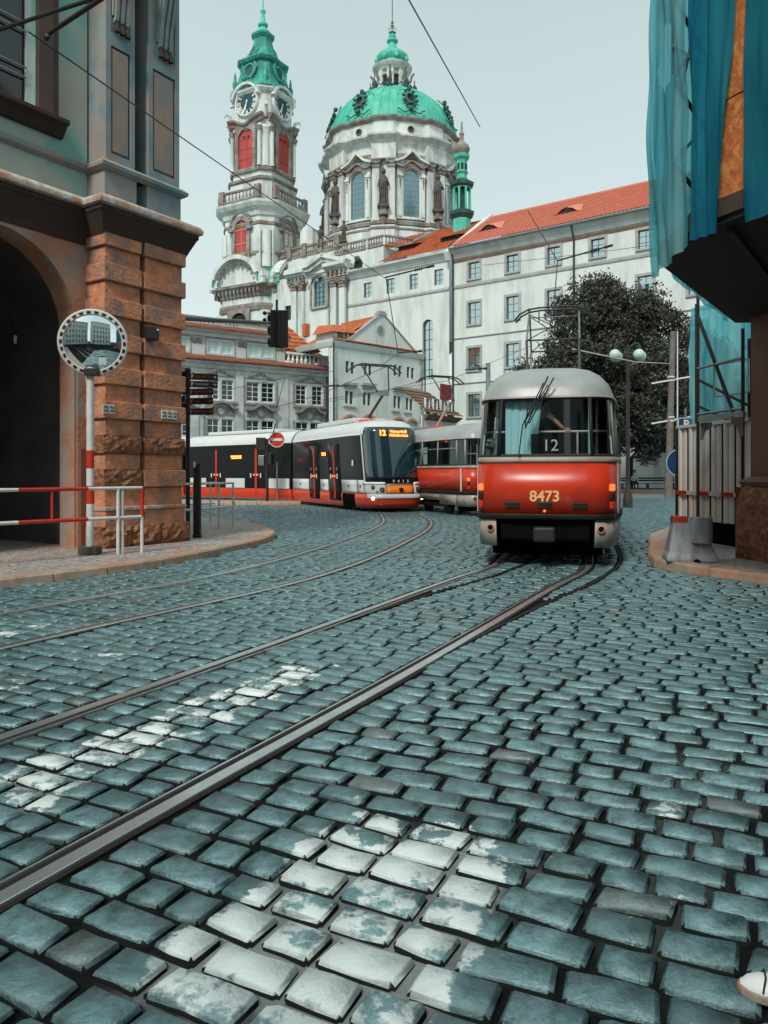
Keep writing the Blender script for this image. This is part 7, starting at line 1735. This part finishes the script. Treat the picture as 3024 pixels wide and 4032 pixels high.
# concrete foot block with bucket like cap
p = ground(2715, 2207, .12); BK = thing('barrier_foot', 'pale flared concrete barrier foot standing on the right kerb', 'barrier', p, R(-12))
def rect(hx, hy, z, dx=0): return [(-hx+dx,-hy,z),(hx+dx,-hy,z),(hx+dx,hy,z),(-hx+dx,hy,z)]
MB().loft([rect(.38,.28,0), rect(.375,.275,.07), rect(.34,.24,.14), rect(.22,.17,.55,-.05), rect(.21,.16,.68,-.06)]).build('block', 'concrete', BK, bevel=.03)
MB().lathe([(.165,.30),(.17,.66),(.16,.69)], 22, (.14,-.16,0)).build('drum', 'concrete', BK, smooth=True)
MB().box(-.27,-.05,-.17,.1,.60,.70).build('red_label', 'redpaint', BK, bevel=.01)
MB(Matrix.Translation((.06,-.285,0)) @ Matrix.Rotation(R(90),4,'X')).lathe([(.055,-.01),(.055,.012)], 14).build('lifting_hole', 'dark', BK)
# ================================================================== signs, poles, lamps
def disc(M, r, t, n=32): return MB(M @ Matrix.Rotation(R(90),4,'X')).lathe([(r,-t/2),(r,t/2)], n)
# no entry sign on the traffic island
p = at(1091, 1862, 37.0); p.z = .14; NE = thing('no_entry_sign', 'red round no entry sign on a thin pole in front of the modern tram', 'road sign', p)
MB().tube([(0,0,0),(0,0,1.9)], .035, 8).build('pole', 'greymetal', NE, smooth=True); zc = at(1091,1731,37).z-.14
T_ = Matrix.Translation((0,-.06,zc)); d = disc(T_, .38, .02).build('sign_plate', 'redpaint', NE)
m = MB(T_ @ Matrix.Rotation(R(90),4,'X')); m.lathe([(.38,.011),(.38,.018),(.345,.018),(.345,.011)], 32, caps=False); m.build('sign_border', 'whitepaint', d)
MB(T_).box(-.27,.27,-.022,-.012,-.065,.065).build('white_bar', 'whitepaint', d)
# traffic signal on island
p = at(1052, 1862, 36.8); p.z = .14; TL = thing('traffic_signal', 'black traffic signal post with a cluster of heads on the traffic island', 'traffic light', p)
MB().tube([(0,0,0),(0,0,3.0)], .075, 10).build('pole', 'blackmetal', TL, smooth=True)
def head(parent, M, h=.95, w=.34, n=3, face=1):
    b = MB(M).box(-w/2,w/2,-.10,.10,0,h).build('signal_head', 'blackmetal', parent, bevel=.03)
    for k in range(n):
        z = h*(k+.5)/n; MB(M @ Matrix.Translation((0,face*.10,z)) @ Matrix.Rotation(R(-90*face),4,'X')).lathe([(w*.36,0),(w*.38,.20),(w*.36,.20),(w*.34,.0)], 12, caps=False).build('visor', 'blackmetal', b, smooth=True)
        MB(M @ Matrix.Translation((0,face*.101,z)) @ Matrix.Rotation(R(-90*face),4,'X')).lathe([(w*.34,0),(w*.34,.01)], 12).build('lens', 'gloss', b)
    return b
head(TL, Matrix.Translation((-.30,0,2.45)), .62, .46, 2); head(TL, Matrix.Translation((.18,0,1.72)) @ Matrix.Rotation(R(60),4,'Z'), .6, .24, 2)
MB().box(-.42,-.14,-.1,.1,1.72,2.2).build('control_box', 'greymetal', TL, bevel=.02); MB().tube([(.0,0,2.9),(.28,0,3.2),(.40,0,3.75)], .03, 6).build('antenna', 'blackmetal', TL)
# overhead signal on an arm from behind the corner building
Ys = 20.0; m0 = at(640, 1862, Ys); m0.z = 0; OS = thing('overhead_signal', 'black traffic signal hanging on a long grey arm over the street', 'traffic light', m0)
za = at(640,1248,Ys).z; a1 = at(1075,1272,Ys)-m0
MB().tube([(0,0,.1),(0,0,za+.3)], .11, 12).build('mast', 'greymetal', OS, smooth=True)
MB().tube([(0,0,za),(a1.x*.5,0,za-.09),(a1.x,0,a1.z)], [.075,.06,.045], 10).build('arm', 'greymetal', OS, smooth=True)
zb = at(1100,1368,Ys).z; Mh_ = Matrix.Translation((a1.x+.17,0,zb)) @ Matrix.Rotation(R(62),4,'Z')
head(OS, Mh_, .94, .34, 3, face=1)
MB(Matrix.Translation((a1.x+.17,.0,zb)) @ Matrix.Rotation(R(8),4,'Z')).box(-.235,.225,-.12,-.09,-.02,.96).build('backing_plate', 'blackmetal', OS, bevel=.02)
for dz in (.72, .90): MB().ball((a1.x-.22,0,zb+dz+.0), .055, 8, 6).build('camera', 'blackmetal', OS)
MB().tube([(a1.x,0,zb+.9),(a1.x-.22,0,zb+.9)], .02, 6).build('camera_arm', 'blackmetal', OS); MB().tube([(a1.x+.1,0,zb+.6),(a1.x+.1,0,zb+1.25)], .03, 6).build('hanger', 'blackmetal', OS)
# direction signs
p = at(740, 1862, 19.0); p.z = .12; SG = thing('direction_sign', 'dark pole with stacked brown arrow signs beside the stone pier', 'street sign', p)
MB().tube([(0,0,0),(0,0,at(740,1462,19).z-.12)], .055, 10).build('pole', 'blackmetal', SG, smooth=True); MB().ball((0,0,at(740,1460,19).z-.12), .085, 10, 8).build('finial', 'blackmetal', SG, smooth=True)
rows_ = [(1483, 855, 14, 'signtext', 'letter', 'KRIZOVNIKU 12', .68, 1), (1513, 855, 14, 'letter', 'letter', 'MUSEUM KAFKY', .68, 1), (1545, 840, -10, 'signtext', 'signtext', 'VOJANOVY SADY', .62, 1), (1581, 840, -10, 'signtext', 'signtext', 'KAMPA', .62, 1), (1622, 840, -10, 'signtext', 'signtext', 'KARLUV MOST', .62, 1)]
for py, pxe, ang_, mt, mt2, tx_, L_, h in rows_:
    z = at(740,py,19).z-.12; M = Matrix.Translation((0,-.06,z)) @ Matrix.Rotation(R(ang_),4,'Z')
    b = MB(M).box(.06,.06+L_,-.012,.012,-.085,.085).build('sign_board', 'signbrown', SG, bevel=.01)
    for q in ((.07,.05+L_,.070,.076),(.07,.05+L_,-.076,-.070)): MB(M).box(q[0],q[1],-.016,-.012,q[2],q[3]).build('sign_border', mt, b)
    t = text('sign_lettering', tx_, .075, mt if py != 1581 else 'rust', b, (0,0,0), extrude=.002, align='LEFT'); t.matrix_local = M @ Matrix.Translation((.17,-.016,0)) @ Matrix.Rotation(R(90),4,'X') @ Matrix.Diagonal((.68,1,1,1))
    MB(M).beam((L_-.10,-.016,0),(L_+.0,-.016,0),.02,.004).build('arrow', mt2, b)
    MB(M).slab([(L_-.03,-.035),(L_+.035,0),(L_-.03,.035)], -.018, -.012).build('arrow_head', mt2, b)
    MB(M).slab([(.09,-.05),(.12,-.05),(.13,.0),(.155,.05),(.09,.05)], -.018, -.012).build('pictogram', mt2, b)
for k, py in enumerate((1475,1510,1540,1572,1600)):
    z = at(740,py,19).z-.12; M = Matrix.Translation((0,.0,z)) @ Matrix.Rotation(R(172+(k % 2)*14),4,'Z')
    b = MB(M).box(.06,.40,-.012,.012,-.085,.085).build('sign_board', 'signbrown', SG, bevel=.01)
    m = MB(M)
    pth = arc(.16,0,.05,-90,90,6)
    for a, c in zip(pth[:-1], pth[1:]): m.beam((a[0],.016,a[1]),(c[0],.016,c[1]),.012,.004)
    m.build('pictogram', 'signtext', b)
# black bollard post on the corner
p = ground(777, 2116, .12); BP = thing('bollard', 'tall square black bollard on the pavement corner', 'bollard', p)
MB().box(-.072,.072,-.072,.072,0,1.58).build('shaft', 'blackmetal', BP, bevel=.012); MB().box(-.085,.085,-.085,.085,0,.06).build('foot', 'blackmetal', BP, bevel=.01); MB().box(-.065,-.02,-.078,-.07,1.5,1.62).build('reflector', 'letter', BP)
# second railing on the corner
A_, B_ = at(690,1862,17.2), at(918,1862,19.6); C_ = at(846,1862,21.5)
railing('railing', 'white tube railing on the pavement corner beyond the black bollard', [(A_.x,A_.y),(B_.x,B_.y)], 1.12, (.52,1.12), [(A_.x+.35,A_.y+.3),(at(862,1862,19).x,19.0),(B_.x,B_.y)], .028)
railing('railing', 'short white tube railing set back behind the corner railing', [(at(700,1862,20.5).x,20.5),(C_.x,C_.y)], 1.10, (.52,1.10), [(C_.x-.12,C_.y-.02),(at(712,1862,20.6).x,20.6)], .026)
# catenary mast at the park, with bands and cross arms
p = at(2640, 1862, 46); p.z = 0; CM_ = thing('tram_mast', 'tall tapering wooden looking mast with two cross bars beside the hoarding', 'pole', p)
zt = at(2655,1306,46).z; MB().tube([(-.12,0,0),(.0,0,zt*.5),(.16,0,zt)], [.24,.19,.16], 12).build('mast', material('weathered_mast', (.20,.14,.12), (.10,.09,.08), scale=3, rough=.8, stain=(.12,.22,.18), sscale=.4, samt=.6), CM_, smooth=True)
for z0 in (at(0,1502,46).z, at(0,1660,46).z):
    MB().beam((-1.15,0,z0-.12),(1.25,0,z0+.3),.09,.09).build('cross_bar', 'whitepaint', CM_)
    for dz in (0, .22): MB().tube([(.03,0,z0+dz),(.03,0,z0+dz+.09)], .22, 12).build('band', 'whitepaint', CM_, smooth=True)
MB().tube([(.42,0,.2),(.42,0,zt)], .04, 6).build('cable_pipe', 'whitepaint', CM_)
# parking sign and round blue sign behind the hoarding
p = at(2702, 1862, 18.0); p.z = .12; PS = thing('parking_sign', 'blue square parking sign with white P above the hoarding', 'road sign', p)
MB().tube([(0,.05,0),(0,.05,2.9)], .03, 8).build('pole', 'greymetal', PS, smooth=True); z0, z1 = at(0,1706,18).z-.12, at(0,1643,18).z-.12
w_ = .22; b = MB().box(-.10-w_/2,-.10+w_+.05,-.02,.0,z0,z1).build('sign_plate', 'signblue', PS, bevel=.02)
for q in ((-.10-w_/2+.01,-.10-w_/2+.025,z0+.02,z1-.02),(-.10-w_/2+.02,-.08+w_,z1-.03,z1-.015)): MB().box(q[0],q[1],-.024,-.02,q[2],q[3]).build('sign_border', 'letter', b)
text('sign_letter', 'P', .26, 'letter', PS, (-.01,-.024,(z0+z1)/2+.02), extrude=.003, bold=.008)
p = at(2672, 1862, 17.2); p.z = .12; RS = thing('round_sign', 'round blue road sign half hidden behind the end of the hoarding', 'road sign', p)
zc = at(0,1822,17.2).z-.12; T_ = Matrix.Translation((.02,0,zc)); d = disc(T_, .31, .02).build('sign_plate', 'signblue', RS); MB(T_ @ Matrix.Rotation(R(90),4,'X')).lathe([(.31,.011),(.31,.018),(.29,.018),(.29,.011)], 32, caps=False).build('sign_border', 'curtain', d)
MB().tube([(0.02,.05,0),(.02,.05,zc+.2)], .03, 8).build('pole', 'greymetal', RS, smooth=True)
# street lamp with four globes
p = at(2472, 1862, 33); p.z = 0; SL_ = thing('street_lamp', 'green street lamp with four round frosted globes in front of the trees', 'street lamp', p)
zl = at(0,1400,33).z
MB().lathe([(.22,0),(.20,.5),(.12,.7),(.09,1.2),(.065,zl-.3),(.05,zl+.5)], 12).build('pole', 'blackmetal', SL_, smooth=True)
for dx, dy in ((-.62,-.2),(-.38,.3),(.38,-.3),(.62,.2)):
    MB().tube([(0,0,zl+.3),(dx*.6,dy*.6,zl+.55),(dx,dy,zl+.48),(dx,dy,zl+.25)], .022, 6).build('arm', 'copperdark', SL_, smooth=True)
    MB().ball((dx,dy,zl), .24, 16, 12).build('globe', 'globe', SL_, smooth=True)
# bench with a seated person in the park
p = at(2560, 1862, 60); p.z = .22
BN = thing('park_bench', 'dark park bench under the trees', 'bench', p)
for k in range(3): MB().box(-2.4,2.0,-.25+k*.16,-.12+k*.16,.42,.46).build('seat_slat', 'platform', BN)
for k in range(2): MB().box(-2.4,2.0,.26,.30,.62+k*.18,.74+k*.18).build('back_slat', 'platform', BN)
for x in (-2.2,-.2,1.8): MB().box(x-.04,x+.04,-.25,.3,0,.42).build('leg', 'blackmetal', BN)
p2 = at(2497, 1862, 59.7); p2.z = .22; SP_ = thing('person', 'distant person in pale blue top sitting on the park bench', 'person', p2)
skinned('body', [[(0,0,.52,.16),(0,-.02,.75,.16),(0,-.05,1.0,.18),(0,-.06,1.12,.10),(0,-.08,1.2,.05),(0,-.10,1.30,.09),(0,-.10,1.38,.09)],[(0,-.05,1.0,.18),(-.22,-.08,.95,.06),(-.27,-.2,.72,.05),(-.12,-.38,.66,.04)],[(0,-.05,1.0,.18),(.22,-.08,.95,.06),(.27,-.2,.72,.05),(.12,-.38,.66,.04)]], 'shirt', SP_)
skinned('trousers', [[(0,0,.50,.15),(-.12,-.2,.52,.09),(-.13,-.5,.50,.075),(-.13,-.50,.12,.05),(-.13,-.62,.06,.045)],[(0,0,.50,.15),(.12,-.2,.52,.09),(.13,-.5,.50,.075),(.13,-.50,.12,.05),(.13,-.62,.06,.045)]], 'cloth', SP_)
MB().ball((0,-.09,1.40), .115, 10, 8, sz=1.2).build('hair', 'cloth', SP_, smooth=True)
MB().ball((0,-.14,1.36), .09, 10, 8, sz=1.2).build('face', 'skin', SP_, smooth=True)
# ================================================================== trees
def tree(label, base, H, blobs, nleaf, seed, trunk_r=.28):
    r = np.random.default_rng(seed); rd = random.Random(seed); T = thing('tree', label, 'tree', base, 0, 'trees in the park')
    limbs = MB(); top = Vector((0,0,H*.30)); limbs.tube([(0,0,-.1),(.05,.0,H*.12),(.1,.05,H*.30)], [trunk_r*1.3,trunk_r,trunk_r*.85], 10)
    for (x,y,z,rx,ry,rz_) in blobs:
        e = Vector((x,y,z)); m_ = top.lerp(e, .5)+Vector((rd.uniform(-.4,.4),rd.uniform(-.4,.4),-.4)); limbs.tube([tuple(top), tuple(m_), tuple(e)], [trunk_r*.5,trunk_r*.28,.05], 7)
        for k in range(4):
            q = e+Vector((rd.uniform(-1,1)*rx*.7,rd.uniform(-1,1)*ry*.7,rd.uniform(-.6,.8)*rz_*.7)); limbs.tube([tuple(m_.lerp(e,.5)), tuple(q)], [.07,.02], 5)
    limbs.build('trunk', 'bark', T, smooth=True)
    vol = np.array([b[3]*b[4]*b[5] for b in blobs]); P = []
    ncl = nleaf//26*1
    which = r.choice(len(blobs), ncl, p=vol/vol.sum()); B = np.array(blobs)[which]
    d = r.normal(size=(ncl,3)); d /= np.linalg.norm(d,axis=1,keepdims=True); rad = r.uniform(.15,1.0,(ncl,1))**.4*(r.uniform(.85,1.15,(ncl,1))+.16*np.sin(d[:,:1]*7+which[:,None])*np.cos(d[:,2:]*9+which[:,None]))
    C = B[:,:3]+d*rad*B[:,3:6]; keep = (C[:,2] > H*.13) & (np.sin(C[:,0]*1.9+seed)+np.sin(C[:,1]*1.7)+np.sin(C[:,2]*2.3+C[:,0]) > -.70); C = C[keep]
    C = C+r.normal(scale=.08,size=C.shape)
    cl = np.repeat(C, 26, axis=0)+r.normal(scale=(.26,.26,.16),size=(len(C)*26,3)); n = len(cl)
    a = r.normal(size=(n,3)); a /= np.linalg.norm(a,axis=1,keepdims=True); b = np.cross(a, r.normal(size=(n,3))); b /= np.linalg.norm(b,axis=1,keepdims=True)
    s = r.uniform(.08,.15,(n,1)); V = np.stack([cl-a*s, cl+b*s*.55, cl+a*s*1.1, cl-b*s*.55], 1).reshape(-1,3)
    me = bpy.data.meshes.new('crown'); me.vertices.add(len(V)); me.vertices.foreach_set('co', V.ravel()); me.loops.add(n*4); me.loops.foreach_set('vertex_index', np.arange(n*4, dtype=np.int32))
    me.polygons.add(n); me.polygons.foreach_set('loop_start', np.arange(n, dtype=np.int32)*4); me.polygons.foreach_set('loop_total', np.full(n, 4, np.int32)); me.update(calc_edges=True); me.materials.append(MT['leaf'])
    o = bpy.data.objects.new('crown', me); COL.objects.link(o); o.parent = T; o['kind'] = 'stuff'
    return T
def blob(px, py, Y, rpx, base, ry=None, sq=.85): p = at(px, py, Y)-base; r_ = rpx*Y/FPX; return (p.x, p.y, p.z, r_, ry or r_, r_*sq)
b1 = at(2400, 1862, 54); b1.z = 0
tree('large dark broad tree behind the numbered red tram', b1, 13, [blob(q[0],q[1],q[2]+8,q[3], b1) for q in ((2350,1180,46,120),(2270,1250,45,110),(2420,1270,46,150),(2540,1240,47,120),(2610,1290,47,95),(2240,1420,45,130),(2380,1450,44,170),(2530,1440,46,160),(2620,1560,46,120),(2120,1460,46,90),(2420,1620,45,170),(2560,1680,46,150),(2300,1600,45,150),(2060,1500,47,60))], 120000, 3, .38)
b2 = at(2740, 1862, 58); b2.z = 0
tree('second dark tree standing partly behind the scaffold netting', b2, 12, [blob(q[0],q[1],q[2]+6,q[3], b2) for q in ((2720,1380,52,110),(2800,1440,52,120),(2700,1560,52,120),(2840,1560,53,120),(2740,1680,52,130))], 36000, 5)
b3 = at(2480, 1862, 60); b3.z = .2
tree('lower dark tree shading the park bench', b3, 8, [blob(*q, b3) for q in ((2440,1640,60,120),(2560,1660,60,110),(2620,1720,60,80),(2400,1720,60,90))], 26000, 9, .2)
# ================================================================== overhead wires
def wire(label, pts, r=.008, mat='blackmetal', sag=0.0):
    P = [at(*q) for q in pts]
    if sag and len(P) == 2: P = [P[0].lerp(P[1], t/8)-Vector((0,0,sag*4*(t/8)*(1-t/8))) for t in range(9)]
    o = P[0]; m = MB().tube([tuple(p-o) for p in P], r, 5).build('overhead_wire', mat, None, smooth=True); m.location = o
    tag(m, label, 'wire', 'tram overhead wires'); return m
wire('thin span wire falling from the upper left window to the insulator before the church', [(112,125,10.6),(1520,1098,30)], .012)
wire('black wire crossing the open sky right of the dome', [(1605,-10,11),(1890,500,20)], .012)
wire('drop wire hanging from the insulator above the gabled house', [(1520,1098,30),(1568,1392,31)], .018)
wire('short wire from the drop wire down to the modern tram collector', [(1568,1392,31),(1500,1440,33)], .014)
wire('contact wire running left over the modern tram', [(1540,1436,33),(1240,1560,38),(960,1640,42)], .014)
wire('span wire crossing in front of the church nave', [(1050,1100,30),(1310,1052,30),(1470,1060,30)], .010)
wire('contact wire from the gabled house to the grey mast', [(1250,1578,40),(1760,1500,45),(2095,1360,40)], .013)
wire('span wire in front of the long monastery range', [(1900,1045,26),(2370,992,24),(2560,965,24)], .008)
wire('wire dropping from the roof line to the tram collector', [(2078,830,22),(2195,1028,20),(2180,1230,16.2)], .014)
wire('pale wire from the tram collector to the tall mast', [(2255,1375,16.2),(2500,1425,30),(2640,1432,46)], .018, 'whitepaint')
wire('contact wire above the third tram', [(1690,1490,31),(1500,1545,36),(1235,1592,42)], .012)
wire('wire crossing the palace front under the eaves', [(880,1538,36),(1120,1488,38),(1310,1462,40)], .012)
wire('guy wire slanting down the palace front', [(1120,1490,38),(1085,1625,38)], .018)
def insulator(label, a, b):
    A, B = at(*a), at(*b); m = thing('insulator', label, 'insulator', A, 0, 'insulated catenary arms'); d = B-A
    MB().tube([(0,0,0), tuple(d)], .022*a[2]/20, 6).build('arm', 'blackmetal', m, smooth=True)
    for k in range(4): p = d*(.62+.04*k); MB().tube([tuple(p-d*.008), tuple(p+d*.008)], .075*a[2]/30, 8).build('shed', 'blackmetal', m, smooth=True)
    MB().tube([tuple(d*.85), tuple(d)], .045*a[2]/25, 7).build('end_clamp', 'blackmetal', m, smooth=True); return m
insulator('black insulated arm above the middle wing windows', (1515,1093,30), (1710,1045,30))
insulator('black insulated arm in front of the monastery range', (2197,1026,20), (2412,965,20))
insulator('short black insulated arm across the gabled house front', (1568,1388,31), (1662,1382,31))
insulator('short insulator before the palace near the downpipes', (1270,1520,44), (1335,1517,44))
insulator('small insulator near the grey mast in the middle distance', (1832,1456,40), (1918,1450,40))
p = at(1323, 1862, 58); p.z = 0; gm = thing('tram_mast', 'slim grey mast in front of the palace downpipes', 'pole', p); MB().tube([(0,0,0),(0,0,at(0,1487,58).z)], .10, 8).build('mast', 'greymetal', gm, smooth=True); MB().box(-.9,.9,-.05,.05,at(0,1520,58).z-.05,at(0,1520,58).z+.05).build('cross_arm', 'blackmetal', gm)
p = at(1922, 1862, 44); p.z = 0; gm = thing('tram_mast', 'short grey mast rising behind the numbered red tram', 'pole', p); MB().tube([(0,0,0),(0,0,at(0,1430,44).z)], .13, 8).build('mast', 'greymetal', gm, smooth=True)
# ================================================================== person at the right edge: shoe in the frame
S0 = ground(2985, 3905); PW = thing('person', 'person in white canvas shoe stepping in at the lower right corner', 'person', (S0.x-.03,S0.y,0), R(-20))
# local: toe towards -x, feet along x
def shoe(parent, dx, dy, dz=0):
    prof = [(-.02,.012,.030),(.0,.034,.045),(.03,.046,.055),(.08,.050,.062),(.13,.044,.085),(.18,.038,.105),(.23,.038,.115),(.27,.030,.11),(.285,.012,.09)]
    rings = []
    for x, w, h in prof:
        rings.append([(x+dx, dy+w*math.cos(a), dz+.022+max(0,(h-.022)*math.sin(a)) if math.sin(a) > 0 else dz+.022) for a in [math.pi*k/8 for k in range(9)]])
    up = MB().loft(rings).build('shoe', 'shirt', parent, smooth=True); up.data.materials[0] = MT['letter']
    sole = [(-.028,0),(-.02,.022),(.01,.046),(.08,.056),(.15,.050),(.23,.044),(.28,.034),(.292,0)]
    poly = [(x+dx, dy+w) for x, w in sole]+[(x+dx, dy-w) for x, w in sole[::-1][1:-1]]
    MB().prism(poly, dz, dz+.026).build('sole', 'sandplaster', up, bevel=.005)
    for k in range(4): MB().tube([(dx+.07+.025*k,dy-.03,dz+.070+.008*k),(dx+.075+.025*k,dy,dz+.082+.01*k),(dx+.07+.025*k,dy+.03,dz+.070+.008*k)], .004, 5).build('lace', 'letter', up)
    MB().tube([(dx+.035,dy-.046,dz+.03),(dx+.045,dy-.02,dz+.062),(dx+.045,dy+.02,dz+.062),(dx+.035,dy+.046,dz+.03)], .003, 5).build('toe_seam', 'cloth', up)
shoe(PW, 0, 0); shoe(PW, .62, -.20, .01)
skinned('body', [[(.42,-.08,.92,.14),(.40,-.08,1.12,.13),(.38,-.08,1.36,.15),(.38,-.08,1.48,.09),(.37,-.08,1.56,.055),(.36,-.08,1.66,.085),(.36,-.08,1.76,.08)],
    [(.42,-.08,.92,.14),(.36,-.01,.80,.10),(.20,.0,.48,.068),(.21,.0,.13,.045)],
    [(.42,-.08,.92,.14),(.52,-.17,.80,.10),(.66,-.2,.48,.068),(.86,-.2,.14,.045)],
    [(.38,-.08,1.36,.15),(.40,.12,1.40,.07),(.50,.18,1.15,.05),(.42,.20,.95,.04)],[(.38,-.08,1.36,.15),(.40,-.28,1.40,.07),(.32,-.34,1.15,.05),(.18,-.34,.98,.04)]], 'cloth', PW)
MB().ball((.33,-.08,1.70), .10, 12, 10, sz=1.2).build('face', 'skin', PW, smooth=True); MB().ball((.38,-.08,1.74), .11, 12, 10, sz=1.1).build('hair', 'cloth', PW, smooth=True)

# ================================================================== street behind the camera, seen in the convex mirror and the glass
for k, (L0, L1, hh, lab) in enumerate((((16,-13),(-1,-15),19.5,'pale town house behind the viewer with tall windows'),((-3,-17),(-26,-11),18.5,'grey town house behind the viewer at the street corner'))):
    FB = Facade(L0, L1); B_ = thing('town_house', lab, 'building', (FB.o.x, FB.o.y, 0), FB.rz); hl = []
    nn = int(FB.len//2.6)
    for i in range(nn):
        for j in range(4): hl.append((1.0+2.5*i, 2.1+2.5*i, 1.2+3.9*j, 3.6+3.9*j))
    mb = MB(); wall(mb, 0, FB.len, 0, hh, hl, depth=.25); mb.box(0,FB.len,.3,9,0,hh).build('facade', 'wall' if k == 0 else 'palace', B_)
    for a, b, c, d in hl: window(B_, a, b, c, d, .12, 2, 3, 'white', 'windark', b=.07)
    MB().sweep([(0,0),(FB.len,0)], [(0,hh-.6),(.5,hh-.1),(.5,hh),(0,hh+.1)]).build('cornice', 'walltrim', B_)
    MB().add([(0,-.3,hh),(FB.len,-.3,hh),(FB.len,5,hh+3),(0,5,hh+3),(FB.len,9,hh),(0,9,hh)], [(0,1,2,3),(3,2,4,5)]).build('roof', 'tile', B_)

for k in range(8):
    c = Vector((-7.5+1.05*k, -1.2-.55*k+1.8)); a = .46
    q = [c+RD*s*1.7+RN*t*.25 for s, t in ((-1,-1),(1,-1),(1,1),(-1,1))]
    q = [Vector((v.x, min(v.y, 1.35))) for v in q]
    MB().add([(v.x, v.y, -.028) for v in q], [(0,1,2,3)]).build('zebra_stripe', 'whitepaint', road)
print('OBJ', len(bpy.data.objects))
